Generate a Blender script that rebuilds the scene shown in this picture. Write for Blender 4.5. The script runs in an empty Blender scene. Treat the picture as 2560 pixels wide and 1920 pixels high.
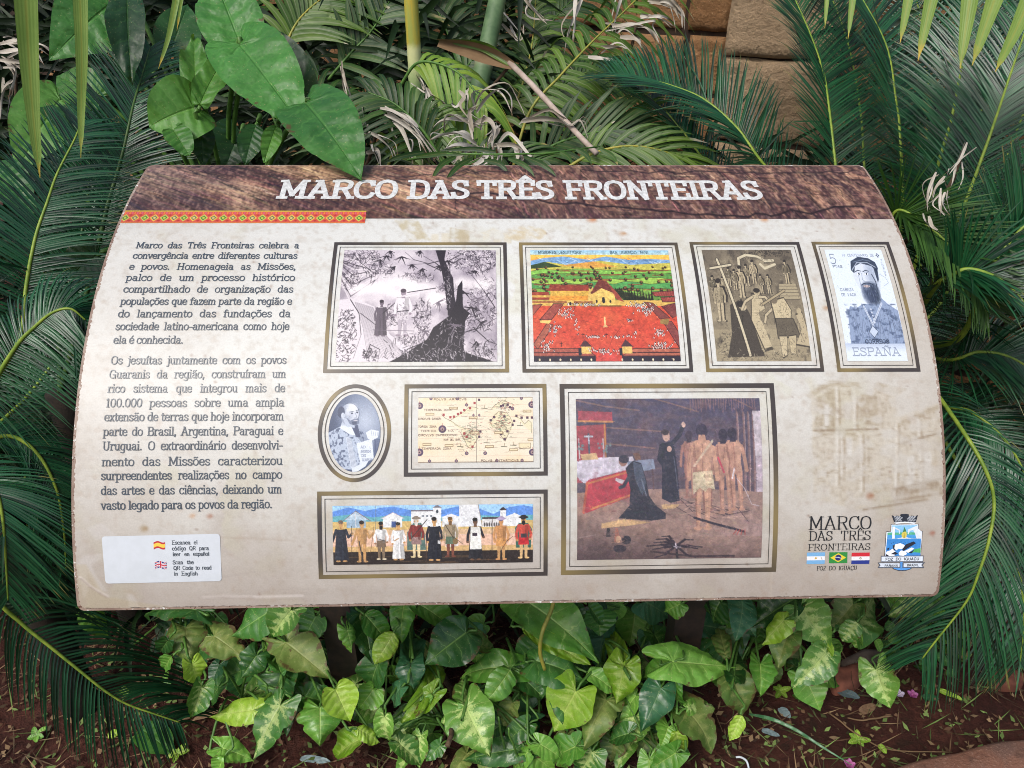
import bpy, math, random, unicodedata
import numpy as np
from mathutils import Vector as V, noise as mnoise

# ------------------------------------------------------------------ camera, sky, sun, exposure
SC = bpy.context.scene
COL = SC.collection
PITCH = math.radians(30.0)
CAMH = 1.5
FPX = 1920.0                      # focal length in photo pixels (photo 2560 x 1920)
cam_data = bpy.data.cameras.new("camera")
cam_data.sensor_width = 36.0
cam_data.lens = FPX / 2560.0 * 36.0
cam_data.clip_start = 0.02
cam_data.clip_end = 400.0
cam = bpy.data.objects.new("camera", cam_data)
cam.location = (0, 0, CAMH)
cam.rotation_euler = (math.pi / 2 - PITCH, 0, 0)
COL.objects.link(cam)
SC.camera = cam

SUN_EL, SUN_AZ = 52.0, 216.0       # degrees; azimuth measured from +Y (away from the viewer) towards +X
world = bpy.data.worlds.new("World")
SC.world = world
world.use_nodes = True
wn = world.node_tree.nodes; wl = world.node_tree.links
wn.clear()
sky = wn.new("ShaderNodeTexSky"); sky.sky_type = 'NISHITA'; sky.sun_disc = False
sky.sun_elevation = math.radians(SUN_EL); sky.sun_rotation = math.radians(SUN_AZ)
sky.air_density = 1.0; sky.dust_density = 4.0; sky.ozone_density = 1.0
hs = wn.new("ShaderNodeHueSaturation"); hs.inputs['Saturation'].default_value = 0.95
bg = wn.new("ShaderNodeBackground"); bg.inputs['Strength'].default_value = 0.12
wo = wn.new("ShaderNodeOutputWorld")
wl.new(sky.outputs[0], hs.inputs['Color']); wl.new(hs.outputs[0], bg.inputs['Color']); wl.new(bg.outputs[0], wo.inputs['Surface'])

sd = bpy.data.lights.new("sun", 'SUN'); sd.energy = 1.3; sd.angle = math.radians(14.0); sd.color = (1.0, 0.985, 0.96)
sun = bpy.data.objects.new("sun", sd); COL.objects.link(sun)
_el, _az = math.radians(SUN_EL), math.radians(SUN_AZ)
sdir = V((math.sin(_az) * math.cos(_el), math.cos(_az) * math.cos(_el), math.sin(_el)))
sun.rotation_euler = sdir.to_track_quat('Z', 'Y').to_euler()
sun.location = (0, 0, 8)

SC.view_settings.view_transform = 'Standard'
SC.view_settings.look = 'None'
SC.view_settings.exposure = 0.4
SC.cycles.filter_width = 0.95
SC.view_settings.gamma = 1.0

R = random.Random(7)
NR = np.random.default_rng(11)
CAM = V((0, 0, CAMH))
cp, sp = math.cos(PITCH), math.sin(PITCH)

def c2w(x, y, z):
    return V((x, y * sp + z * cp, CAMH + y * cp - z * sp))
def at(px, py, z):                # photo pixel + distance along the view axis -> point in the place
    return c2w((px - 1280) / FPX * z, (960 - py) / FPX * z, z)
def on(px, py, h):                # photo pixel + height above ground -> point in the place
    d = c2w((px - 1280) / FPX, (960 - py) / FPX, 1.0) - CAM
    return CAM + d * ((h - CAMH) / d.z)
def depth(p):
    q = p - CAM
    return q.y * cp - q.z * sp

def lin(c):
    c = np.asarray(c, float)
    if c.max() > 1.0: c = c / 255.0
    return np.where(c <= 0.04045, c / 12.92, ((c + 0.055) / 1.055) ** 2.4)
def L4(c):
    return tuple(float(v) for v in lin(c)) + (1.0,)

# ------------------------------------------------------------------ object helpers
def link(o, parent=None):
    COL.objects.link(o)
    if parent is not None: o.parent = parent
    return o
def obj(name, verts, faces, mat, parent=None, smooth=True, uv=None, mats=None, fmat=None):
    me = bpy.data.meshes.new(name)
    me.from_pydata([tuple(v) for v in verts], [], faces)
    if mat is not None: me.materials.append(mat)
    for m in (mats or []): me.materials.append(m)
    if fmat is not None: me.polygons.foreach_set('material_index', fmat)
    if uv is not None:
        lay = me.uv_layers.new(name="UVMap")
        idx = np.zeros(len(me.loops), dtype=np.int32); me.loops.foreach_get('vertex_index', idx)
        lay.data.foreach_set('uv', np.asarray(uv, np.float32)[idx].ravel())
    if smooth: me.polygons.foreach_set('use_smooth', [True] * len(me.polygons))
    me.update()
    return link(bpy.data.objects.new(name, me), parent)
def tag(o, label=None, cat=None, group=None, kind=None):
    if label: o['label'] = label
    if cat: o['category'] = cat
    if group: o['group'] = group
    if kind: o['kind'] = kind
    return o
def empty(name, loc, label, cat, group=None):
    o = bpy.data.objects.new(name, None); o.empty_display_size = 0.05
    COL.objects.link(o)
    o.location = loc
    bpy.context.view_layer.update()
    return tag(o, label, cat, group)
def adopt(ch, parent):            # parent a mesh built in world coordinates under an Empty without moving it
    ch.parent = parent
    ch.matrix_parent_inverse = parent.matrix_world.inverted()
    return ch

class MB:
    def __init__(s): s.v = []; s.f = []; s.uv = []
    def add(s, vs, fs, uv=None):
        b = len(s.v)
        s.v += [tuple(p) for p in vs]
        s.f += [tuple(b + i for i in f) for f in fs]
        s.uv += uv if uv is not None else [(0.0, 0.0)] * len(vs)
    def build(s, name, mat, parent=None, smooth=True):
        o = obj(name, s.v, s.f, mat, None, smooth, s.uv)
        if parent is not None: adopt(o, parent)
        return o

def spline(pts, n):               # Catmull-Rom through points (Vectors or tuples)
    P = [V(p) for p in pts]
    if len(P) == 2: return [P[0].lerp(P[1], i / (n - 1)) for i in range(n)]
    Q = [P[0] * 2 - P[1]] + P + [P[-1] * 2 - P[-2]]
    m = len(P) - 1; out = []
    for i in range(n):
        t = i / (n - 1) * m; k = min(int(t), m - 1); t -= k
        a, b, c, d = Q[k:k + 4]
        out.append(0.5 * ((2 * b) + (c - a) * t + (2 * a - 5 * b + 4 * c - d) * t * t + (3 * b - a - 3 * c + d) * t ** 3))
    return out
def tube(mb, pts, r0, r1, seg=7, cap=True):
    n = len(pts); vs = []; uv = []; fs = []
    ref = V((0.31, 0.2, 0.93))
    for i, p in enumerate(pts):
        t = (pts[min(i + 1, n - 1)] - pts[max(i - 1, 0)]).normalized()
        a = t.cross(ref)
        if a.length < 0.05: a = t.cross(V((1, 0, 0)))
        a.normalize(); b = t.cross(a)
        r = (r0 + (r1 - r0) * i / (n - 1)) if not callable(r0) else r0(i / (n - 1))
        for k in range(seg):
            an = 2 * math.pi * k / seg
            vs.append(p + a * (math.cos(an) * r) + b * (math.sin(an) * r)); uv.append((k / seg, i / (n - 1)))
    for i in range(n - 1):
        for k in range(seg):
            fs.append((i * seg + k, i * seg + (k + 1) % seg, (i + 1) * seg + (k + 1) % seg, (i + 1) * seg + k))
    if cap:
        fs.append(tuple(range(seg))[::-1]); fs.append(tuple((n - 1) * seg + k for k in range(seg)))
    mb.add(vs, fs, uv)

# ------------------------------------------------------------------ material helpers
class NT:
    def __init__(s, name):
        s.m = bpy.data.materials.new(name); s.m.use_nodes = True
        s.n = s.m.node_tree.nodes; s.l = s.m.node_tree.links; s.n.clear()
        s.out = s.n.new("ShaderNodeOutputMaterial")
    def new(s, t, **kw):
        x = s.n.new(t)
        for k, v in kw.items(): setattr(x, k, v)
        return x
    def put(s, sock, v):
        if isinstance(v, bpy.types.NodeSocket): s.l.new(v, sock)
        else:
            if isinstance(v, (tuple, list)) and len(v) == 3 and sock.type == 'RGBA': v = tuple(v) + (1,)
            sock.default_value = v
    def math(s, op, a, b=0.0, c=0.0, clamp=False):
        x = s.new("ShaderNodeMath", operation=op, use_clamp=clamp)
        s.put(x.inputs[0], a); s.put(x.inputs[1], b); s.put(x.inputs[2], c)
        return x.outputs[0]
    def ramp(s, v, a, b, c=0.0, d=1.0, smooth=True):
        x = s.new("ShaderNodeMapRange", interpolation_type='SMOOTHSTEP' if smooth else 'LINEAR')
        for i, q in enumerate((v, a, b, c, d)): s.put(x.inputs[i], q)
        return x.outputs[0]
    def mix(s, f, a, b, bt='MIX'):
        x = s.new("ShaderNodeMix", data_type='RGBA', blend_type=bt)
        s.put(x.inputs[0], f); s.put(x.inputs[6], a); s.put(x.inputs[7], b)
        return x.outputs[2]
    def noise(s, vec=None, scale=5.0, detail=4.0, rough=0.55, dist=0.0, out=0):
        x = s.new("ShaderNodeTexNoise")
        if vec is not None: s.l.new(vec, x.inputs['Vector'])
        s.put(x.inputs['Scale'], scale); s.put(x.inputs['Detail'], detail); s.put(x.inputs['Roughness'], rough); s.put(x.inputs['Distortion'], dist)
        return x.outputs[out]
    def vmul(s, vec, k):
        x = s.new("ShaderNodeVectorMath", operation='MULTIPLY'); s.l.new(vec, x.inputs[0]); x.inputs[1].default_value = k
        return x.outputs[0]
    def pos(s): return s.new("ShaderNodeNewGeometry").outputs['Position']
    def island(s): return s.new("ShaderNodeNewGeometry").outputs['Random Per Island']
    def rnd(s): return s.new("ShaderNodeObjectInfo").outputs['Random']
    def uv(s):
        x = s.new("ShaderNodeSeparateXYZ"); u = s.new("ShaderNodeUVMap"); s.l.new(u.outputs[0], x.inputs[0])
        return x.outputs[0], x.outputs[1], u.outputs[0]
    def bump(s, h, strength=0.3, dist=0.01):
        x = s.new("ShaderNodeBump"); s.put(x.inputs['Strength'], strength); s.put(x.inputs['Distance'], dist); s.l.new(h, x.inputs['Height'])
        return x.outputs[0]
    def finish(s, color, rough=0.5, spec=0.5, normal=None, trans=None, tcol=None):
        b = s.new("ShaderNodeBsdfPrincipled")
        s.put(b.inputs['Base Color'], color); s.put(b.inputs['Roughness'], rough); s.put(b.inputs['Specular IOR Level'], spec)
        if normal is not None: s.l.new(normal, b.inputs['Normal'])
        sh = b.outputs[0]
        if trans:
            t = s.new("ShaderNodeBsdfTranslucent"); s.put(t.inputs[0], tcol if tcol is not None else color)
            m = s.new("ShaderNodeMixShader"); m.inputs[0].default_value = trans
            s.l.new(sh, m.inputs[1]); s.l.new(t.outputs[0], m.inputs[2]); sh = m.outputs[0]
        s.l.new(sh, s.out.inputs[0])
        return s.m

def leaf_mat(name, base, base2, vein, nveins, varieg=0.0, brown=0.0, rough=0.38, veinw=0.9, trans=0.18, veinamt=0.7, bumpk=0.22):
    t = NT(name)
    u, v, _ = t.uv(); P = t.pos(); rn = t.rnd()
    n0 = t.noise(P, 38.0, 2.0)
    fr = t.math('FRACT', t.math('ADD', t.math('MULTIPLY', v, nveins), t.math('MULTIPLY', n0, 0.9)))
    d = t.math('MULTIPLY', t.math('ABSOLUTE', t.math('SUBTRACT', fr, 0.5)), 2.0)
    mid = t.ramp(u, 0.012, 0.06, 1.0, 0.0)
    vm = t.math('MULTIPLY', t.ramp(d, veinw, 1.0), t.ramp(u, 0.3, 1.0, 1.0, 0.25))
    veins = t.math('MAXIMUM', mid, vm)
    n1 = t.noise(P, 14.0, 3.0); n2 = t.noise(P, 120.0, 4.0, 0.7); n3 = t.noise(P, 190.0, 5.0, 0.75, 0.6)
    col = t.mix(t.ramp(t.math('ADD', n1, t.math('MULTIPLY', rn, 0.5)), 0.4, 1.0), base, base2)
    if varieg:
        near = t.math('ADD', t.math('MULTIPLY', t.ramp(d, 0.2, 1.0), 0.24), t.math('MULTIPLY', t.ramp(u, 0.0, 0.85, 1.0, 0.0), 0.42))
        amt = t.ramp(t.math('ADD', near, t.math('MULTIPLY', n3, 1.25)), 0.88, 1.12)
        col = t.mix(t.math('MULTIPLY', amt, varieg), col, vein)
    col = t.mix(t.math('MULTIPLY', veins, veinamt), col, vein)
    if brown:
        nb = t.noise(P, 42.0, 4.0, 0.65)
        e = t.math('MULTIPLY', t.ramp(u, 0.55, 1.0), 0.20)
        bm = t.ramp(t.math('ADD', nb, e), 0.80 - 0.14 * brown, 0.86 - 0.13 * brown)
        col = t.mix(t.math('MULTIPLY', bm, 0.85), col, L4((92, 62, 40)))
        sp_ = t.ramp(t.noise(P, 330.0, 1.0), 0.70, 0.74)
        col = t.mix(t.math('MULTIPLY', sp_, 0.7), col, L4((170, 165, 110)))
    col = t.mix(1.0, col, t.ramp(n2, .3, .7, .80, 1.12, False), 'MULTIPLY')
    val = t.math('ADD', 0.8, t.math('MULTIPLY', rn, 0.4))
    col = t.mix(1.0, col, val, 'MULTIPLY')
    h = t.math('ADD', t.math('MULTIPLY', t.ramp(d, 0.0, 1.0, 1.0, 0.0), 1.0), t.math('MULTIPLY', n1, 0.6))
    h = t.math('SUBTRACT', h, t.math('MULTIPLY', mid, 0.9))
    rg = t.math('ADD', rough - .08, t.math('MULTIPLY', n2, 0.18))
    return t.finish(col, rg, 0.5, t.bump(h, bumpk, 0.004), trans, t.mix(0.5, col, L4((150, 190, 40))))

def blade_mat(name, base, base2, tip=None, rough=0.4, trans=0.15, spec=0.5, tipat=0.75, sheen=None):
    t = NT(name)
    u, v, _ = t.uv(); isl = t.island(); P = t.pos()
    n = t.noise(P, 30.0, 3.0)
    col = t.mix(t.ramp(t.math('ADD', t.math('MULTIPLY', isl, 0.7), t.math('MULTIPLY', n, 0.6)), 0.25, 0.95), base, base2)
    if tip is not None:
        k = t.math('ADD', v, t.math('MULTIPLY', t.math('SUBTRACT', isl, 0.5), 0.45))
        k = t.math('ADD', k, t.math('MULTIPLY', t.math('SUBTRACT', n, 0.5), 0.3))
        col = t.mix(t.ramp(k, tipat, tipat + 0.12), col, tip)
    st = t.ramp(t.math('ABSOLUTE', t.math('SUBTRACT', u, 0.5)), 0.0, 0.12, 0.85, 0.0)
    col = t.mix(t.math('MULTIPLY', st, 0.25), col, tip if tip is not None else base2)
    h = t.math('SINE', t.math('MULTIPLY', u, 40.0))
    return t.finish(col, rough, spec, t.bump(h, 0.12, 0.001), trans)

def plain(name, c, c2=None, rough=0.55, scale=40.0, bump=0.2, spec=0.4, dist=0.003, trans=None):
    t = NT(name); P = t.pos()
    n = t.noise(P, scale, 5.0, 0.6)
    col = t.mix(t.ramp(n, 0.3, 0.7), L4(c), L4(c2 if c2 is not None else c))
    return t.finish(col, rough, spec, t.bump(n, bump, dist), trans)
# ------------------------------------------------------------------ the curved sign board: its surface
PW, PL = 1.2, 0.74439
def _profile():
    N = 400; ss = np.linspace(0, 1, N)
    th = 0.82032 - 0.75301 * ss - 0.71269 * ss ** 2 + 0.43929 * ss ** 3
    h = PL / (N - 1)
    dy, dz = -np.cos(th) * h, -np.sin(th) * h
    Y = np.concatenate([[0], np.cumsum((dy[1:] + dy[:-1]) / 2)]); Z = np.concatenate([[0], np.cumsum((dz[1:] + dz[:-1]) / 2)])
    return ss, Y - Y.mean(), Z - Z.mean()
_SS, _PY, _PZ = _profile()
def surf_cam(u, s):               # u in metres across, s = 0 (top) .. 1 (bottom) along the bend
    u = np.asarray(u, float); s = np.asarray(s, float)
    y = np.interp(s, _SS, _PY); z = np.interp(s, _SS, _PZ)
    e0 = s < 0; e1 = s > 1
    y = np.where(e0, _PY[0] + s * (_PY[1] - _PY[0]) / _SS[1], np.where(e1, _PY[-1] + (s - 1) * (_PY[-1] - _PY[-2]) / _SS[1], y))
    z = np.where(e0, _PZ[0] + s * (_PZ[1] - _PZ[0]) / _SS[1], np.where(e1, _PZ[-1] + (s - 1) * (_PZ[-1] - _PZ[-2]) / _SS[1], z))
    t = -0.02207 * u
    y, z = y * np.cos(t) - z * np.sin(t), y * np.sin(t) + z * np.cos(t)
    a, r = 0.03842, 0.00477
    x = u + 0 * y
    x, z = x * math.cos(a) - z * math.sin(a), x * math.sin(a) + z * math.cos(a)
    x, y = x * math.cos(r) - y * math.sin(r), x * math.sin(r) + y * math.cos(r)
    return x + 0.0064, y + 0.05102, z + 1.11839
def _w(x, y, z):
    return np.stack([x, y * sp + z * cp, CAMH + y * cp - z * sp], -1)
def surf(u, s, off=0.0):          # world position, lifted off the front face by off metres
    p = _w(*surf_cam(u, s))
    e = 1e-3
    a = _w(*surf_cam(np.asarray(u) + e, s)) - p
    s0 = np.clip(np.asarray(s, float), 0.004, 0.996)
    b = _w(*surf_cam(u, s0 + 0.004)) - _w(*surf_cam(u, s0 - 0.004))
    n = np.cross(b, a); n /= np.linalg.norm(n, axis=-1, keepdims=True)
    return p + n * np.asarray(off)[..., None] if np.ndim(off) else p + n * off
def px2us(pts):                   # photo pixels -> (u, s) on the board
    P = np.asarray(pts, float).reshape(-1, 2)
    u = (P[:, 0] - 1280) / 1700.0; s = (P[:, 1] - 412) / 1100.0
    def pr(u, s):
        x, y, z = surf_cam(u, s); return 1280 + FPX * x / z, 960 - FPX * y / z
    for _ in range(25):
        x, y = pr(u, s); e = 1e-4
        xu, yu = pr(u + e, s); xs, ys = pr(u, s + e)
        a, b, c, d = (xu - x) / e, (xs - x) / e, (yu - y) / e, (ys - y) / e
        det = a * d - b * c; rx, ry = P[:, 0] - x, P[:, 1] - y
        u = u + 0.9 * (d * rx - b * ry) / det; s = s + 0.9 * (a * ry - c * rx) / det
    return np.stack([u, s], -1)

def grid_mesh(name, U, S, off, mat, parent, colors=None, smooth=True):
    """U, S: (h, w) arrays; colours (h, w, 3) in sRGB; one flat print lying on the board"""
    h, w = U.shape
    co = surf(U, S, off).reshape(-1, 3)
    me = bpy.data.meshes.new(name)
    me.vertices.add(h * w); me.vertices.foreach_set('co', co.astype(np.float32).ravel())
    i = np.arange((h - 1) * (w - 1)); r, c = i // (w - 1), i % (w - 1)
    q = np.stack([r * w + c, (r + 1) * w + c, (r + 1) * w + c + 1, r * w + c + 1], -1).astype(np.int32)
    me.loops.add(q.size); me.loops.foreach_set('vertex_index', q.ravel())
    me.polygons.add(len(q)); me.polygons.foreach_set('loop_start', np.arange(0, q.size, 4, dtype=np.int32))
    me.polygons.foreach_set('loop_total', np.full(len(q), 4, np.int32))
    me.update(calc_edges=True)
    if smooth: me.polygons.foreach_set('use_smooth', np.ones(len(q), bool))
    if colors is not None:
        at_ = me.color_attributes.new(name='print', type='FLOAT_COLOR', domain='POINT')
        cc = np.ones((h * w, 4), np.float32); cc[:, :3] = lin(np.clip(colors, 0, 1).reshape(-1, 3))
        at_.data.foreach_set('color', cc.ravel())
    lay = me.uv_layers.new(name="UVMap")
    uv = np.stack([U.ravel(), S.ravel() * PL], -1).astype(np.float32)[q.ravel()]
    lay.data.foreach_set('uv', uv.ravel())
    me.materials.append(mat)
    o = bpy.data.objects.new(name, me); COL.objects.link(o)
    return adopt(o, parent) if parent is not None else o

# ------------------------------------------------------------------ printing: a small drawing surface
class Cv:
    def __init__(s, w, h, col=(255, 255, 255)):
        s.w, s.h = w, h; s.a = np.empty((h, w, 3)); s.a[:] = np.array(col) / 255.0
        s.x, s.y = np.meshgrid((np.arange(w) + .5) / w, (np.arange(h) + .5) / h)
    def c(s, col): return np.array(col, float) / 255.0
    def blend(s, sl, m, col):
        m = m[..., None]; s.a[sl] = s.a[sl] * (1 - m) + s.c(col) * m
    def box(s, x0, y0, x1, y1, pad=2):
        i0, i1 = max(0, int(x0 * s.w) - pad), min(s.w, int(x1 * s.w) + pad + 1)
        j0, j1 = max(0, int(y0 * s.h) - pad), min(s.h, int(y1 * s.h) + pad + 1)
        return (slice(j0, max(j1, j0)), slice(i0, max(i1, i0)))
    def vgrad(s, y0, y1, c0, c1):
        sl = s.box(0, y0, 1, y1, 0); t = np.clip((s.y[sl] - y0) / max(y1 - y0, 1e-6), 0, 1)[..., None]
        s.a[sl] = s.c(c0) * (1 - t) + s.c(c1) * t
    def poly(s, pts, col, al=1.0):
        p = np.asarray(pts, float); sl = s.box(p[:, 0].min(), p[:, 1].min(), p[:, 0].max(), p[:, 1].max())
        X, Y = s.x[sl], s.y[sl]
        if X.size == 0: return
        cov = np.zeros(X.shape)
        for ox, oy in ((-.25, -.25), (.25, -.25), (-.25, .25), (.25, .25)):
            x, y = X + ox / s.w, Y + oy / s.h; ins = np.zeros(X.shape, bool)
            for (x0, y0), (x1, y1) in zip(p, np.roll(p, -1, 0)):
                if y0 == y1: continue
                ins ^= ((y0 > y) != (y1 > y)) & (x < (x1 - x0) * (y - y0) / (y1 - y0) + x0)
            cov += ins * .25
        s.blend(sl, cov * al, col)
    def rect(s, x0, y0, x1, y1, col, al=1.0): s.poly([(x0, y0), (x1, y0), (x1, y1), (x0, y1)], col, al)
    def ell(s, cx, cy, rx, ry, col, al=1.0, soft=0.0, rot=0.0):
        m = max(rx, ry * s.h / s.w); my = max(ry, rx * s.w / s.h)
        sl = s.box(cx - m, cy - my, cx + m, cy + my)
        dx, dy = (s.x[sl] - cx) * s.w, (s.y[sl] - cy) * s.h
        if dx.size == 0: return
        c_, s_ = math.cos(rot), math.sin(rot)
        dx, dy = dx * c_ + dy * s_, -dx * s_ + dy * c_
        d = np.sqrt((dx / (rx * s.w)) ** 2 + (dy / (ry * s.h)) ** 2)
        e = max(soft, 0.7 / max(min(rx * s.w, ry * s.h), .7))
        s.blend(sl, np.clip((1 + e * .5 - d) / e, 0, 1) * al, col)
    def line(s, pts, wpx, col, al=1.0, taper=False):
        n = len(pts) - 1
        for k in range(n):
            w_ = wpx * (1 - (k + .5) / n * .8) if taper else wpx
            (x0, y0), (x1, y1) = pts[k], pts[k + 1]
            pad = int(w_ / 2 + 2)
            sl = s.box(min(x0, x1), min(y0, y1), max(x0, x1), max(y0, y1), pad)
            X, Y = s.x[sl] * s.w, s.y[sl] * s.h
            if X.size == 0: continue
            ax, ay, bx, by = x0 * s.w, y0 * s.h, x1 * s.w, y1 * s.h
            L = max((bx - ax) ** 2 + (by - ay) ** 2, 1e-9)
            t = np.clip(((X - ax) * (bx - ax) + (Y - ay) * (by - ay)) / L, 0, 1)
            d = np.hypot(X - ax - t * (bx - ax), Y - ay - t * (by - ay))
            s.blend(sl, np.clip(w_ / 2 + .5 - d, 0, 1) * min(1, max(w_, .35)) * al, col)
    def vxy(s, x, y, seed):
        g = np.random.default_rng(seed).random((128, 128)); i, j = np.floor(x).astype(int), np.floor(y).astype(int); fx, fy = x - i, y - j
        fx = fx * fx * (3 - 2 * fx); fy = fy * fy * (3 - 2 * fy); G_ = lambda b, a: g[b % 128, a % 128]
        return (G_(j, i) * (1 - fx) + G_(j, i + 1) * fx) * (1 - fy) + (G_(j + 1, i) * (1 - fx) + G_(j + 1, i + 1) * fx) * fy
    def vn(s, gx, gy, seed):
        g = np.random.default_rng(seed).random((gy + 3, gx + 3))
        x, y = s.x * gx, s.y * gy
        i, j = x.astype(int), y.astype(int); fx, fy = x - i, y - j
        fx = fx * fx * (3 - 2 * fx); fy = fy * fy * (3 - 2 * fy)
        return (g[j, i] * (1 - fx) + g[j, i + 1] * fx) * (1 - fy) + (g[j + 1, i] * (1 - fx) + g[j + 1, i + 1] * fx) * fy
    def fbm(s, gx, gy, seed, o=4):
        r = 0; a = .5; tot = 0
        for k in range(o):
            r = r + a * s.vn(gx * 2 ** k, gy * 2 ** k, seed + k); tot += a; a *= .55
        return r / tot
    def tint(s, m, col, al=1.0):
        m = (np.clip(m, 0, 1) * al)[..., None]; s.a = s.a * (1 - m) + s.c(col) * m
    def brush(s, n, ln, w, seed, jit=.2, ang=None, al=.75, y0=0, y1=1, x0=0, x1=1, asd=.35):
        r = np.random.default_rng(seed)
        for k in range(n):
            x, y = x0 + (x1 - x0) * r.random(), y0 + (y1 - y0) * r.random(); c = s.a[min(int(y * s.h), s.h - 1), min(int(x * s.w), s.w - 1)] * 255 * (1 + r.normal(0, jit)) + r.normal(0, 5, 3)
            a = (r.uniform(0, 3.14) if ang is None else r.normal(ang, asd)); l = ln * r.uniform(.4, 1.3); dx, dy = l * math.cos(a), l * math.sin(a) * s.w / s.h
            m = r.normal(0, l * .25); s.line([(x - dx, y - dy), (x + m, y + m), (x + dx, y + dy)], w * r.uniform(.6, 1.3), np.clip(c, 12, 244), al)
    def grain(s, amp, seed): s.a = s.a + (np.random.default_rng(seed).random((s.h, s.w, 1)) - .5) * amp

# ------------------------------------------------------------------ slab lettering drawn from strokes (cap height 10, x-height 7)
_bowl = [(5.2, 5.2), (3.7, 6.9), (1.6, 6.2), (.8, 3.5), (1.6, .8), (3.7, .1), (5.2, 1.8)]
_bowr = [(1.3, 5.2), (2.8, 6.9), (4.9, 6.2), (5.7, 3.5), (4.9, .8), (2.8, .1), (1.3, 1.8)]
_O = [(4.3, 10), (1.9, 8.9), (.9, 5), (1.9, 1.1), (4.3, 0), (6.7, 1.1), (7.7, 5), (6.7, 8.9), (4.3, 10)]
_C = [(7, 7.6), (6.2, 9.4), (4.3, 10), (1.9, 8.9), (.9, 5), (1.9, 1.1), (4.3, 0), (6.2, .6), (7.1, 2.2)]
_P = [(1.8, 10), (5, 10), (6.7, 9.2), (6.9, 7.5), (6.4, 5.8), (4.8, 5.1), (1.8, 5.1)]
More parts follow.
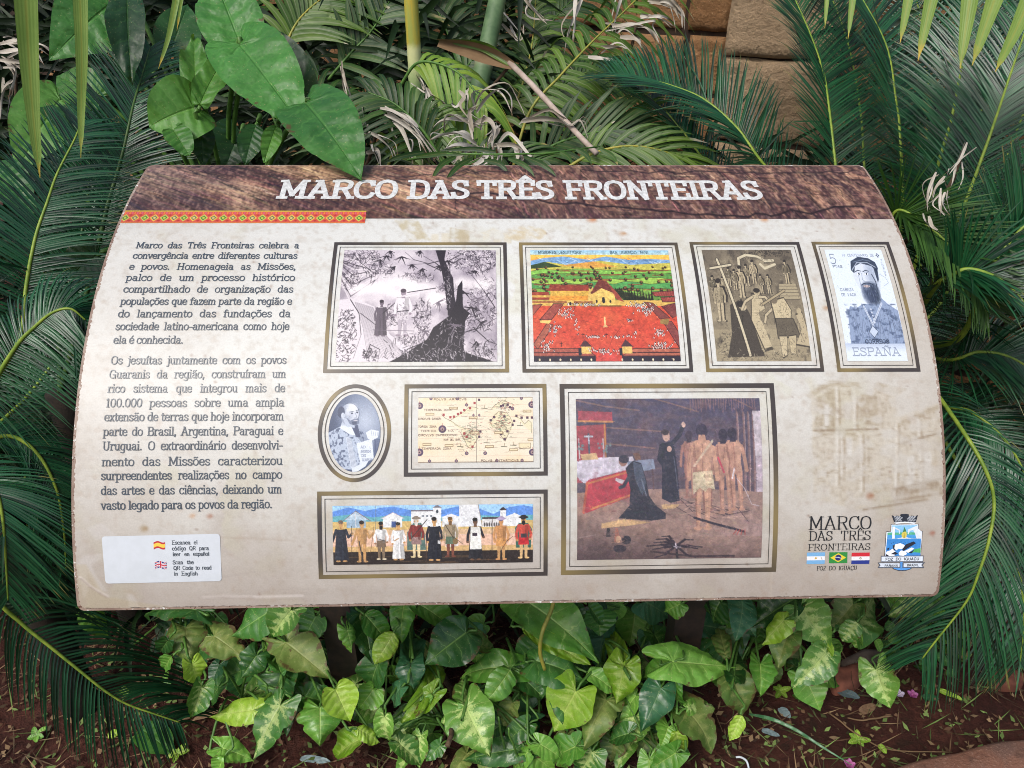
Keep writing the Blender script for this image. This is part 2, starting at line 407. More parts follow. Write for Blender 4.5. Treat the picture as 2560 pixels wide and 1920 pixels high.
G = {
 'a': (6.5, [('s', [(1, 5.7), (2.8, 7), (4.6, 6), (4.8, 4)]), ('l', [(4.8, 4.4), (4.8, 0), (6, 0)]), ('s', [(4.8, 3.9), (2.4, 3.9), (.9, 2.1), (2.2, .1), (3.8, .5), (4.8, 1.7)])]),
 'b': (6.5, [('f', [(.1, 10), (1.3, 10)]), ('l', [(1.3, 10), (1.3, 0)]), ('s', _bowr)]),
 'c': (5.9, [('s', [(5, 5), (4.6, 6.4), (3.1, 7), (1.3, 6), (.7, 3.5), (1.3, 1), (3.1, 0), (4.5, .4), (5.3, 1.5)]), ('f', [(5, 6.9), (5, 5)])]),
 'd': (6.7, [('f', [(4, 10), (5.2, 10)]), ('l', [(5.2, 10), (5.2, 0)]), ('f', [(5.2, 0), (6.4, 0)]), ('s', _bowl)]),
 'e': (6.1, [('l', [(.8, 3.7), (5.3, 3.7)]), ('s', [(5.3, 3.7), (4.9, 6), (3.1, 7), (1.3, 6), (.7, 3.5), (1.3, 1), (3.1, 0), (4.7, .4), (5.3, 1.4)])]),
 'f': (4.3, [('s', [(4.5, 9.2), (3.5, 10.1), (2.2, 9.4), (1.9, 7.6)]), ('l', [(1.9, 7.8), (1.9, 0)]), ('l', [(.4, 6.8), (3.9, 6.8)]), ('f', [(.6, 0), (3.4, 0)])]),
 'g': (6.6, [('s', _bowl), ('l', [(5.2, 6.8), (5.2, -.8)]), ('s', [(5.2, -.8), (4.5, -2.7), (2.7, -3.1), (1, -2.4)]), ('f', [(5.2, 6.8), (6.4, 6.8)])]),
 'h': (6.7, [('f', [(.2, 10), (1.4, 10)]), ('l', [(1.4, 10), (1.4, 0)]), ('s', [(1.4, 5), (2.9, 6.8), (4.6, 6.4), (5.2, 4.6)]), ('l', [(5.2, 4.8), (5.2, 0)]), ('f', [(.4, 0), (2.5, 0)]), ('f', [(4.2, 0), (6.3, 0)])]),
 'i': (3.3, [('f', [(.4, 6.8), (1.7, 6.8)]), ('l', [(1.7, 6.8), (1.7, 0)]), ('f', [(.4, 0), (3, 0)]), ('d', [(1.6, 9.3), (1.6, 9.9)])]),
 'j': (3.1, [('f', [(.6, 6.8), (1.9, 6.8)]), ('l', [(1.9, 6.8), (1.9, -1)]), ('s', [(1.9, -1), (1.4, -2.7), (-.2, -3)]), ('d', [(1.8, 9.3), (1.8, 9.9)])]),
 'k': (6.4, [('l', [(1.4, 10), (1.4, 0)]), ('l', [(5.4, 6.8), (1.6, 3)]), ('l', [(2.8, 4), (5.7, 0)])]),
 'l': (3.3, [('f', [(.3, 10), (1.7, 10)]), ('l', [(1.7, 10), (1.7, 0)]), ('f', [(.4, 0), (3, 0)])]),
 'm': (10, [('f', [(.2, 6.8), (1.4, 6.8)]), ('l', [(1.4, 6.8), (1.4, 0)]), ('s', [(1.4, 5), (2.7, 6.8), (4.3, 6.4), (4.9, 4.6)]), ('l', [(4.9, 4.8), (4.9, 0)]), ('s', [(4.9, 5), (6.3, 6.8), (7.8, 6.4), (8.4, 4.6)]), ('l', [(8.4, 4.8), (8.4, 0)]), ('f', [(.4, 0), (2.4, 0)]), ('f', [(4, 0), (5.9, 0)]), ('f', [(7.5, 0), (9.5, 0)])]),
 'n': (6.7, [('f', [(.2, 6.8), (1.4, 6.8)]), ('l', [(1.4, 6.8), (1.4, 0)]), ('s', [(1.4, 5), (2.9, 6.8), (4.6, 6.4), (5.2, 4.6)]), ('l', [(5.2, 4.8), (5.2, 0)]), ('f', [(.4, 0), (2.5, 0)]), ('f', [(4.2, 0), (6.3, 0)])]),
 'o': (6.4, [('s', [(3.2, 7), (1.4, 6.1), (.7, 3.5), (1.4, .9), (3.2, 0), (5, .9), (5.7, 3.5), (5, 6.1), (3.2, 7)])]),
 'p': (6.5, [('f', [(.1, 6.8), (1.3, 6.8)]), ('l', [(1.3, 6.8), (1.3, -3)]), ('f', [(.2, -3), (2.6, -3)]), ('s', _bowr)]),
 'q': (6.6, [('s', _bowl), ('l', [(5.2, 6.8), (5.2, -3)]), ('f', [(4, -3), (6.4, -3)])]),
 'r': (5.1, [('f', [(.3, 6.8), (1.5, 6.8)]), ('l', [(1.5, 6.8), (1.5, 0)]), ('s', [(1.5, 4.4), (2.6, 6.5), (4.1, 6.8)]), ('f', [(4.6, 6.9), (4.6, 5.4)]), ('f', [(.4, 0), (3, 0)])]),
 's': (5.6, [('s', [(4.7, 5.3), (4.2, 6.6), (2.8, 7), (1.3, 6.4), (1, 5.2), (1.8, 4), (3.6, 3.2), (4.8, 2.2), (4.6, .8), (3, 0), (1.4, .4), (.8, 1.7)])]),
 't': (4.2, [('l', [(1.7, 9), (1.7, 1.4)]), ('s', [(1.7, 1.4), (2.2, .2), (3.2, .1), (3.9, .9)]), ('l', [(.3, 6.8), (3.7, 6.8)])]),
 'u': (6.7, [('f', [(.2, 6.8), (1.4, 6.8)]), ('l', [(1.4, 6.8), (1.4, 2)]), ('s', [(1.4, 2.2), (2, .5), (3.6, .1), (5.2, 1.9)]), ('f', [(4, 6.8), (5.2, 6.8)]), ('l', [(5.2, 6.8), (5.2, 0)]), ('f', [(5.2, 0), (6.4, 0)])]),
 'v': (6.2, [('l', [(.8, 6.8), (3.1, 0), (5.4, 6.8)]), ('f', [(0, 6.8), (1.8, 6.8)]), ('f', [(4.4, 6.8), (6.2, 6.8)])]),
 'x': (6, [('l', [(.9, 6.8), (5.1, 0)]), ('l', [(5.1, 6.8), (.9, 0)]), ('f', [(.2, 6.8), (2, 6.8)]), ('f', [(4, 6.8), (5.8, 6.8)]), ('f', [(.2, 0), (2, 0)]), ('f', [(4, 0), (5.8, 0)])]),
 'z': (5.6, [('l', [(.8, 6.8), (4.8, 6.8), (.8, 0), (4.9, 0)]), ('f', [(.8, 6.8), (.8, 5.2)]), ('f', [(4.9, 0), (4.9, 1.6)])]),
 'A': (8.6, [('l', [(1.1, 0), (4.2, 10)]), ('l', [(4.2, 10), (7.4, 0)]), ('l', [(2.1, 3.2), (6.4, 3.2)]), ('f', [(0, 0), (2.4, 0)]), ('f', [(6.1, 0), (8.5, 0)]), ('f', [(2.7, 10), (4.4, 10)])]),
 'B': (7.8, [('l', [(1.7, 10), (1.7, 0)]), ('s', [(1.7, 10), (4.6, 10), (6.2, 9.1), (6.2, 6.5), (4.6, 5.4), (1.7, 5.4)]), ('s', [(1.7, 5.4), (5, 5.4), (6.8, 4.2), (6.8, 1.3), (5, 0), (1.7, 0)]), ('f', [(.4, 10), (1.7, 10)]), ('f', [(.4, 0), (1.7, 0)])]),
 'C': (7.9, [('s', _C), ('f', [(7, 9.8), (7, 7.4)])]),
 'D': (8.6, [('l', [(1.8, 10), (1.8, 0)]), ('s', [(1.8, 10), (4.6, 10), (7, 8.6), (7.7, 5), (7, 1.4), (4.6, 0), (1.8, 0)]), ('f', [(.4, 10), (2, 10)]), ('f', [(.4, 0), (2, 0)])]),
 'E': (7.5, [('l', [(1.8, 10), (1.8, 0)]), ('l', [(.5, 10), (6.6, 10)]), ('l', [(1.8, 5.2), (5.4, 5.2)]), ('l', [(.5, 0), (6.8, 0)]), ('f', [(6.5, 10), (6.5, 7.8)]), ('f', [(6.7, 0), (6.7, 2.3)])]),
 'F': (7.1, [('l', [(1.8, 10), (1.8, 0)]), ('l', [(.5, 10), (6.5, 10)]), ('l', [(1.8, 5.1), (5.3, 5.1)]), ('f', [(.5, 0), (3.6, 0)]), ('f', [(6.4, 10), (6.4, 7.7)])]),
 'G': (8.5, [('s', [(7, 7.6), (6.2, 9.4), (4.3, 10), (1.9, 8.9), (.9, 5), (1.9, 1.1), (4.3, 0), (6.2, .5), (7.2, 1.6)]), ('l', [(7.2, 0), (7.2, 4.4), (4.9, 4.4)])]),
 'H': (9.2, [('l', [(1.9, 10), (1.9, 0)]), ('l', [(7.1, 10), (7.1, 0)]), ('l', [(1.9, 5.1), (7.1, 5.1)])] + [('f', [(x - 1.3, y), (x + 1.3, y)]) for x in (1.9, 7.1) for y in (0, 10)]),
 'I': (4.1, [('l', [(2, 10), (2, 0)]), ('f', [(.5, 10), (3.5, 10)]), ('f', [(.5, 0), (3.5, 0)])]),
 'J': (6, [('l', [(4, 10), (4, 2)]), ('s', [(4, 2), (3, .2), (1.4, .2), (.6, 1.6)]), ('f', [(2.6, 10), (5.2, 10)])]),
 'L': (6.9, [('l', [(1.8, 10), (1.8, 0), (6.3, 0)]), ('f', [(.5, 10), (3.3, 10)]), ('f', [(6.2, 0), (6.2, 2.2)])]),
 'M': (10.8, [('l', [(1.8, 0), (1.8, 10)]), ('l', [(2, 10), (5.3, 1.6), (8.6, 10)]), ('l', [(8.8, 10), (8.8, 0)]), ('f', [(.5, 0), (3.2, 0)]), ('f', [(7.4, 0), (10.2, 0)]), ('f', [(.5, 10), (1.9, 10)]), ('f', [(8.7, 10), (10.2, 10)])]),
 'N': (9.3, [('l', [(1.9, 0), (1.9, 10)]), ('l', [(2, 10), (7.2, 0)]), ('l', [(7.2, 0), (7.2, 10)]), ('f', [(.5, 0), (3.3, 0)]), ('f', [(5.8, 10), (8.6, 10)]), ('f', [(.4, 10), (2, 10)])]),
 'O': (8.6, [('s', _O)]),
 'P': (7.4, [('l', [(1.8, 10), (1.8, 0)]), ('s', _P), ('f', [(.5, 10), (1.8, 10)]), ('f', [(.5, 0), (3.4, 0)])]),
 'Q': (8.6, [('s', _O), ('l', [(4.6, 2), (7.4, -1.2)])]),
 'R': (8.3, [('l', [(1.8, 10), (1.8, 0)]), ('s', _P), ('l', [(4.6, 5.1), (7.1, 0)]), ('f', [(.5, 10), (1.8, 10)]), ('f', [(.5, 0), (3.2, 0)]), ('f', [(6.8, 0), (8.2, 0)])]),
 'S': (7.3, [('s', [(6.1, 7.6), (5.4, 9.4), (3.6, 10), (1.7, 9.2), (1.2, 7.5), (2.1, 5.9), (4.6, 4.7), (6.2, 3.4), (6.1, 1.2), (3.8, 0), (1.7, .5), (.9, 2.4)]), ('f', [(6.1, 9.8), (6.1, 7.4)]), ('f', [(.9, .2), (.9, 2.6)])]),
 'T': (7.9, [('l', [(3.9, 10), (3.9, 0)]), ('l', [(.6, 10), (7.2, 10)]), ('f', [(2.4, 0), (5.4, 0)]), ('f', [(.7, 10), (.7, 7.7)]), ('f', [(7.1, 10), (7.1, 7.7)])]),
 'U': (8.7, [('l', [(1.8, 10), (1.8, 3)]), ('s', [(1.8, 3.2), (2.5, .8), (4.4, 0), (6.2, .8), (6.9, 3.2)]), ('l', [(6.9, 3), (6.9, 10)]), ('f', [(.5, 10), (3.1, 10)]), ('f', [(5.6, 10), (8.2, 10)])]),
 'V': (8.4, [('l', [(1.1, 10), (4.2, 0), (7.3, 10)]), ('f', [(0, 10), (2.4, 10)]), ('f', [(6, 10), (8.4, 10)])]),
 'X': (8, [('l', [(1, 10), (7, 0)]), ('l', [(7, 10), (1, 0)])]),
 'Z': (7.2, [('l', [(1, 10), (6.3, 10), (.8, 0), (6.5, 0)])]),
 'Ñ': (9.3, []),
 '0': (6.6, [('s', [(3.3, 10), (1.5, 8.7), (.9, 5), (1.5, 1.3), (3.3, 0), (5.1, 1.3), (5.7, 5), (5.1, 8.7), (3.3, 10)])]),
 '1': (4.6, [('l', [(.8, 8.6), (2.4, 10), (2.4, 0)]), ('f', [(.9, 0), (3.9, 0)])]),
 '4': (6.6, [('l', [(4.4, 0), (4.4, 10), (.6, 3), (6, 3)])]),
 '5': (6.4, [('l', [(5.2, 10), (1.6, 10), (1.3, 5.6)]), ('s', [(1.3, 5.6), (3.4, 6.2), (5.3, 5), (5.5, 2.6), (4.2, .4), (2.4, 0), (.8, .9)])]),
 '9': (6.4, [('s', [(5.4, 7), (4.6, 4.8), (2.6, 4.4), (1, 6), (1.2, 8.8), (3, 10), (5, 9), (5.4, 6), (4.6, 2), (2, 0)])]),
 '.': (3, [('d', [(1.4, .2), (1.4, .8)])]), ',': (3, [('d', [(1.5, .7), (.9, -1.6)])]), '-': (4.6, [('l', [(.6, 3.6), (4, 3.6)])]),
}
ACC = {'\u0301': [(-.3, 8.4), (1.1, 10.3)], '\u0302': [(-1.5, 8.4), (0, 10.2), (1.5, 8.4)], '\u0303': [(-1.8, 8.7), (-.8, 9.6), (.6, 8.8), (1.8, 9.6)], '\u0300': [(-1, 10.3), (.3, 8.4)]}
def glyph(ch, slab=True):
    dec = unicodedata.normalize('NFD', ch); b = dec[0]
    w, st = G[b]; out = []
    acc = dec[1:] if len(dec) > 1 else ''
    for k, pts in st:
        if k == 'f' and not slab: continue
        if k == 'd' and acc: continue
        if k == 's':
            pts = [(p.x, p.y) for p in spline([(x, y, 0) for x, y in pts], max(8, len(pts) * 3))]
        out.append((k, pts))
    for a in acc:
        if a == '\u0327': out.append(('l', [(w * .5, 0), (w * .54, -1.3), (w * .42, -2.3)]))
        else:
            dy = 2.9 if b.isupper() else 0.0
            cx = w * .5 - .1
            out.append(('l', [(cx + x, y + dy) for x, y in ACC[a]]))
    return w, out
def text_strokes(txt, slab=True, gap=3.2, width=None, sx=1.0):
    """strokes of a line in cap-10 units; the word gaps stretch so that the line is `width` units long"""
    words = txt.split(' '); ws = [sum(glyph(c)[0] for c in wd) * sx for wd in words]
    if width is not None:
        if len(words) > 1:
            gap = (width - sum(ws)) / (len(words) - 1)
            if gap < 1.9 * sx or gap > 11 :
                g = 2.6 if gap < 1.9 * sx else 8.0
                k = width / (sum(ws) + g * (len(words) - 1)); sx *= k; ws = [q * k for q in ws]; gap = g * k
        else: sx *= width / ws[0]
    x = 0; out = []
    for i, wd in enumerate(words):
        for c in wd:
            w, st = glyph(c, slab)
            for k, pts in st: out.append((k, [(x + px_ * sx, py_) for px_, py_ in pts]))
            x += w * sx
        x += gap
    return out, x - gap
def cv_text(cv, txt, x, y, cap, width, wpx, col, slab=True, al=1.0, vert=False):
    """printed on a drawing surface: x, y = baseline start, cap and width as fractions of its height / width"""
    u = cap * cv.h / 10.0
    st, tot = text_strokes(txt, slab, width=width * cv.w / u if not vert else width * cv.h / u)
    for k, pts in st:
        if vert: q = [(x + py_ * u / cv.w, y + px_ * u / cv.h) for px_, py_ in pts]
        else: q = [(x + px_ * u / cv.w, y - py_ * u / cv.h) for px_, py_ in pts]
        cv.line(q, wpx, col, al)

class Letters:
    """lettering on the board: flat strips a hair above the print, one mesh for the whole text"""
    def __init__(s): s.us = []; s.off = []; s.f = []; s.k = 0
    def strip(s, pts, w, wfun=None):
        n = len(pts); P = np.array(pts, float); D = np.gradient(P, axis=0) if n > 2 else np.array([P[1] - P[0]] * 2)
        D /= np.linalg.norm(D, axis=1, keepdims=True) + 1e-12
        ww = np.full(n, w) if wfun is None else w * wfun(D)
        if n > 2:      # keep corners full width
            pass
        N = np.stack([-D[:, 1], D[:, 0]], -1) * ww[:, None] / 2
        P = P.copy(); P[0] -= D[0] * w * .45; P[-1] += D[-1] * w * .45
        b = len(s.us); s.k = (s.k + 1) % 9
        for i in range(n):
            for sg in (1, -1):
                s.us.append(P[i] + sg * N[i]); s.off.append(0.00005 * s.k)
        for i in range(n - 1): s.f.append((b + 2 * i, b + 2 * i + 1, b + 2 * i + 3, b + 2 * i + 2))
    def text(s, txt, u0, u1, sb, cap, wt, slab=True, sx=1.0, contrast=None, fit=True, slope=0.0):
        """baseline from (u0) to (u1) at s = sb; cap height and stroke weight in metres"""
        k = cap / 10.0
        st, tot = text_strokes(txt, slab, width=(u1 - u0) / k if fit else None, sx=sx)
        for kind, pts in st:
            q = []
            for i in range(len(pts) - 1):    # long straight strokes get extra points so they follow the bend
                (x0, y0), (x1, y1) = pts[i], pts[i + 1]; m = 2 if kind != 's' and math.hypot(x1 - x0, y1 - y0) > 5 else 1
                for j in range(m): q.append((x0 + (x1 - x0) * j / m, y0 + (y1 - y0) * j / m))
            q.append(pts[-1])
            segs = [q] if kind == 's' or len(pts) == 2 else None
            if segs is None:                 # polylines with corners: one strip for each straight run
                segs = []
                for i in range(len(pts) - 1): segs.append([pts[i], pts[i + 1]])
            for sg in segs:
                us = [(u0 + x * k, sb - (y * k) / PL + slope * x * k / PL) for x, y in sg]
                U = [(a, b * PL) for a, b in us]
                w_ = wt * (1.25 if kind == 'd' else (0.85 if kind == 'f' else 1.0))
                s.strip(U, w_, (lambda D: contrast + (1 - contrast) * np.abs(D[:, 1])) if contrast else None)
    def quad(s, us4, lift=0.0):
        b = len(s.us)
        for u, v in us4: s.us.append(np.array([u, v * PL])); s.off.append(lift)
        s.f.append((b, b + 1, b + 2, b + 3))
    def build(s, name, base_off, mat, parent):
        A = np.array(s.us); co = surf(A[:, 0], A[:, 1] / PL, base_off + np.array(s.off))
        o = obj(name, co, s.f, mat, None, False)
        return adopt(o, parent)
# ------------------------------------------------------------------ the information sign
def print_mat(name, rough=0.36, grain=0.10, wrinkle=0.0, spec=0.5):
    t = NT(name)
    a = t.new("ShaderNodeAttribute", attribute_name='print')
    _, _, uv = t.uv()
    n = t.noise(uv, 420.0, 4.0, 0.7)
    col = t.mix(1.0, a.outputs['Color'], t.ramp(n, 0.25, 0.75, 1.0 - grain, 1.0 + grain * .6, False), 'MULTIPLY')
    n2 = t.noise(t.vmul(uv, (6.0, 60.0, 1.0)), 1.0, 3.0)
    h = t.math('ADD', t.math('MULTIPLY', n, 0.10), t.math('MULTIPLY', n2, wrinkle))
    rg = t.math('ADD', rough, t.math('MULTIPLY', t.noise(uv, 9.0, 4.0), 0.16))
    return t.finish(col, rg, spec, t.bump(h, 0.25, 0.002))
M_PRINT = print_mat("printed_vinyl")
M_SHEET = print_mat("printed_parchment_vinyl", 0.36, 0.13, 0.8)
def ink(name, c, rough=0.35): return plain(name, c, tuple(min(255, v + 14) for v in c), rough, 300.0, 0.03, 0.5)
M_INK = ink("dark_slate_ink", (54, 66, 78)); M_BLACK = ink("black_ink", (30, 30, 33)); M_WHITE = plain("white_ink", (222, 224, 222), (186, 186, 184), 0.4, 160.0, 0.05)
M_LABEL = plain("white_vinyl", (208, 214, 220), (202, 208, 213), 0.3, 60.0, 0.05)

t = NT("worn_board_edge")
P_ = t.pos()
n = t.noise(P_, 150.0, 4.0, 0.65); n2 = t.noise(P_, 16.0, 3.0)
c_ = t.mix(t.ramp(n2, 0.35, 0.65), L4((128, 104, 92)), L4((158, 138, 124)))
c_ = t.mix(t.ramp(t.math('ADD', n, t.math('MULTIPLY', n2, 0.5)), 0.87, 0.92), c_, L4((214, 212, 206)))
c_ = t.mix(t.ramp(t.noise(P_, 260.0, 2.0), 0.62, 0.68), c_, L4((92, 58, 40)))
M_EDGE = t.finish(c_, 0.6, 0.4, t.bump(n, 0.4, 0.002))
M_BACK = plain("dark_painted_steel", (46, 40, 38), (62, 50, 44), 0.55, 60.0, 0.2)

base_us = surf(np.array([0.0]), np.array([0.55]))[0]
SIGN = empty("information_sign", (float(base_us[0]), float(base_us[1]) + 0.16, 0.0),
             "wide curved parchment coloured information sign with wooden title band, standing among the plants", "sign")

# board: rounded corners, real thickness
def board_grid(nu, nv, inset, rad):
    hv = PL; vs = np.linspace(inset, hv - inset, nv)
    k = np.linspace(0, 1, 9); ext = np.concatenate([inset + rad * (1 - np.cos(k * math.pi / 2)), np.linspace(inset + rad, hv - inset - rad, nv)[1:-1], hv - inset - rad * (1 - np.cos(k[::-1] * math.pi / 2))])
    half = []
    for v in ext:
        d = min(v - inset, hv - inset - v)
        q = 0 if d >= rad else rad - math.sqrt(max(rad * rad - (rad - d) ** 2, 0))
        half.append(PW / 2 - inset - q)
    half = np.array(half)
    f = np.linspace(-1, 1, nu)
    return half[:, None] * f[None, :], np.repeat(ext[:, None] / PL, nu, 1)
def build_board():
    U, S = board_grid(50, 60, 0.0, 0.010); h, w = U.shape
    fr = surf(U, S, -0.0007).reshape(-1, 3); bk = surf(U, S, -0.014).reshape(-1, 3)
    mid = surf(U * (1 + .0016 / PW), S, -0.005).reshape(-1, 3)
    ring = [c for c in range(w)] + [r * w + w - 1 for r in range(1, h)] + [(h - 1) * w + c for c in range(w - 2, -1, -1)] + [r * w for r in range(h - 2, 0, -1)]
    vs = list(fr) + list(bk) + [mid[i] for i in ring]
    N = h * w; fs = []; mi = []
    for r in range(h - 1):
        for c in range(w - 1):
            a = r * w + c
            fs.append((a, a + w, a + w + 1, a + 1)); mi.append(0)
            fs.append((N + a, N + a + 1, N + a + w + 1, N + a + w)); mi.append(1)
    m = len(ring)
    for i in range(m):
        j = (i + 1) % m
        fs.append((ring[i], ring[j], 2 * N + j, 2 * N + i)); mi.append(0)
        fs.append((2 * N + i, 2 * N + j, N + ring[j], N + ring[i])); mi.append(0)
    o = obj("board", vs, fs, M_EDGE, None, False, None, [M_BACK], mi)
    return adopt(o, SIGN)
build_board()
def prism(mb, x0, x1, y0, y1, z0, z1):
    v = [(x, y, z) for z in (z0, z1) for y in (y0, y1) for x in (x0, x1)]
    mb.add(v, [(0, 2, 3, 1), (4, 5, 7, 6), (0, 1, 5, 4), (2, 6, 7, 3), (0, 4, 6, 2), (1, 3, 7, 5)])
for sx_ in (-0.36, 0.36):
    pc = surf(np.array([sx_]), np.array([0.5]), -0.03)[0]
    m = MB(); prism(m, pc[0] - .03, pc[0] + .03, pc[1] + .12, pc[1] + .18, -0.05, pc[2] - 0.03)
    prism(m, pc[0] - .05, pc[0] + .05, pc[1] - .02, pc[1] + .118, pc[2] - 0.10, pc[2] - 0.06)
    m.build("post", M_BACK, SIGN, False)

# --- parchment sheet
SI = 0.0035
def rag_grid(nu, nv, inset, rad, seed, amp):
    U, S = board_grid(nu, nv, inset, rad)
    rg = np.random.default_rng(seed)
    h, w = U.shape
    nb = lambda n: np.interp(np.arange(n), np.arange(0, n + 4, 2), rg.random(len(np.arange(0, n + 4, 2)))) * amp * (rg.random(n) > .35)
    U = U.copy(); S = S.copy()
    U[:, 0] += nb(h); U[:, -1] -= nb(h); S[-1, :] -= nb(w) / PL; S[0, :] += nb(w) * .3 / PL
    return U, S
SH_U, SH_S = rag_grid(620, 380, SI, 0.009, 5, 0.0022)
def us2sheet(us):
    us = np.asarray(us); return np.stack([(us[..., 0] + PW / 2 - SI) / (PW - 2 * SI), (us[..., 1] * PL - SI) / (PL - 2 * SI)], -1)
def px2sh(p): return [tuple(q) for q in us2sheet(px2us(p))]
def sheet_colors():
    W, H = 620, 400
    cv = Cv(W, H, (208, 208, 202))
    x, y = cv.x, cv.y
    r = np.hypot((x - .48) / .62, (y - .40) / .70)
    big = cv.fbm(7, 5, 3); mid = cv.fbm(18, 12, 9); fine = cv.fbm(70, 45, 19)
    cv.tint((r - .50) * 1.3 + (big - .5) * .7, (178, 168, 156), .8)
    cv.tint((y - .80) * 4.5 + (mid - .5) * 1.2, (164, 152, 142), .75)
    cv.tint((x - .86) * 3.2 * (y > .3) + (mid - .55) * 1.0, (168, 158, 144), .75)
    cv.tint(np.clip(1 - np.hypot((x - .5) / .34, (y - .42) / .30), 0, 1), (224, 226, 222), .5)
    cv.tint((mid - .56) * 5 * (big > .5), (192, 190, 158), .28)
    cv.tint((fine - .6) * 5, (168, 158, 144), .24); cv.tint((cv.fbm(200, 130, 23, 2) - .58) * 5, (160, 148, 132), .22)
    cv.tint((cv.fbm(110, 70, 33) - .64) * 8, (150, 120, 96), .14)
    # faded ruin behind the lower right corner: towers, cornices, windows, balustrade
    RU = lambda pts: px2sh([(1960 + a / 3.073, 920 + b / 3.073) for a, b in pts])
    ruin = (142, 124, 96)
    nz = cv.fbm(90, 70, 51); keep = cv.a.copy()
    cv.poly(RU([(170, 205), (350, 90), (580, 130), (575, 200), (680, 215), (710, 115), (940, 160), (860, 230), (860, 380), (1190, 270), (1235, 900), (1225, 1010), (800, 1030), (560, 1090), (230, 1000), (215, 560), (215, 250)]), (184, 170, 142), .32)
    for q in ([(170, 208), (350, 92), (580, 110), (580, 150), (350, 140), (190, 240)], [(690, 160), (720, 108), (948, 160), (880, 195), (720, 180)], [(575, 195), (720, 215), (720, 440), (580, 440)], [(230, 240), (400, 150), (400, 470), (235, 520)],
              [(170, 555), (400, 470), (600, 520), (600, 540), (400, 500)], [(850, 430), (1190, 280), (1195, 320), (850, 470)]):
        cv.poly(RU(q), ruin, .34)
    for q in ([(305, 290), (345, 270), (345, 440), (312, 450)], [(945, 690), (1010, 660), (1000, 900), (945, 900)], [(1060, 660), (1130, 640), (1130, 850), (1070, 860)], [(480, 540), (520, 530), (525, 680), (485, 690)]):
        cv.poly(RU(q), (206, 204, 198), .8)
    for a, b in (((400, 150), (400, 900)), ((540, 160), (540, 480)), ((860, 430), (850, 1000)), ((440, 500), (440, 860)), ((1030, 400), (1050, 990)), ((590, 520), (590, 950))):
        cv.line(RU([a, b]), 1.8, (208, 204, 194), .9); cv.line(RU([(a[0] + 22, a[1]), (b[0] + 22, b[1])]), 1.1, (136, 116, 90), .6)
    for k in range(24):
        xx = 860 + k * 14; cv.line(RU([(xx, 925 - k * 3), (xx, 985 - k * 3)]), .9, (124, 104, 80), .75)
    for a, b, w_ in (((800, 1030), (1225, 960), 1.4), ((610, 1090), (1100, 1010), 1.2), ((850, 590), (1190, 500), 1.2), ((850, 930), (1200, 850), 1.2), ((230, 480), (720, 470), 1.2)):
        cv.line(RU([a, b]), w_, (124, 104, 80), .75)
    rq = np.random.default_rng(8)
    for k in range(1100):
        x0, y0 = rq.uniform(215, 1225), rq.uniform(110, 1020)
        if (x0 > 590 and y0 < 420 - (x0 - 860) * .45 and x0 > 860) or (590 < x0 < 690 and y0 < 200): continue
        dx, dy = ((rq.uniform(10, 34), rq.normal(-3, 3)) if k % 3 else (rq.normal(0, 2), rq.uniform(14, 50))); cv.line(RU([(x0, y0), (x0 + dx, y0 + dy)]), .8, (122, 102, 78) if rq.random() < .6 else (208, 204, 196), .4)
    m = np.clip((nz - .34) * 5, 0.25, 1)[..., None]; cv.a = keep * (1 - m) + cv.a * m
    # faded mission print below the title band
    TP = lambda pts: px2sh([(800 + a / 2.304, b / 2.304) for a, b in pts])
    keep = cv.a.copy()
    cv.poly(TP([(430, 1270), (560, 1265), (640, 1390), (520, 1390)]), (178, 164, 128), .7)
    cv.poly(TP([(750, 1310), (860, 1330), (860, 1400), (740, 1400)]), (172, 156, 122), .7)
    cv.ell(*TP([(1180, 1345)])[0], .028, .022, (196, 178, 140), .7)
    for a in (640, 700, 940, 1000, 1060): cv.poly(TP([(a, 1345), (a + 44, 1345), (a + 44, 1400), (a, 1400)]), (206, 196, 170), .6)
    cv.poly(TP([(920, 1345), (1000, 1315), (1080, 1345)]), (204, 190, 160), .6)
    m = np.clip((nz - .35) * 4, .1, 1)[..., None]; cv.a = keep * (1 - m) + cv.a * m
    # torn pale streaks in the lower left corner, drips, spots, creases with highlight and shade lines painted in
    BL = lambda pts: px2sh([(180 + a / 5.027, 1300 + b / 5.027) for a, b in pts])
    for q in ([(60, 560), (160, 440), (380, 420), (360, 500), (240, 560), (300, 700), (450, 900), (330, 880), (190, 640), (200, 900), (150, 990)], [(690, 920), (760, 930), (860, 1100), (720, 1100)], [(180, 100), (360, 30), (560, 190), (300, 260)]):
        cv.poly(BL(q), (198, 194, 190), .45)
    cv.poly(BL([(0, 560), (180, 560), (420, 960), (1260, 1100), (90, 1110)]), (176, 160, 122), .30)
    for q, w_, c in (([(100, 720), (230, 830), (340, 900), (450, 960)], 1.6, (232, 226, 220)), ([(110, 735), (240, 845), (350, 915), (450, 975)], 1.0, (140, 124, 112)), ([(1650, 975), (1900, 960), (2300, 968), (2900, 950)], 1.2, (226, 220, 216)), ([(1650, 983), (1900, 970), (2300, 978)], .9, (150, 138, 128)),
                     ([(1850, 215), (2300, 230), (2800, 260)], .8, (164, 148, 132)), ([(1000, 690), (1300, 705), (1900, 715), (2300, 650)], .9, (168, 158, 150))):
        cv.line(BL(q), w_, c, .75)
    rr = np.random.default_rng(77)
    for k in range(120):
        cx, cy = rr.random(2); cv.ell(cx, cy, rr.uniform(.0006, .0018), rr.uniform(.0008, .003), (126, 100, 84), .55)
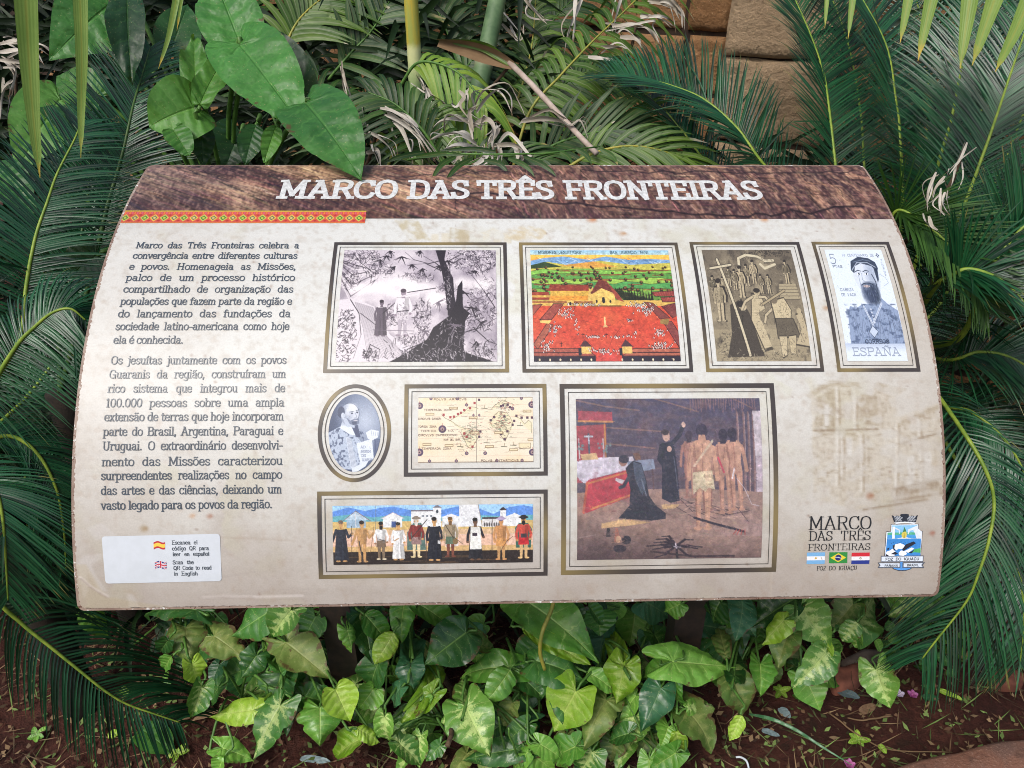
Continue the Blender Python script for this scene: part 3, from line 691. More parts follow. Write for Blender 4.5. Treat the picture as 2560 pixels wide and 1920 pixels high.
    for (a, b), s_, c in (((1557, 584), .006, (176, 136, 100)), ((1480, 549), .008, (186, 120, 80)), ((1910, 549), .007, (186, 130, 90)), ((2064, 770), .005, (170, 130, 96)), ((2175, 1240), .006, (150, 104, 76)), ((480, 1290), .004, (190, 150, 116)), ((360, 1322), .006, (150, 126, 92)), ((524, 1291), .004, (160, 112, 90)), ((2330, 1333), .004, (150, 90, 70))):
        q = px2sh([(a, b)])[0]; cv.ell(q[0], q[1], s_ * .7, s_, c, .6, 1.2); cv.ell(q[0] + .002, q[1] - .001, s_ * .4, s_ * .5, c, .6)
    for k in range(22):
        x0, y0 = rr.uniform(.25, .98), rr.uniform(.16, .95); cv.line([(x0, y0), (x0 + rr.normal(0, .01), y0 + rr.uniform(.03, .13))], .8, (208, 196, 172), .35)
    return cv
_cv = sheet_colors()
def sample(cv, X, Y):
    fx = np.clip(X * cv.w - .5, 0, cv.w - 1.001); fy = np.clip(Y * cv.h - .5, 0, cv.h - 1.001)
    i, j = fx.astype(int), fy.astype(int); a, b = (fx - i)[..., None], (fy - j)[..., None]
    A = cv.a
    return (A[j, i] * (1 - a) + A[j, i + 1] * a) * (1 - b) + (A[j + 1, i] * (1 - a) + A[j + 1, i + 1] * a) * b
_q = us2sheet(np.stack([SH_U, SH_S], -1))
# the vinyl has lifted into a few ripples along the bottom
_bub = 0.00035 * np.exp(-((SH_S - .962) / .012) ** 2) * np.exp(-((SH_U + .18) / .22) ** 2) * (1 + .5 * np.sin(SH_U * 60)) \
     + 0.0003 * np.exp(-(((SH_S - .93) * PL - (SH_U + .52) * .55) / .0035) ** 2) * np.exp(-((SH_U + .535) / .035) ** 2)
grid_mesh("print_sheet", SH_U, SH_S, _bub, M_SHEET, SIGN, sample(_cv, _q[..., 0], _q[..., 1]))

# --- wooden title band
US = lambda *p: px2us(p)
s_hb = float(px2us([(1280, 547)])[0, 1])
def wood_colors(W, H):
    cv = Cv(W, H, (116, 82, 69)); x, y = cv.x, cv.y; X = x * W / H
    warp = cv.fbm(9, 2, 5); w2 = cv.fbm(26, 4, 8)
    # growth rings: shallow bands sweeping down to the right on the left, a steep rippled fan on the right
    g1 = y - .33 * X - .02 * X * X * .2 + (warp - .5) * 1.3; t1 = X + .33 * y
    b1 = .5 + .5 * np.sin(g1 * 6.0 + (w2 - .5) * 2); st1 = cv.vxy(g1 * 9 + 40, t1 * .5, 61) * .6 + cv.vxy(g1 * 26 + 40, t1 * .9, 62) * .4
    L_ = np.clip(1.25 - x * 1.7, 0, 1)
    cv.tint(np.clip(b1 * .7 + st1 * .7 - .62, 0, 1) * 2.2 * L_, (190, 154, 124), .8); cv.tint(np.clip(.62 - b1 * .5 - st1 * .5, 0, 1) * 1.8 * L_, (74, 48, 46), .8)
    g2 = X - y * (.55 + .5 * np.clip(1.1 - x, 0, 1)) + (warp - .5) * 1.0; t2 = y + X * .2
    b2 = .5 + .5 * np.sin(g2 * 15 + (w2 - .5) * 3.5); st2 = cv.vxy(g2 * 11 + 40, t2 * 1.6, 63) * .6 + cv.vxy(g2 * 30 + 40, t2 * 3, 64) * .4
    R_ = np.clip(x * 3 - 1.35, 0, 1)
    cv.tint(R_ * .9, (88, 62, 58), .75); cv.tint(np.clip(b2 * .6 + st2 * .8 - .66, 0, 1) * 2.4 * R_, (170, 130, 104), .8); cv.tint(np.clip(.5 - st2, 0, 1) * 1.6 * R_, (52, 36, 40), .8)
    M_ = np.clip(1 - np.abs(x - .42) * 4.5, 0, 1); cv.tint(np.clip(cv.vxy(g1 * 3 + 30, t1 * .8, 67) - .3, 0, 1) * M_ * 1.3, (168, 124, 96), .45)
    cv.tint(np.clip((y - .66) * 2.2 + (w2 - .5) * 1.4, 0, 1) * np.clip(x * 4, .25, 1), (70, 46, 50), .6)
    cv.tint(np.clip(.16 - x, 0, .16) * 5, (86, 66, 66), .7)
    cv.brush(1500, .014, 1.1, 71, .30, .31, .6, 0, 1, 0, .52, .06); cv.brush(500, .03, 1.0, 72, .34, .33, .5, 0, 1, 0, .45, .05)
    cv.brush(1500, .007, 1.2, 73, .32, 1.05, .6, 0, 1, .5, 1, .16); cv.brush(260, .02, 1.0, 75, .35, .06, .5, 0, 1, .6, 1, .05)
    f = cv.fbm(300, 26, 41, 2); cv.tint((f - .5) * 3, (206, 172, 146), .34); cv.tint((.5 - f) * 3, (48, 30, 32), .36)
    def crack(pts, w_, seed):
        rr = np.random.default_rng(seed); q = []
        for (x0, y0), (x1, y1) in zip(pts[:-1], pts[1:]):
            for k in range(8):
                t_ = k / 8; q.append((x0 + (x1 - x0) * t_ + rr.normal(0, .0012), y0 + (y1 - y0) * t_ + rr.normal(0, .02)))
        cv.line(q, w_, (32, 20, 22), .85)
    mu = cv.a.mean((0, 1)); cv.a = np.clip((cv.a - mu) * 1.2 + mu * .95, 0.05, .95)
    crack([(.30, .22), (.22, .40), (.19, .62), (.20, .95)], 1.2, 1); crack([(.35, .38), (.27, .30), (.21, .28)], 1.0, 2); crack([(.14, .3), (.11, .1)], .9, 3)
    crack([(.36, .42), (.45, .55), (.55, .72), (.68, .86), (.80, .95), (.88, .88), (.98, .78)], 2.0, 4); crack([(.60, .12), (.78, .16), (.93, .17), (.99, .14)], 1.4, 5)
    crack([(.32, .24), (.42, .20), (.5, .12)], 1.1, 6); crack([(.26, .5), (.25, .8)], 1.0, 8); crack([(.42, .6), (.43, .92)], .9, 9)
    return cv
WU = np.linspace(-1, 1, 960)[None, :] * np.full((74, 1), PW / 2 - SI - .0006)
_k = np.linspace(0, 1, 74)[:, None]
WS = (SI + .0008) / PL + (s_hb - (SI + .0008) / PL) * _k + np.zeros_like(WU)
_d = np.clip(.009 - (WS * PL - SI), 0, .009); WU = WU * (1 - (.009 - np.sqrt(np.maximum(.009 ** 2 - _d ** 2, 0))) / .6)
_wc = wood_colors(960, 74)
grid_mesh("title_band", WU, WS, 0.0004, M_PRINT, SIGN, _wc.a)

# --- title lettering
bt = px2us([(692, 495), (993, 495), (1019, 495.5), (1173, 495.5), (1193, 496), (1386, 496), (1414, 497), (1909, 497)])
capT = float((px2us([(1280, 496)])[0, 1] - px2us([(1280, 455)])[0, 1]) * PL)
L = Letters()
for k, wd in enumerate(("MARCO", "DAS", "TRÊS", "FRONTEIRAS")):
    L.text(wd, bt[2 * k, 0], bt[2 * k + 1, 0], (bt[2 * k, 1] + bt[2 * k + 1, 1]) / 2, capT, capT * .18)
L.build("title_lettering", 0.0009, M_WHITE, SIGN)

# --- woven ornamental strip
def strip_colors(W, H):
    cv = Cv(W, H, (200, 82, 62)); x, y = cv.x, cv.y
    cv.rect(0, 0, 1, .10, (196, 170, 60)); cv.rect(0, .92, 1, 1, (214, 120, 60))
    n = 50
    for k in range(n * 2):
        cx = (k + .5) / (n * 2); c = (206, 92, 110) if k % 2 else (224, 120, 60); cv.rect(cx - .003, .14, cx + .003, .30, c)
    for k in range(12 * 2 + 2):
        cx = (k + .3) / 25.0; w_ = .0185
        cv.poly([(cx - w_, .60), (cx, .32), (cx + w_, .60), (cx, .88)], (222, 190, 74) if k % 2 else (190, 200, 84))
        cv.poly([(cx - w_ * .68, .60), (cx, .41), (cx + w_ * .68, .60), (cx, .79)], (90, 96, 84) if k % 2 else (70, 104, 50))
        cv.ell(cx, .60, .0055, .085, (206, 190, 110) if k % 2 else (180, 196, 70))
        for yy in (.38, .82): cv.poly([(cx + .02 - .008, yy), (cx + .02, yy - .06), (cx + .02 + .008, yy), (cx + .02, yy + .06)], (168, 40, 40))
    cv.tint((cv.fbm(200, 14, 3, 2) - .5) * 2, (120, 60, 40), .3)
    return cv
a = px2us([(600, 527.5), (916, 530), (912, 559.5), (600, 558)])
OU = np.linspace(-PW / 2 + SI + .001, a[1, 0], 420)[None, :] * np.ones((28, 1)); OS = a[0, 1] + (a[3, 1] - a[0, 1]) * np.linspace(0, 1, 28)[:, None] + np.zeros_like(OU)
grid_mesh("ornamental_strip", OU, OS, 0.0008, M_PRINT, SIGN, strip_colors(420, 28).a)

# --- body text
BODY = [("Marco das Três Fronteiras celebra a", 621, 1), ("convergência entre diferentes culturas", 647, 1), ("e povos. Homenageia as Missões,", 674.6, 1), ("palco de um processo histórico", 702.4, 1),
        ("compartilhado de organização das", 731.5, 1), ("populações que fazem parte da região e", 762, 1), ("do lançamento das fundações da", 793, 1), ("sociedade latino-americana como hoje", 825, 1), ("ela é conhecida.", 859, 0),
        ("Os jesuítas juntamente com os povos", 910, 1), ("Guaranis da região, construíram um", 945, 1), ("rico sistema que integrou mais de", 980.6, 1), ("100.000 pessoas sobre uma ampla", 1016.7, 1), ("extensão de terras que hoje incorporam", 1051.4, 1),
        ("parte do Brasil, Argentina, Paraguai e", 1088, 1), ("Uruguai. O extraordinário desenvolvi-", 1124, 1), ("mento das Missões caracterizou", 1163, 1), ("surpreendentes realizações no campo", 1197.7, 1), ("das artes e das ciências, deixando um", 1234.5, 1), ("vasto legado para os povos da região.", 1271.5, 2)]
LX = [338.5, 331, 322, 314, 307.5, 300.5, 294, 288, 283, 276.5, 272.5, 269, 264.5, 260.5, 258, 256.5, 254.5, 252.5, 252.3, 252.6]
RX = [747, 743, 740, 737, 733, 729.5, 726, 723, 458, 716, 714.5, 712.5, 710.5, 709, 708, 707, 706.5, 705.5, 704.5, 681]
L = Letters()
BL_ = px2us([(x, b) for x, (_, b, _) in zip(LX, BODY)]); BR_ = px2us([(x, b) for x, (_, b, _) in zip(RX, BODY)])
for (txt, b, j), l, r in zip(BODY, BL_, BR_):
    L.text(txt, l[0], r[0], (l[1] + r[1]) / 2, 0.0112, 0.00125, slope=0.0)
L.build("body_text", 0.0008, M_INK, SIGN)
# ------------------------------------------------------------------ framed pictures printed on the sign
t = NT("printed_frame_ink"); a_ = t.new("ShaderNodeAttribute", attribute_name='print'); u_, v_, uv_ = t.uv()
M_FRAME = t.finish(t.mix(1.0, a_.outputs['Color'], t.ramp(t.noise(uv_, 500.0, 2.0), .2, .8, .88, 1.08, False), 'MULTIPLY'), 0.34, 0.5)
GOLD, DARK = np.array((132, 116, 76.)), np.array((66, 60, 58.))
def frame_ring(name, rect, off, bw, parent, phase, lift=0.0008, cols=None, oval=False):
    """one printed border: four strips (or an oval ring) meeting at mitred corners"""
    u0, u1, s0, s1 = rect
    u0, u1, v0, v1 = u0 + off, u1 - off, s0 * PL + off, s1 * PL - off
    n = 40; vs = []; cs = []; fs = []
    if oval:
        m = 120; cu, cv_, ru, rv = (u0 + u1) / 2, (v0 + v1) / 2, (u1 - u0) / 2, (v1 - v0) / 2
        path = [((cu + ru * math.cos(k / m * 2 * math.pi), cv_ + rv * math.sin(k / m * 2 * math.pi)), (cu + (ru - bw) * math.cos(k / m * 2 * math.pi), cv_ + (rv - bw) * math.sin(k / m * 2 * math.pi))) for k in range(m)]
    else:
        o = [(u0, v0), (u1, v0), (u1, v1), (u0, v1)]; i_ = [(u0 + bw, v0 + bw), (u1 - bw, v0 + bw), (u1 - bw, v1 - bw), (u0 + bw, v1 - bw)]
        path = []
        for q in range(4):
            for k in range(n):
                f = k / n; A, B, Cc, D = o[q], o[(q + 1) % 4], i_[q], i_[(q + 1) % 4]
                path.append(((A[0] + (B[0] - A[0]) * f, A[1] + (B[1] - A[1]) * f), (Cc[0] + (D[0] - Cc[0]) * f, Cc[1] + (D[1] - Cc[1]) * f)))
    m = len(path)
    for k, (p, q) in enumerate(path):
        g = 0.5 + 0.5 * math.sin(k / m * 2 * math.pi * 3 + phase); g = g ** 2.2
        c = DARK * (1 - g) + GOLD * g if cols is None else np.array(cols, float)
        vs += [p, q]; cs += [c, c]
    for k in range(m):
        j = (k + 1) % m; fs.append((2 * k, 2 * k + 1, 2 * j + 1, 2 * j))
    A = np.array(vs); co = surf(A[:, 0], A[:, 1] / PL, lift)
    ob = obj(name, co, fs, M_FRAME, None, False)
    at_ = ob.data.color_attributes.new(name='print', type='FLOAT_COLOR', domain='POINT')
    cc = np.ones((len(vs), 4), np.float32); cc[:, :3] = lin(np.array(cs) / 255.0 + 1e-9); at_.data.foreach_set('color', cc.ravel())
    return adopt(ob, parent)
def rect_of(tl, tr, br, bl):
    q = px2us([tl, tr, br, bl]); return ((q[0, 0] + q[3, 0]) / 2, (q[1, 0] + q[2, 0]) / 2, (q[0, 1] + q[1, 1]) / 2, (q[2, 1] + q[3, 1]) / 2)
def picture(label, corners, bw, inset, cv, phase, oval=False, top=None):
    r = rect_of(*corners)
    fr = frame_ring("picture_frame", r, 0, bw, SIGN, phase, oval=oval); fr['label'] = label
    frame_ring("frame_line", r, bw * 1.75, 0.0009 if not oval else 0.0011, fr, phase, cols=(64, 60, 54), oval=oval)
    u0, u1, v0, v1 = r[0] + inset, r[1] - inset, r[2] * PL + inset * .96, r[3] * PL - inset * .96
    gx, gy = np.linspace(0, 1, cv.w), np.linspace(0, 1, cv.h)
    if oval:                           # an oval picture: the grid is squeezed into the ellipse
        X, Y = np.meshgrid(gx * 2 - 1, gy * 2 - 1)
        EX, EY = X * np.sqrt(1 - Y * Y / 2), Y * np.sqrt(1 - X * X / 2)
        U = (u0 + u1) / 2 + EX * (u1 - u0) / 2; Sg = ((v0 + v1) / 2 + EY * (v1 - v0) / 2) / PL
        col = sample(cv, (EX + 1) / 2, (EY + 1) / 2)
    else:
        U, Sg = np.meshgrid(u0 + (u1 - u0) * gx, (v0 + (v1 - v0) * gy) / PL); col = cv.a
    grid_mesh("picture", U, Sg, 0.0008, M_PRINT, fr, col)
    return fr
def person(c, x, yf, h, top, legs=None, skin=(150, 104, 74), hair=(40, 32, 30), robe=False, asp=1.0, hat=None, arm=0.0, bare=False, feet=None, beard=False, skirt=None, lean=0.0):
    """a small painted standing figure: x, foot line and height in picture fractions"""
    w = h * .30 * asp; yt = yf - h; P = lambda a, b: (x + a * w + lean * (1 - b) * w, yt + b * h)
    ol = (34, 28, 28)
    if robe: q = [P(-.32, .22), P(.30, .22), P(.42, .60), P(.52, .95), P(-.5, .95), P(-.42, .6)]; c.poly(q, top); c.line(q + q[:1], .8, ol, .55); c.line([P(-.1, .4), P(-.16, .93)], .9, tuple(int(v * .7) for v in top), .8); c.line([P(.16, .4), P(.22, .93)], .9, tuple(int(v * .72) for v in top), .8)
    else:
        lc = legs or skin
        c.poly([P(-.30, .52), P(-.02, .52), P(-.08, .95), P(-.26, .95)], lc); c.poly([P(.02, .52), P(.30, .52), P(.26, .95), P(.08, .95)], lc)
        q = [P(-.40, .19), P(.38, .19), P(.30, .55), P(-.30, .55)]; c.poly(q, skin if bare else top); c.line(q + q[:1], .8, ol, .5); c.line([P(.12, .22), P(.10, .54)], 1.0, tuple(int(v * .78) for v in (skin if bare else top)), .7); c.line([P(-.02, .55), P(-.08, .94)], .8, ol, .5)
        if bare: c.line([P(0, .24), P(0, .46)], 1.0, tuple(int(v * .7) for v in skin), .7); c.line([P(-.2, .32), P(.2, .32)], .9, tuple(int(v * .7) for v in skin), .5)
        if skirt: c.poly([P(-.34, .48), P(.34, .48), P(.38, .66), P(-.38, .66)], skirt)
    sl = skin if bare else top
    c.line([P(-.36, .23), P(-.52, .40), P(-.46 - arm * .3, .55)], max(1.2, h * c.h * .055), sl); c.line([P(.34, .23), P(.52, .40), P(.46 + arm * .4, .52 - arm * .25)], max(1.2, h * c.h * .055), sl)
    c.ell(*P(-.46 - arm * .3, .56), .028 * h * asp, .026 * h, skin); c.ell(*P(.46 + arm * .4, .53 - arm * .25), .028 * h * asp, .026 * h, skin)
    sd_ = tuple(int(v * .55) for v in (top if not bare else skin)); c.poly([P(.10, .21), P(.36, .21), P(.30, .55), P(.12, .55)], sd_, .4)
    if robe: c.poly([P(.12, .55), P(.40, .56), P(.52, .95), P(.20, .95)], sd_, .4); c.poly([P(-.05, .5), P(.02, .5), P(.0, .95), P(-.12, .95)], sd_, .35)
    c.ell(*P(0, .085), .17 * w, .078 * h, skin); c.poly([P(-.09, .13), P(.09, .13), P(.12, .21), P(-.12, .21)], skin)
    c.ell(*P(-.02, .045), .18 * w, .045 * h, hair)
    if beard: c.ell(*P(0, .155), .13 * w, .055 * h, hair)
    if hat: c.ell(*P(0, .03), .34 * w, .03 * h, hat); c.ell(*P(0, .01), .2 * w, .035 * h, hat)
    fc = feet or skin
    c.ell(*P(-.24, .965), .17 * w, .022 * h, fc); c.ell(*P(.24, .965), .17 * w, .022 * h, fc)

# 1 -- wash drawing of tangled forest
def clump(c, r, cx, cy, rx, ry, n, ln, tones, w=1.0, al=.75, ang=None):
    for k in range(n):
        a, q = r.uniform(0, 6.283), r.random() ** .6; x, y = cx + rx * q * math.cos(a), cy + ry * q * math.sin(a)
        t = r.uniform(0, 6.283) if ang is None else r.normal(ang, .5); l = ln * r.uniform(.5, 1.3); dx, dy = l * math.cos(t), l * math.sin(t) * c.w / c.h
        b = r.normal(0, l * .35); c.line([(x - dx, y - dy), (x + b, y - b), (x + dx, y + dy)], w * r.uniform(1.3, 2.5), tones[int(r.integers(len(tones)))], al, True)
def leafstar(c, r, x, y, s_, col, down=True):
    for k in range(8):
        a = r.uniform(.3, 2.9) if down else r.uniform(-.6, 3.8); L_ = s_ * r.uniform(.6, 1.1)
        c.line([(x, y), (x + L_ * .5 * math.cos(a) * .7, y + L_ * .5 * math.sin(a)), (x + L_ * math.cos(a) * .75, y + L_ * math.sin(a) * 1.15)], 3.6, col, .85, True)
def pic_forest():
    c = Cv(400, 278, (188, 178, 186)); r = np.random.default_rng(21)
    DK, MD, LT = (44, 38, 46), (112, 102, 112), (228, 220, 222)
    c.tint((c.fbm(5, 6, 2) - .42) * 3, (232, 224, 224), .8); c.tint((.52 - c.fbm(10, 7, 8)) * 3.5, (124, 114, 126), .6)
    for q in ((.10, .08, .14, .12, 170), (.86, .10, .15, .14, 220), (.24, .20, .10, .09, 80), (.06, .30, .08, .1, 90), (.92, .40, .09, .14, 90), (.48, .28, .12, .05, 60), (.70, .38, .1, .06, 50), (.88, .62, .12, .14, 130), (.32, .62, .12, .10, 90), (.53, .62, .06, .16, 110)):
        clump(c, r, q[0], q[1], q[2], q[3], int(q[4] * 1.6), .014, (DK, DK, MD, MD, LT), 1.1, .75)
    for k in range(11): c.line([(.0, .02 + k * .03), (.07, .0 + k * .05), (.11 + k * .012, .12 + k * .02), (.19, .2 + k * .018)], 2.4, DK if k % 2 else LT, .6)
    for x, y, a, b in ((.36, .32, .12, .06), (.50, .37, .12, .06), (.63, .47, .08, .06), (.90, .34, .08, .05), (.20, .38, .14, .05), (.40, .43, .1, .05), (.78, .33, .06, .06)): c.ell(x, y, a, b, (240, 233, 232), .8, 1.0)
    # pale buttress root at the left, dark thicket behind it
    c.poly([(0, .48), (.10, .47), (.22, .54), (.33, .78), (.52, .95), (.46, 1), (0, 1)], (216, 208, 212)); clump(c, r, .05, .78, .07, .24, 240, .012, (DK, DK, MD, LT), 1.2, .8)
    for k in range(26): t_ = k / 26; c.line([(.10 + t_ * .12, .50 + t_ * .05), (.16 + t_ * .16, .72 + t_ * .08), (.20 + t_ * .26, .97)], .9, MD if k % 3 else DK, .55)
    for q in ([(.07, .48), (.13, .6), (.15, .78), (.11, .97)], [(.0, .72), (.09, .60)], [(.14, .6), (.24, .7)], [(.18, .97), (.21, .86), (.27, .90), (.26, 1)]): c.line(q, 2.6, DK, .9, True)
    clump(c, r, .21, .95, .05, .06, 60, .01, (DK, MD), 1.2, .8)
    # hunter and companion
    person(c, .27, .80, .32, (96, 86, 96), None, (110, 98, 108), (50, 42, 50), asp=.8, robe=True); c.line([(.28, .60), (.36, .50)], 1.8, DK)
    person(c, .405, .80, .42, (222, 216, 218), (176, 166, 174), (150, 136, 146), (84, 74, 82), asp=.8, skirt=(206, 198, 202)); c.line([(.43, .415), (.61, .375)], 2.0, DK); c.line([(.40, .45), (.50, .41)], 4, (214, 206, 210)); c.line([(.37, .585), (.44, .575)], 2.2, DK); c.line([(.22, .74), (.48, .75)], 1.2, MD)
    clump(c, r, .405, .60, .035, .12, 70, .006, (MD, MD, LT), .9, .6); clump(c, r, .46, .82, .10, .05, 90, .01, (DK, MD, LT), 1.0, .7)
    # leaning trunk, stump, roots
    c.poly([(.60, 0), (.67, 0), (.66, .10), (.72, .28), (.73, .45), (.76, .62), (.69, .62), (.67, .40), (.64, .18)], DK); clump(c, r, .69, .30, .025, .30, 150, .008, (LT, MD, DK), 1.0, .55, 1.4)
    c.poly([(.75, .36), (.78, .30), (.785, .55), (.83, .60), (.80, .66), (.79, .92), (.98, 1), (.33, 1), (.42, .94), (.56, .82), (.60, .72), (.70, .62), (.74, .50)], (36, 31, 38)); clump(c, r, .70, .80, .10, .16, 160, .010, (MD, LT, DK), 1.0, .55); clump(c, r, .62, .95, .28, .06, 200, .012, (MD, LT, DK, DK), 1.1, .7, .9)
    for q in ([(.66, .10), (.56, .14), (.46, .10), (.40, .02)], [(.66, .20), (.60, .13), (.52, .06)], [(.68, .12), (.74, .07), (.82, .0)], [(.66, .22), (.54, .14), (.44, .15)], [(.80, .76), (.90, .72), (1, .64)], [(.99, .55), (.92, .40), (.84, .25)], [(.55, .84), (.44, .90), (.38, .98)], [(.85, .72), (.95, .84), (1, .86)], [(.58, .86), (.66, .82), (.72, .88)], [(.50, .93), (.62, .90), (.70, .96)]): c.line(q, 2.8, DK, .9, True)
    for x, y, s_ in ((.28, .06, .07), (.24, .10, .06), (.38, .07, .08), (.34, .17, .05), (.45, .15, .06), (.52, .19, .06), (.63, .16, .06), (.68, .11, .07), (.86, .21, .06), (.30, .01, .06), (.50, .01, .06)): leafstar(c, r, x, y, s_, DK)
    for x, y, s_ in ((.88, .47, .09), (.80, .42, .06), (.63, .50, .07), (.84, .55, .08), (.74, .70, .08), (.76, .82, .10), (.87, .84, .08), (.55, .76, .07), (.9, .68, .06), (.95, .9, .07)): leafstar(c, r, x, y, s_, DK if r.random() < .6 else MD, False)
    c.ell(.92, .90, .04, .06, (190, 182, 188), .8); clump(c, r, .92, .90, .05, .07, 50, .008, (DK, MD), 1.0, .7)
    for k in range(130): x, y = r.uniform(.30, 1), r.uniform(.84, 1); a = r.uniform(3.4, 6); c.line([(x, y), (x + .03 * math.cos(a), y + .05 * math.sin(a))], r.uniform(.8, 1.6), (30, 26, 32) if k % 3 else (186, 178, 184), .75)
    c.grain(.06, 4); return c
picture("wash drawing of a smoky forest with a small hunter and leaning dark tree", ((836.4, 605.4), (1266.6, 607.7), (1272, 931.4), (807.7, 932.6)), .0052, .0165, pic_forest(), -1.2)

# 2 -- painted tile mural of a mission square
def pic_mission():
    c = Cv(420, 311, (150, 190, 220)); r = np.random.default_rng(5)
    c.vgrad(0, .06, (140, 186, 214), (190, 210, 200)); c.vgrad(.05, .12, (236, 196, 90), (240, 160, 70))
    c.poly([(0, .11), (.1, .08), (.24, .065), (.42, .10), (.54, .065), (.7, .10), (.85, .09), (1, .10), (1, .2), (0, .2)], (120, 158, 196))
    for k in range(40):
        x = r.uniform(0, 1); c.line([(x, r.uniform(.08, .15)), (x + .06, r.uniform(.10, .17))], 1.3, (220, 226, 226) if k % 2 else (60, 100, 150), .7)
    c.poly([(0, .16), (.12, .12), (.25, .15), (.5, .11), (.72, .15), (1, .13), (1, .45), (0, .45)], (190, 180, 80))
    c.poly([(.2, .16), (.45, .115), (.62, .17), (.4, .18)], (222, 150, 70), .8); c.poly([(0, .155), (.1, .12), (.22, .17), (0, .19)], (50, 70, 40))
    for k, (y, col) in enumerate(((.20, (130, 186, 80)), (.24, (92, 150, 70)), (.285, (150, 190, 80)), (.33, (80, 150, 80)), (.38, (120, 170, 70)), (.43, (100, 140, 60)))):
        pts = [(i / 12, y + r.normal(0, .008)) for i in range(13)]; c.poly(pts + [(1, .55), (0, .55)], col)
        c.line(pts, 1.6, (60, 60, 34), .7)
        for i in range(7): x = r.uniform(0, 1); c.line([(x, y + .012), (x + r.uniform(.06, .2), y + r.uniform(.0, .02))], 2.6, (140, 66, 44), .8)
    for k in range(110):
        x, y = r.uniform(0, 1), r.uniform(.17, .42)
        if .42 < x < .62 and y > .30: continue
        s_ = .008 + .02 * (y - .1); c.ell(x, y, s_, s_ * 1.3, (40, 40, 26), .9); c.ell(x + .003, y - .006, s_ * .55, s_ * .6, (150, 96, 60), .85)
    for k in range(26): x = .56 + k * .014; y = .36 + k * .006 + r.normal(0, .008); c.ell(x, y + .05, .010, .05, (34, 40, 24), .95)
    for k in range(9): x = .68 + k * .02; c.poly([(x - .01, .49), (x, .36 + r.uniform(0, .05)), (x + .01, .49)], (30, 36, 22))
    c.rect(0, .515, 1, 1, (196, 74, 52)); c.tint(np.clip((c.fbm(6, 8, 3) - .45) * 3, 0, 1) * (c.y > .52), (214, 106, 66), .6); c.tint(np.clip((c.y - .62) * 2, 0, 1) * (c.y > .6), (190, 62, 62), .55)
    # wall, college and church
    c.rect(0, .485, 1, .535, (206, 168, 86)); c.rect(.13, .38, .41, .48, (214, 170, 74)); c.poly([(.11, .40), (.13, .345), (.40, .345), (.40, .40)], (140, 58, 44)); c.rect(.12, .445, .40, .485, (224, 150, 60)); c.rect(0, .41, .12, .48, (150, 62, 46)); c.rect(0, .44, .13, .46, (206, 160, 80))
    c.poly([(.40, .40), (.43, .36), (.43, .53), (.38, .53)], (212, 176, 96)); c.poly([(.42, .53), (.42, .42), (.49, .375), (.58, .42), (.58, .53)], (222, 186, 100)); c.poly([(.41, .42), (.475, .295), (.53, .31), (.60, .42), (.58, .425), (.49, .375), (.42, .43)], (110, 52, 44)); c.poly([(.53, .31), (.60, .42), (.64, .50), (.59, .48)], (150, 70, 56))
    c.ell(.498, .485, .011, .028, (36, 34, 40)); c.ell(.45, .495, .007, .014, (40, 36, 38)); c.ell(.545, .495, .007, .014, (40, 36, 38)); c.rect(.41, .53, .62, .542, (120, 90, 50))
    c.rect(.25, .49, .28, .535, (216, 180, 100)); c.ell(.265, .515, .008, .016, (40, 36, 30)); c.rect(0, .495, .24, .507, (130, 52, 44)); c.rect(.29, .495, .42, .507, (130, 52, 44))
    for k in range(220): x, y = r.uniform(0, 1), r.uniform(.33, .53); c.line([(x, y), (x + .02, y + r.normal(0, .003))], .9, (70, 40, 30) if k % 2 else (240, 214, 130), .35)
    # long houses on both sides and in front
    def house(a, b, c2, d, col=(140, 60, 56)):
        c.poly([a, b, c2, d], col); c.line([a, b, c2, d, a], 1.6, (40, 28, 30), .9)
        for k in range(1, 9): f = k / 9; c.line([(a[0] + (b[0] - a[0]) * f, a[1] + (b[1] - a[1]) * f), (d[0] + (c2[0] - d[0]) * f, d[1] + (c2[1] - d[1]) * f)], .9, (206, 140, 100), .55)
    house((.15, .515), (.22, .515), (.13, .655), (.05, .655)); house((.10, .68), (.14, .70), (.03, .90), (0, .86), (150, 74, 62)); house((.0, .53), (.07, .52), (0, .62), (0, .60))
    house((.78, .50), (.84, .51), (.95, .64), (.88, .65), (104, 44, 48)); house((.90, .54), (1, .51), (1, .62), (.97, .64), (104, 44, 50)); house((.90, .68), (.96, .67), (1, .76), (1, .90), (112, 48, 52)); house((.84, .41), (1, .40), (1, .45), (.86, .45)); house((.9, .46), (1, .455), (1, .50), (.91, .50))
    c.poly([(.05, .66), (.13, .66), (.11, .69), (.05, .68)], (224, 190, 110)); c.poly([(.88, .655), (.95, .645), (.93, .70), (.88, .69)], (150, 120, 70))
    house((0, .895), (.36, .895), (.42, .955), (0, .955), (160, 84, 70)); house((.60, .955), (.68, .895), (1, .895), (1, .955), (160, 84, 70)); c.rect(0, .925, .40, .932, (60, 30, 34)); c.rect(.64, .925, 1, .932, (60, 30, 34)); c.rect(0, .958, .42, 1, (40, 34, 48)); c.rect(.60, .958, 1, 1, (40, 34, 48))
    for k in range(14): x = .04 + k * .07; c.ell(x, .985, .006, .01, (222, 206, 170))
    c.poly([(.42, 1), (.455, .93), (.545, .93), (.58, 1)], (196, 74, 66))
    for x in (.36, .64): c.rect(x - .035, .875, x + .032, .935, (222, 186, 106)); c.poly([(x - .045, .88), (x - .01, .82), (x + .04, .88)], (74, 46, 52)); c.rect(x - .055, .89, x - .035, .95, (34, 34, 50))
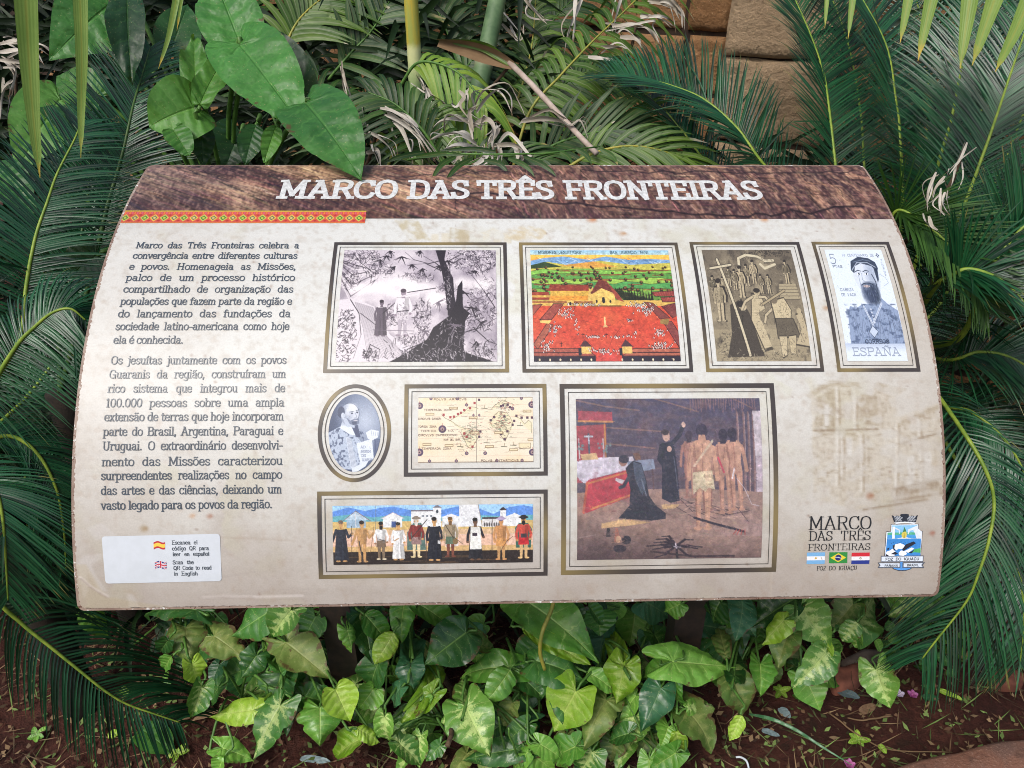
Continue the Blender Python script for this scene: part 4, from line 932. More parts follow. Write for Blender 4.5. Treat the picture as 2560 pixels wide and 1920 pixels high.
    # little crowds
    def crowd(x, y, sx_, sy_, n_):
        for k in range(n_):
            a, b = r.normal(x, sx_), r.normal(y, sy_); c.ell(a, b, .0038, .008, (232, 226, 220), .85); c.ell(a + .003, b - .007, .003, .004, (30, 26, 30), .9); c.ell(a - .004, b + .003, .002, .006, (60, 36, 40), .8)
    for q in ((.78, .57, .035, .03, 60), (.36, .525, .06, .006, 40), (.22, .60, .02, .02, 26), (.155, .73, .018, .022, 30), (.09, .88, .02, .025, 30), (.87, .76, .018, .02, 30), (.87, .87, .04, .018, 40), (.48, .915, .05, .012, 40), (.72, .525, .03, .01, 26), (.66, .66, .012, .012, 10), (.42, .80, .03, .006, 14), (.60, .80, .04, .006, 18), (.30, .70, .012, .03, 10), (.265, .62, .008, .04, 10), (.70, .77, .004, .02, 6)): crowd(*q)
    for q in ((.29, .545), (.19, .86), (.5, .79), (.34, .79)): c.line([(q[0], q[1] - .02), (q[0], q[1] + .02)], 1.4, (30, 24, 26)); c.line([(q[0] - .01, q[1] - .008), (q[0] + .01, q[1] - .008)], 1.3, (30, 24, 26))
    c.rect(.492, .63, .502, .70, (226, 190, 130)); c.poly([(.48, .72), (.515, .72), (.505, .70), (.49, .70)], (220, 180, 120)); c.line([(.50, .72), (.34, .66)], .9, (120, 40, 36), .7)
    c.line([(.63, .68), (.54, .82), (.50, .92)], 1.2, (120, 44, 40), .8)
    for k in range(1, 17): c.line([(k / 17, 0), (k / 17 + .004, .45)], .7, (70, 70, 60), .4)
    for k in range(1, 9): c.line([(0, k * .052), (1, k * .052)], .6, (80, 80, 66), .3)
    cv_text(c, "MISIONES JESUITICAS", .055, .038, .030, .31, 1.2, (40, 60, 70), False); cv_text(c, "SAN IGNACIO MINI", .575, .038, .030, .28, 1.2, (40, 60, 70), False)
    c.brush(2600, .007, 1.4, 43, .2, .1, .6); c.a *= (.82 + .36 * c.fbm(60, 46, 93, 3))[..., None]; c.grain(.05, 9); return c
picture("bright mural of a red mission square with church and green hills", ((1297.9, 607), (1695, 607), (1730.6, 930.8), (1305.2, 931)), .0052, .0165, pic_mission(), 1.6)

# 3 -- sepia engraving of a crowd with a tall cross
def pic_engraving():
    c = Cv(300, 322, (138, 126, 102)); r = np.random.default_rng(31); DK, MD, LT = (42, 37, 33), (92, 83, 70), (214, 202, 170)
    c.tint(np.clip(1 - c.y * 1.3, 0, 1), (104, 94, 80), .9); c.tint(np.clip((c.fbm(8, 8, 2) - .48) * 4, 0, 1), (182, 168, 136), .6); c.rect(0, .74, 1, 1, (172, 158, 126), .6); c.tint(np.clip((c.fbm(16, 12, 22) - .54) * 5, 0, 1), (58, 52, 46), .6)
    clump(c, r, .72, .03, .26, .04, 160, .010, (DK, DK, MD), 1.4, .8)
    c.line([(.38, .18), (.39, .09), (.48, .055), (.60, .07), (.68, .115), (.77, .11)], 11, DK, .7); c.line([(.38, .18), (.39, .09), (.48, .055), (.60, .07), (.68, .115), (.77, .11)], 8.5, LT); c.line([(.62, .15), (.66, .19), (.78, .15)], 8, LT)
    for k in range(40): t_ = r.random(); x = .40 + t_ * .36; c.line([(x, .075 + .04 * abs(t_ - .35)), (x + .004, .095 + .04 * abs(t_ - .35))], .9, DK, .6)
    c.poly([(.78, .34), (.96, .34), (.98, .48), (.76, .48)], (176, 162, 130)); [c.line([(.765, .36 + k * .03), (.975, .36 + k * .03)], 1.3, DK, .8) for k in range(5)]
    tn = lambda f=None: (lambda f: (int(186 * f), int(170 * f), int(136 * f)))(r.uniform(.5, 1.12))
    for x, yf, h in ((.44, .36, .21), (.52, .34, .23), (.24, .37, .19), (.05, .46, .2), (.16, .44, .17), (.58, .43, .18), (.66, .43, .18), (.88, .34, .23), (.36, .47, .30), (.10, .68, .38), (.30, .40, .2)):
        t_ = tn(); person(c, x + .006, yf + .004, h * 1.05, DK, None, DK, DK, asp=1.15, lean=.15); person(c, x, yf, h, t_, None, (196, 180, 146), DK, asp=1.0, lean=.15); clump(c, r, x, yf - h * .5, h * .12, h * .34, 30, .010, (DK, MD, LT), .9, .6, 1.4)
    def body(pts, col, n=34, ang=1.3):
        p = np.array(pts); cc = p.mean(0); c.poly([tuple(cc + (q - cc) * 1.10) for q in p], DK, .8); c.poly(pts, col)
        rx, ry = np.ptp(p[:, 0]) * .36, np.ptp(p[:, 1]) * .40; clump(c, r, cc[0], cc[1], rx, ry, n, .012, (DK, MD, tuple(min(255, int(v * 1.15)) for v in col)), .9, .55, ang)
    body([(.22, .55), (.34, .50), (.40, .62), (.47, .88), (.50, .94), (.14, .95), (.20, .78)], (66, 59, 51), 90); c.ell(.345, .545, .04, .035, (198, 182, 148)); c.ell(.33, .525, .045, .028, DK); c.line([(.33, .62), (.30, .80), (.35, .92)], 1.4, (24, 22, 20))
    body([(.46, .44), (.56, .44), (.58, .56), (.50, .60), (.60, .88), (.52, .90), (.42, .66)], (200, 184, 148), 60); c.ell(.52, .415, .035, .032, (186, 170, 136)); c.ell(.52, .40, .036, .022, DK)
    for q in ([(.46, .46), (.38, .50), (.33, .57)], [(.54, .46), (.60, .46), (.64, .50)], [(.68, .55), (.58, .62), (.56, .68)]): c.line(q, 10, DK, .8); c.line(q, 7, (198, 182, 148))
    body([(.66, .50), (.80, .47), (.86, .58), (.84, .64), (.86, .68), (.68, .68)], (206, 190, 152), 50); body([(.68, .65), (.86, .65), (.91, .80), (.68, .81)], (96, 87, 72), 60); c.ell(.69, .485, .04, .035, (120, 108, 88)); c.line([(.55, .53), (.76, .43), (.82, .40)], 9, DK, .8); c.line([(.55, .53), (.76, .43), (.82, .40)], 6, (176, 160, 126))
    body([(.69, .80), (.77, .80), (.75, .95), (.70, .97)], (202, 186, 150), 20); body([(.79, .80), (.87, .79), (.84, .94), (.79, .94)], (194, 178, 142), 20); body([(.90, .62), (.97, .60), (1, .76), (1, .88), (.86, .86), (.94, .74)], (190, 174, 140), 40); c.ell(.94, .585, .025, .03, (186, 170, 136))
    c.line([(.15, .10), (.36, .95)], 11, DK); c.line([(.15, .10), (.36, .95)], 7.4, LT); c.line([(.06, .19), (.29, .155)], 10, DK); c.line([(.06, .19), (.29, .155)], 6.8, LT)
    clump(c, r, .5, .95, .5, .05, 120, .014, (DK, MD, LT), 1.0, .6, .1); clump(c, r, .12, .86, .10, .10, 80, .012, (DK, MD), 1.1, .6, .4)
    clump(c, r, .5, .45, .5, .45, 420, .012, (DK, MD, MD, LT), .7, .5); c.tint(np.ones((c.h, c.w)), (120, 116, 106), .12)
    for k in range(0, 110): y = k / 110; c.line([(0, y), (.33, y + r.normal(0, .003)), (.66, y + r.normal(0, .003)), (1, y)], .7, DK, .20)
    c.grain(.08, 8); return c
picture("sepia engraving of a crowd around a tall pale cross", ((1724.9, 606.6), (1999, 605), (2058, 930), (1763, 930)), .0052, .0165, pic_engraving(), .3)

# 4 -- blue grey postage stamp
def pic_stamp():
    c = Cv(250, 355, (214, 224, 236)); r = np.random.default_rng(3); ik = (44, 54, 72); mid = (120, 134, 156)
    c.poly([(.30, .56), (.40, .53), (.66, .51), (.76, .47), (.84, .52), (.99, .58), (1, .86), (.10, .86), (.14, .60), (.20, .54)], (140, 156, 184)); c.tint(np.clip((c.fbm(14, 40, 4) - .5) * 5, 0, 1) * (c.y > .52) * (c.y < .86) * (c.x > .10), (70, 84, 112), .7)
    for k in range(30): x = r.uniform(.15, .98); c.line([(x, r.uniform(.56, .8)), (x + .03, r.uniform(.62, .86))], 1.1, ik, .6)
    for k in range(14): x = .2 + k * .06; c.line([(x, .55), (x + r.normal(0, .01), .86)], .9, ik, .45)
    c.ell(.58, .27, .20, .155, (206, 214, 226)); c.ell(.70, .26, .09, .14, (150, 162, 182), .7, .9); c.poly([(.45, .34), (.72, .34), (.74, .52), (.50, .52)], (170, 180, 198))
    c.ell(.605, .425, .145, .105, (84, 96, 120), .9, .5); c.ell(.67, .43, .075, .09, ik, .8, .8); c.poly([(.50, .40), (.70, .40), (.68, .50), (.56, .52)], (60, 70, 94), .7); c.line([(.70, .25), (.735, .32), (.73, .40)], 4, ik, .8); c.line([(.47, .25), (.465, .33), (.48, .38)], 2, (120, 132, 154), .8); c.ell(.56, .362, .055, .012, (190, 172, 170)); c.line([(.48, .352), (.52, .338), (.56, .333), (.62, .333), (.68, .35)], 3, ik); c.ell(.775, .275, .032, .05, (186, 196, 212)); c.line([(.765, .25), (.79, .30)], 1.2, ik)
    c.line([(.53, .24), (.52, .30), (.55, .315)], 1.6, mid)
    for x in (.48, .61): c.line([(x - .05, .225), (x, .21), (x + .05, .22)], 2.6, ik); c.ell(x, .245, .03, .012, (240, 244, 248)); c.ell(x + .004, .245, .012, .012, ik); c.line([(x - .035, .238), (x + .035, .236)], 1.0, ik)
    c.poly([(.36, .21), (.40, .12), (.55, .075), (.72, .09), (.82, .13), (.84, .19), (.80, .24), (.74, .17), (.56, .14), (.45, .17), (.41, .24)], ik, .92); c.line([(.38, .21), (.50, .135), (.68, .135), (.80, .18)], 3.0, (190, 200, 216), .8); c.line([(.44, .13), (.62, .105), (.74, .12)], 3.0, mid, .7); c.poly([(.76, .20), (.83, .19), (.80, .30), (.77, .33)], ik, .9)
    c.line([(.84, .25), (.92, .28), (.95, .33), (.86, .36)], 1.2, mid, .8)
    for k in range(120): a = r.uniform(0, 6.28); q = r.uniform(0, 1) ** .5; x, y = .60 + .15 * q * math.cos(a), .43 + .10 * q * math.sin(a); c.line([(x, y), (x + r.normal(0, .006), y + .025)], .9, (150, 162, 184) if k % 2 == 0 else (30, 36, 52), .6)
    c.line([(.43, .545), (.52, .70), (.74, .52)], 7, (196, 206, 222)); c.line([(.43, .545), (.52, .70), (.74, .52)], 1.2, ik, .5); c.poly([(.44, .76), (.51, .71), (.59, .76), (.51, .81)], (190, 202, 220)); c.line([(.44, .76), (.51, .71), (.59, .76), (.51, .81), (.44, .76)], 1.3, ik); 
    for k in range(5): c.ell(.54 + .005 * k, .57 + k * .028, .012, .008, (200, 208, 222))
    c.brush(1300, .010, 1.0, 45, .16, 1.3, .5, .05, .86); c.rect(0, .86, 1, 1, (214, 224, 236)); c.tint(np.clip((.93 - c.y) * 12, 0, 1) * (c.y > .855), (150, 164, 190), .6)
    cv_text(c, "5", .04, .145, .095, .12, 2.4, (90, 102, 124), False); cv_text(c, "PTAS", .06, .185, .024, .17, 1.4, (60, 70, 90), False); cv_text(c, "IV CENTENARIO DE", .28, .072, .024, .56, 1.2, (110, 122, 144), False)
    for dx, dy in ((-.02, 0), (.02, 0), (0, -.014), (0, .014)): c.ell(.90 + dx, .062 + dy, .011, .008, (80, 92, 114))
    cv_text(c, "FLORIDA", .925, .10, .018, .17, 1.1, (120, 132, 154), False, vert=True)
    cv_text(c, "CABEZA", .09, .405, .024, .235, 1.2, (90, 102, 126), False); cv_text(c, "DE VACA", .09, .452, .024, .255, 1.2, (90, 102, 126), False)
    cv_text(c, "CORREOS", .34, .857, .030, .40, 1.9, ik, True); cv_text(c, "ESPAÑA", .10, .955, .062, .80, 2.6, (70, 82, 108), True); cv_text(c, "ESPAÑA", .10, .955, .062, .80, 1.0, (200, 210, 226), True)
    c.grain(.05, 2); return c
picture("tall pale blue stamp portrait of a bearded man in a beret", ((2029.3, 605.2), (2221, 605.5), (2301, 929.5), (2091.2, 929.8)), .0052, .0165, pic_stamp(), .6)

# 5 -- oval portrait
def pic_oval():
    c = Cv(200, 274, (78, 92, 120)); r = np.random.default_rng(9)
    c.tint(np.clip(1.1 - np.hypot((c.x - .72) / .6, (c.y - .35) / .5), 0, 1), (184, 194, 210), .9); c.tint(np.clip(.45 - c.x, 0, 1) * 2, (58, 70, 98), .75)
    c.poly([(0, .50), (.22, .42), (.34, .46), (.52, .50), (.66, .66), (.72, .80), (.60, .98), (.2, .96), (0, .8)], (176, 188, 206)); c.tint(np.clip((c.fbm(26, 30, 3) - .5) * 7, 0, 1) * (c.y > .44) * (c.x < .68), (60, 72, 100), .75)
    c.poly([(.22, .44), (.27, .33), (.44, .41), (.52, .54), (.40, .52)], (212, 220, 230)); c.poly([(.44, .42), (.56, .40), (.62, .56), (.54, .56)], (70, 80, 108))
    c.ell(.405, .26, .185, .145, (60, 70, 94), .6); c.ell(.40, .26, .178, .138, (196, 202, 214)); c.ell(.30, .27, .12, .13, (120, 132, 156), .65, .9); c.ell(.44, .18, .1, .05, (224, 228, 234), .7, 1); c.poly([(.26, .30), (.52, .36), (.50, .44), (.34, .42)], (180, 190, 206)); c.poly([(.34, .31), (.42, .345), (.48, .325), (.56, .315), (.59, .335), (.58, .385), (.50, .41), (.40, .385)], (104, 114, 138), .85); c.poly([(.44, .36), (.54, .35), (.54, .395), (.46, .40)], (64, 74, 98), .8); c.ell(.52, .345, .04, .008, (190, 190, 200)); c.ell(.36, .24, .05, .06, (226, 230, 236), .6, 1)
    c.ell(.235, .235, .07, .075, (60, 70, 96), .9); c.ell(.27, .28, .035, .04, (190, 198, 212)); c.line([(.40, .235), (.47, .225)], 1.8, (50, 58, 80)); c.line([(.52, .215), (.58, .205)], 1.8, (50, 58, 80)); c.ell(.445, .25, .018, .010, (40, 48, 70)); c.ell(.545, .238, .018, .010, (40, 48, 70)); c.line([(.51, .25), (.54, .30), (.50, .315)], 1.5, (120, 130, 152))
    c.poly([(.34, .56), (.44, .57), (.56, .94), (.44, .96)], (200, 208, 220)); 
    for k in range(5): c.line([(.36 + k * .02, .57), (.46 + k * .022, .94)], 1.0, (90, 102, 128), .8)
    c.poly([(.54, .64), (.84, .58), (.88, .84), (.62, .90)], (214, 222, 232)); c.line([(.84, .58), (.90, .60), (.93, .84)], 2.0, (60, 72, 100))
    c.brush(1500, .010, 1.0, 46, .16, 1.0, .5)
    for k, wd in enumerate(("AD", "MOREM", "DEI", "GLORIAM")): cv_text(c, wd, .62 + .01 * k, .70 + k * .055, .030, (.10, .19, .09, .22)[k], 1.1, (110, 120, 144), True)
    c.poly([(.72, .50), (.82, .46), (.97, .48), (.96, .56), (.86, .60), (.76, .58)], (216, 222, 230)); [c.line([(.82 + k * .04, .47 + k * .01), (.84 + k * .035, .54)], 1.0, (120, 132, 156)) for k in range(4)]
    c.poly([(.46, .96), (.62, .90), (.78, .86), (.72, .93), (.56, 1), (.46, 1)], (212, 220, 228)); c.rect(.88, .58, 1, .9, (80, 92, 122), .6)
    c.grain(.10, 3); return c
picture("oval blue grey portrait of a balding man holding an open book", ((796, 961), (978.4, 961), (978.4, 1205), (796, 1205)), .0052, .0145, pic_oval(), 2.2, oval=True)

# 6 -- old world chart
def pic_map():
    c = Cv(380, 220, (228, 216, 192)); r = np.random.default_rng(13)
    c.tint(np.clip((c.fbm(6, 4, 7) - .45) * 3, 0, 1), (230, 202, 156), .55); c.tint(np.clip((c.fbm(8, 5, 17) - .55) * 4, 0, 1), (232, 224, 204), .7)
    for k in range(70):
        x, y = r.random(2); a = r.uniform(0, 6.28); c.line([(x, y), (x + .5 * math.cos(a), y + .5 * math.sin(a))], .6, (176, 150, 128), .35)
    for y in (.12, .30, .50, .57, .63, .90): c.line([(0, y), (1, y)], .8, (170, 110, 96), .5)
    c.line([(.505, 0), (.505, 1)], 1.2, (60, 48, 46), .8); c.line([(0, .004), (1, .004)], 1.6, (90, 66, 52)); c.line([(0, .99), (1, .99)], 1.6, (90, 66, 52))
    coast = (96, 84, 66)
    for q in ([(.20, .27), (.24, .33), (.28, .36), (.33, .42), (.36, .45), (.40, .47), (.46, .49), (.54, .53), (.52, .62), (.49, .70), (.46, .80), (.43, .76), (.40, .66), (.38, .56), (.37, .50)], [(.27, .36), (.33, .30), (.40, .22), (.44, .15), (.49, .16), (.52, .18)], [(.62, .42), (.64, .36), (.66, .28), (.70, .22), (.77, .24), (.80, .31), (.83, .40), (.81, .50), (.78, .58), (.75, .68), (.72, .58), (.71, .48), (.65, .48), (.62, .42)], [(.63, .20), (.66, .14), (.70, .09), (.74, .05), (.80, .1)], [(.84, .30), (.89, .34), (.93, .42), (.96, .36), (.99, .40), (.985, .55)]):
        c.line([(x + r.normal(0, .004), y + r.normal(0, .004)) for x, y in q], 1.5, coast, .85)
        c.poly(q, (212, 208, 160), .4)
    for k in range(480):
        q = [(.42, .60), (.72, .36), (.74, .15), (.70, .45), (.47, .52)][k % 5]; x, y = r.normal(q[0], .04), r.normal(q[1], .07); c.line([(x, y), (x + r.uniform(.006, .02), y + r.normal(0, .01))], 1.2, [(60, 100, 80), (80, 70, 60), (150, 60, 56), (110, 96, 80)][k % 4], .75)
    for x, y in ((.22, .27), (.28, .31), (.31, .30), (.345, .26), (.37, .24), (.40, .20), (.45, .17), (.49, .09), (.40, .56), (.42, .61), (.47, .76), (.53, .04), (.63, .36), (.66, .31), (.74, .13), (.78, .12), (.80, .16), (.72, .57), (.775, .53), (.75, .65), (.835, .37), (.82, .43), (.855, .29), (.90, .32), (.95, .32), (.54, .53), (.53, .61), (.72, .14), (.75, .30), (.99, .32)):
        c.rect(x - .010, y - .018, x + .010, y + .018, (150, 50, 56) if x < .5 else (66, 40, 62), .9)
    for x, y, s_ in ((.21, .49, .034), (.012, .13, .030), (.012, .84, .034), (.99, .12, .03), (.99, .85, .03), (.42, .86, .016), (.58, .86, .016), (.10, .975, .014), (.33, .975, .014), (.68, .975, .014), (.90, .975, .014), (.34, .02, .016), (.90, .02, .014), (.11, .02, .014), (.42, .12, .014), (.48, .28, .01), (.53, .28, .01), (.82, .18, .016)):
        c.ell(x, y, s_, s_ * 1.73, (70, 54, 84), .9); c.ell(x, y, s_ * .5, s_ * .5 * 1.73, (190, 160, 150), .8); c.ell(x, y, s_ * .2, s_ * .3, (60, 44, 60)); c.line([(x, y - s_ * 2.6), (x, y - s_)], 1.0, (150, 60, 60))
    for x, y in ((.27, .17), (.065, .26), (.44, .32), (.45, .55), (.04, .72), (.23, .74), (.58, .76), (.91, .22), (.66, .55), (.95, .66), (.79, .81)): c.rect(x, y - .02, x + .075, y + .02, (140, 116, 84)); c.rect(x + .005, y - .010, x + .070, y + .010, (228, 212, 176))
    c.rect(.875, .71, .975, .79, (228, 212, 176)); c.line([(.875, .71), (.975, .71), (.975, .79), (.875, .79), (.875, .71)], 1.2, (90, 70, 50))
    for x, y in ((.34, .755), (.57, .70), (.72, .76), (.80, .74), (.86, .44), (.55, .17)): c.line([(x, y), (x + .05, y + .005)], 2, (66, 70, 50)); c.line([(x + .025, y), (x + .03, y - .05)], 1.2, (120, 90, 60))
    tk = (84, 62, 52)
    for txt, x, y, h, w_ in (("POLVS ARTICVS", .13, .045, .026, .29), ("TEMPERADA ZONA", .05, .21, .028, .24), ("CIRCVLVS CANCRI", 0, .345, .028, .20), ("TORIDA ZONA", 0, .465, .028, .16), ("TORIDA ZO NA", .02, .53, .026, .29), ("CIRCVLVS CAPRICORNIO", 0, .595, .028, .34), ("MAR DEL SVR", .22, .665, .026, .14), ("TEMPERADA ZONA", .03, .80, .030, .26), ("POLVS ANTARTICVS", .54, .985, .026, .33)):
        cv_text(c, txt, x, y, h, w_, 1.0, tk, False)
    for k in range(60): x, y = r.uniform(.25, .93), r.uniform(.1, .85); c.line([(x + i * .008, y + r.normal(0, .004)) for i in range(8)], .9, tk, .55)
    c.grain(.06, 6); return c
picture("old parchment world chart with compass roses and shields", ((1012, 961), (1365.8, 960), (1369, 1188.6), (1009, 1191.7)), .0056, .0195, pic_map(), 2.6)

# 7 -- frieze of ten standing people
def pic_people():
    c = Cv(600, 193, (140, 190, 232)); r = np.random.default_rng(15)
    c.vgrad(0, .30, (150, 196, 236), (176, 208, 232))
    c.poly([(0, .10), (.08, .03), (.16, .09), (.24, .04), (.30, .02), (.38, .08), (.5, .12), (.62, .03), (.72, .06), (.80, .16), (.88, .05), (.95, .02), (1, .05), (1, .3), (0, .3)], (92, 140, 214)); c.poly([(0, .18), (.10, .14), (.2, .20), (.30, .16), (.42, .20), (.55, .2), (.72, .18), (.86, .2), (1, .18), (1, .34), (0, .34)], (100, 168, 178))
    c.rect(0, .27, 1, .41, (206, 176, 112)); c.rect(0, .41, 1, .50, (212, 178, 140)); c.rect(0, .50, 1, .70, (224, 184, 160)); c.rect(0, .69, 1, .80, (206, 170, 116)); c.rect(0, .78, 1, 1, (44, 36, 34))
    for k in range(14): x, y = r.random(), r.uniform(.84, .97); c.line([(x, y), (x + r.uniform(.05, .2), y + r.normal(0, .01))], 2.2, (92, 72, 52), .7)
    W_ = (226, 228, 228); G_ = (150, 140, 142)
    c.poly([(.055, .24), (.115, .09), (.185, .24)], (176, 196, 210)); c.line([(.05, .26), (.115, .09), (.19, .26)], 2, (120, 96, 100)); c.rect(.07, .24, .165, .37, (150, 176, 196)); c.line([(.115, .12), (.115, .36)], 2, (206, 206, 210)); c.line([(.095, .17), (.135, .17)], 2, (206, 206, 210))
    c.line([(.213, 0), (.213, .7)], 1.0, (110, 120, 130)); c.rect(.25, .21, .345, .37, W_); c.poly([(.24, .22), (.30, .12), (.355, .22)], W_); c.line([(.24, .22), (.30, .12), (.355, .22)], 1.6, (186, 160, 164)); c.rect(.292, .27, .315, .37, (60, 80, 130))
    c.rect(.39, .10, .50, .37, W_); c.rect(.39, .085, .50, .105, (110, 100, 104)); c.rect(.50, .04, .54, .37, W_); c.poly([(.495, .05), (.52, .0), (.545, .05)], (120, 120, 130)); c.ell(.52, .11, .006, .03, (60, 70, 80)); [c.rect(.445 + k * .02, .17, .455 + k * .02, .20, (110, 120, 130)) for k in range(3)]
    c.rect(.545, .20, .63, .37, W_); c.poly([(.54, .21), (.59, .15), (.635, .21)], (220, 220, 222)); c.poly([(.63, 0), (.725, 0), (.745, .37), (.63, .37)], (220, 222, 224)); c.line([(.725, 0), (.745, .37)], 2, (150, 140, 130))
    c.rect(.745, .22, .84, .38, (214, 212, 210)); c.rect(.745, .215, .84, .245, (70, 62, 66)); [c.ell(.757 + k * .012, .34, .004, .035, (90, 84, 84)) for k in range(8)]; c.rect(.835, .09, .865, .37, W_); c.poly([(.83, .10), (.85, .045), (.87, .10)], (60, 50, 56)); c.rect(.865, .2, .94, .37, W_); c.poly([(.86, .21), (.91, .15), (.945, .21)], W_)
    sk = (190, 146, 96); S_ = .32; a = .322
    person(c, .042, .96, .72, (44, 48, 60), skin=sk, robe=True, asp=S_, arm=.8, hair=(110, 96, 84)); c.line([(.093, .34), (.093, .96)], 1.4, (70, 60, 56))
    person(c, .145, .97, .72, sk, sk, sk, (46, 38, 34), asp=S_, bare=True, arm=.9); c.line([(.203, .36), (.197, .55), (.185, .80)], 1.2, (90, 66, 44)); c.line([(.13, .60), (.148, .96)], 3.0, (72, 66, 66))
    person(c, .24, .93, .66, (226, 226, 224), (122, 104, 84), (150, 110, 80), (30, 26, 26), asp=S_, beard=True, skirt=(120, 100, 82), feet=(214, 200, 170)); c.line([(.222, .56), (.262, .60)], 2, (60, 56, 60))
    person(c, .325, .94, .66, (230, 230, 228), skin=sk, robe=True, asp=S_, hair=(40, 34, 32)); c.line([(.305, .60), (.325, .56)], 3, (176, 130, 70))
    c.poly([(.37, .46), (.40, .30), (.44, .30), (.458, .50), (.462, .76), (.368, .76)], (82, 110, 104), .95); person(c, .415, .90, .70, (130, 52, 48), (224, 204, 160), sk, (206, 200, 190), asp=S_, hat=(130, 118, 104), beard=True, skirt=(150, 120, 116), feet=(216, 196, 150)); c.line([(.39, .56), (.47, .24)], 2.4, (56, 48, 48))
    person(c, .505, .96, .76, (34, 36, 46), skin=sk, robe=True, asp=S_, hair=(34, 30, 30)); c.line([(.465, .60), (.462, .96)], 1.6, (84, 60, 50)); c.rect(.522, .60, .535, .66, (200, 200, 200))
    c.poly([(.57, .34), (.60, .28), (.625, .36), (.625, .7), (.56, .72)], (206, 206, 210), .8); person(c, .585, .90, .70, (160, 144, 116), (120, 70, 56), sk, (112, 84, 52), asp=S_, beard=True, skirt=(92, 112, 92), feet=(110, 64, 52)); c.line([(.56, .34), (.60, .56)], 2, (60, 46, 40)); c.ell(.61, .62, .014, .05, (128, 104, 70)); c.line([(.60, .54), (.645, .66)], 1.6, (90, 76, 60))
    person(c, .71, .96, .74, (38, 38, 44), skin=(104, 76, 58), robe=True, asp=S_, hair=(26, 24, 24), arm=.3); c.poly([(.687, .38), (.735, .38), (.742, .76), (.682, .76)], (228, 228, 222)); c.rect(.695, .48, .72, .53, (60, 50, 60))
    person(c, .84, .96, .74, sk, sk, (194, 140, 90), (110, 100, 130), asp=S_, bare=True, hat=(176, 160, 190), skirt=(208, 150, 90)); c.line([(.795, .22), (.793, .97)], 1.8, (60, 48, 44)); c.line([(.90, .54), (.87, .62), (.835, .80)], 1.4, (70, 54, 46))
    c.poly([(.91, .40), (.93, .32), (.975, .32), (.995, .42), (.99, .74), (.915, .74)], (56, 100, 88)); person(c, .953, .94, .74, (190, 74, 62), (206, 170, 120), sk, (30, 28, 30), asp=S_, beard=True, hat=(36, 34, 36), skirt=(186, 40, 48), feet=(214, 176, 120)); c.rect(.938, .50, .968, .57, (60, 56, 60)); c.line([(.98, .66), (.99, .86)], 1.2, (40, 36, 36))
    c.brush(1500, .005, 1.3, 47, .14, 1.4, .6); c.a *= (.84 + .32 * c.fbm(110, 34, 92, 3))[..., None]; c.tint(np.clip((c.fbm(120, 40, 3, 2) - .5) * 2, 0, 1), (240, 240, 240), .12); c.grain(.04, 5); return c
picture("long frieze of ten standing people in front of white buildings", ((793.5, 1229.4), (1368.6, 1223), (1368.6, 1437.7), (797, 1447.8)), .0056, .0205, pic_people(), .9)

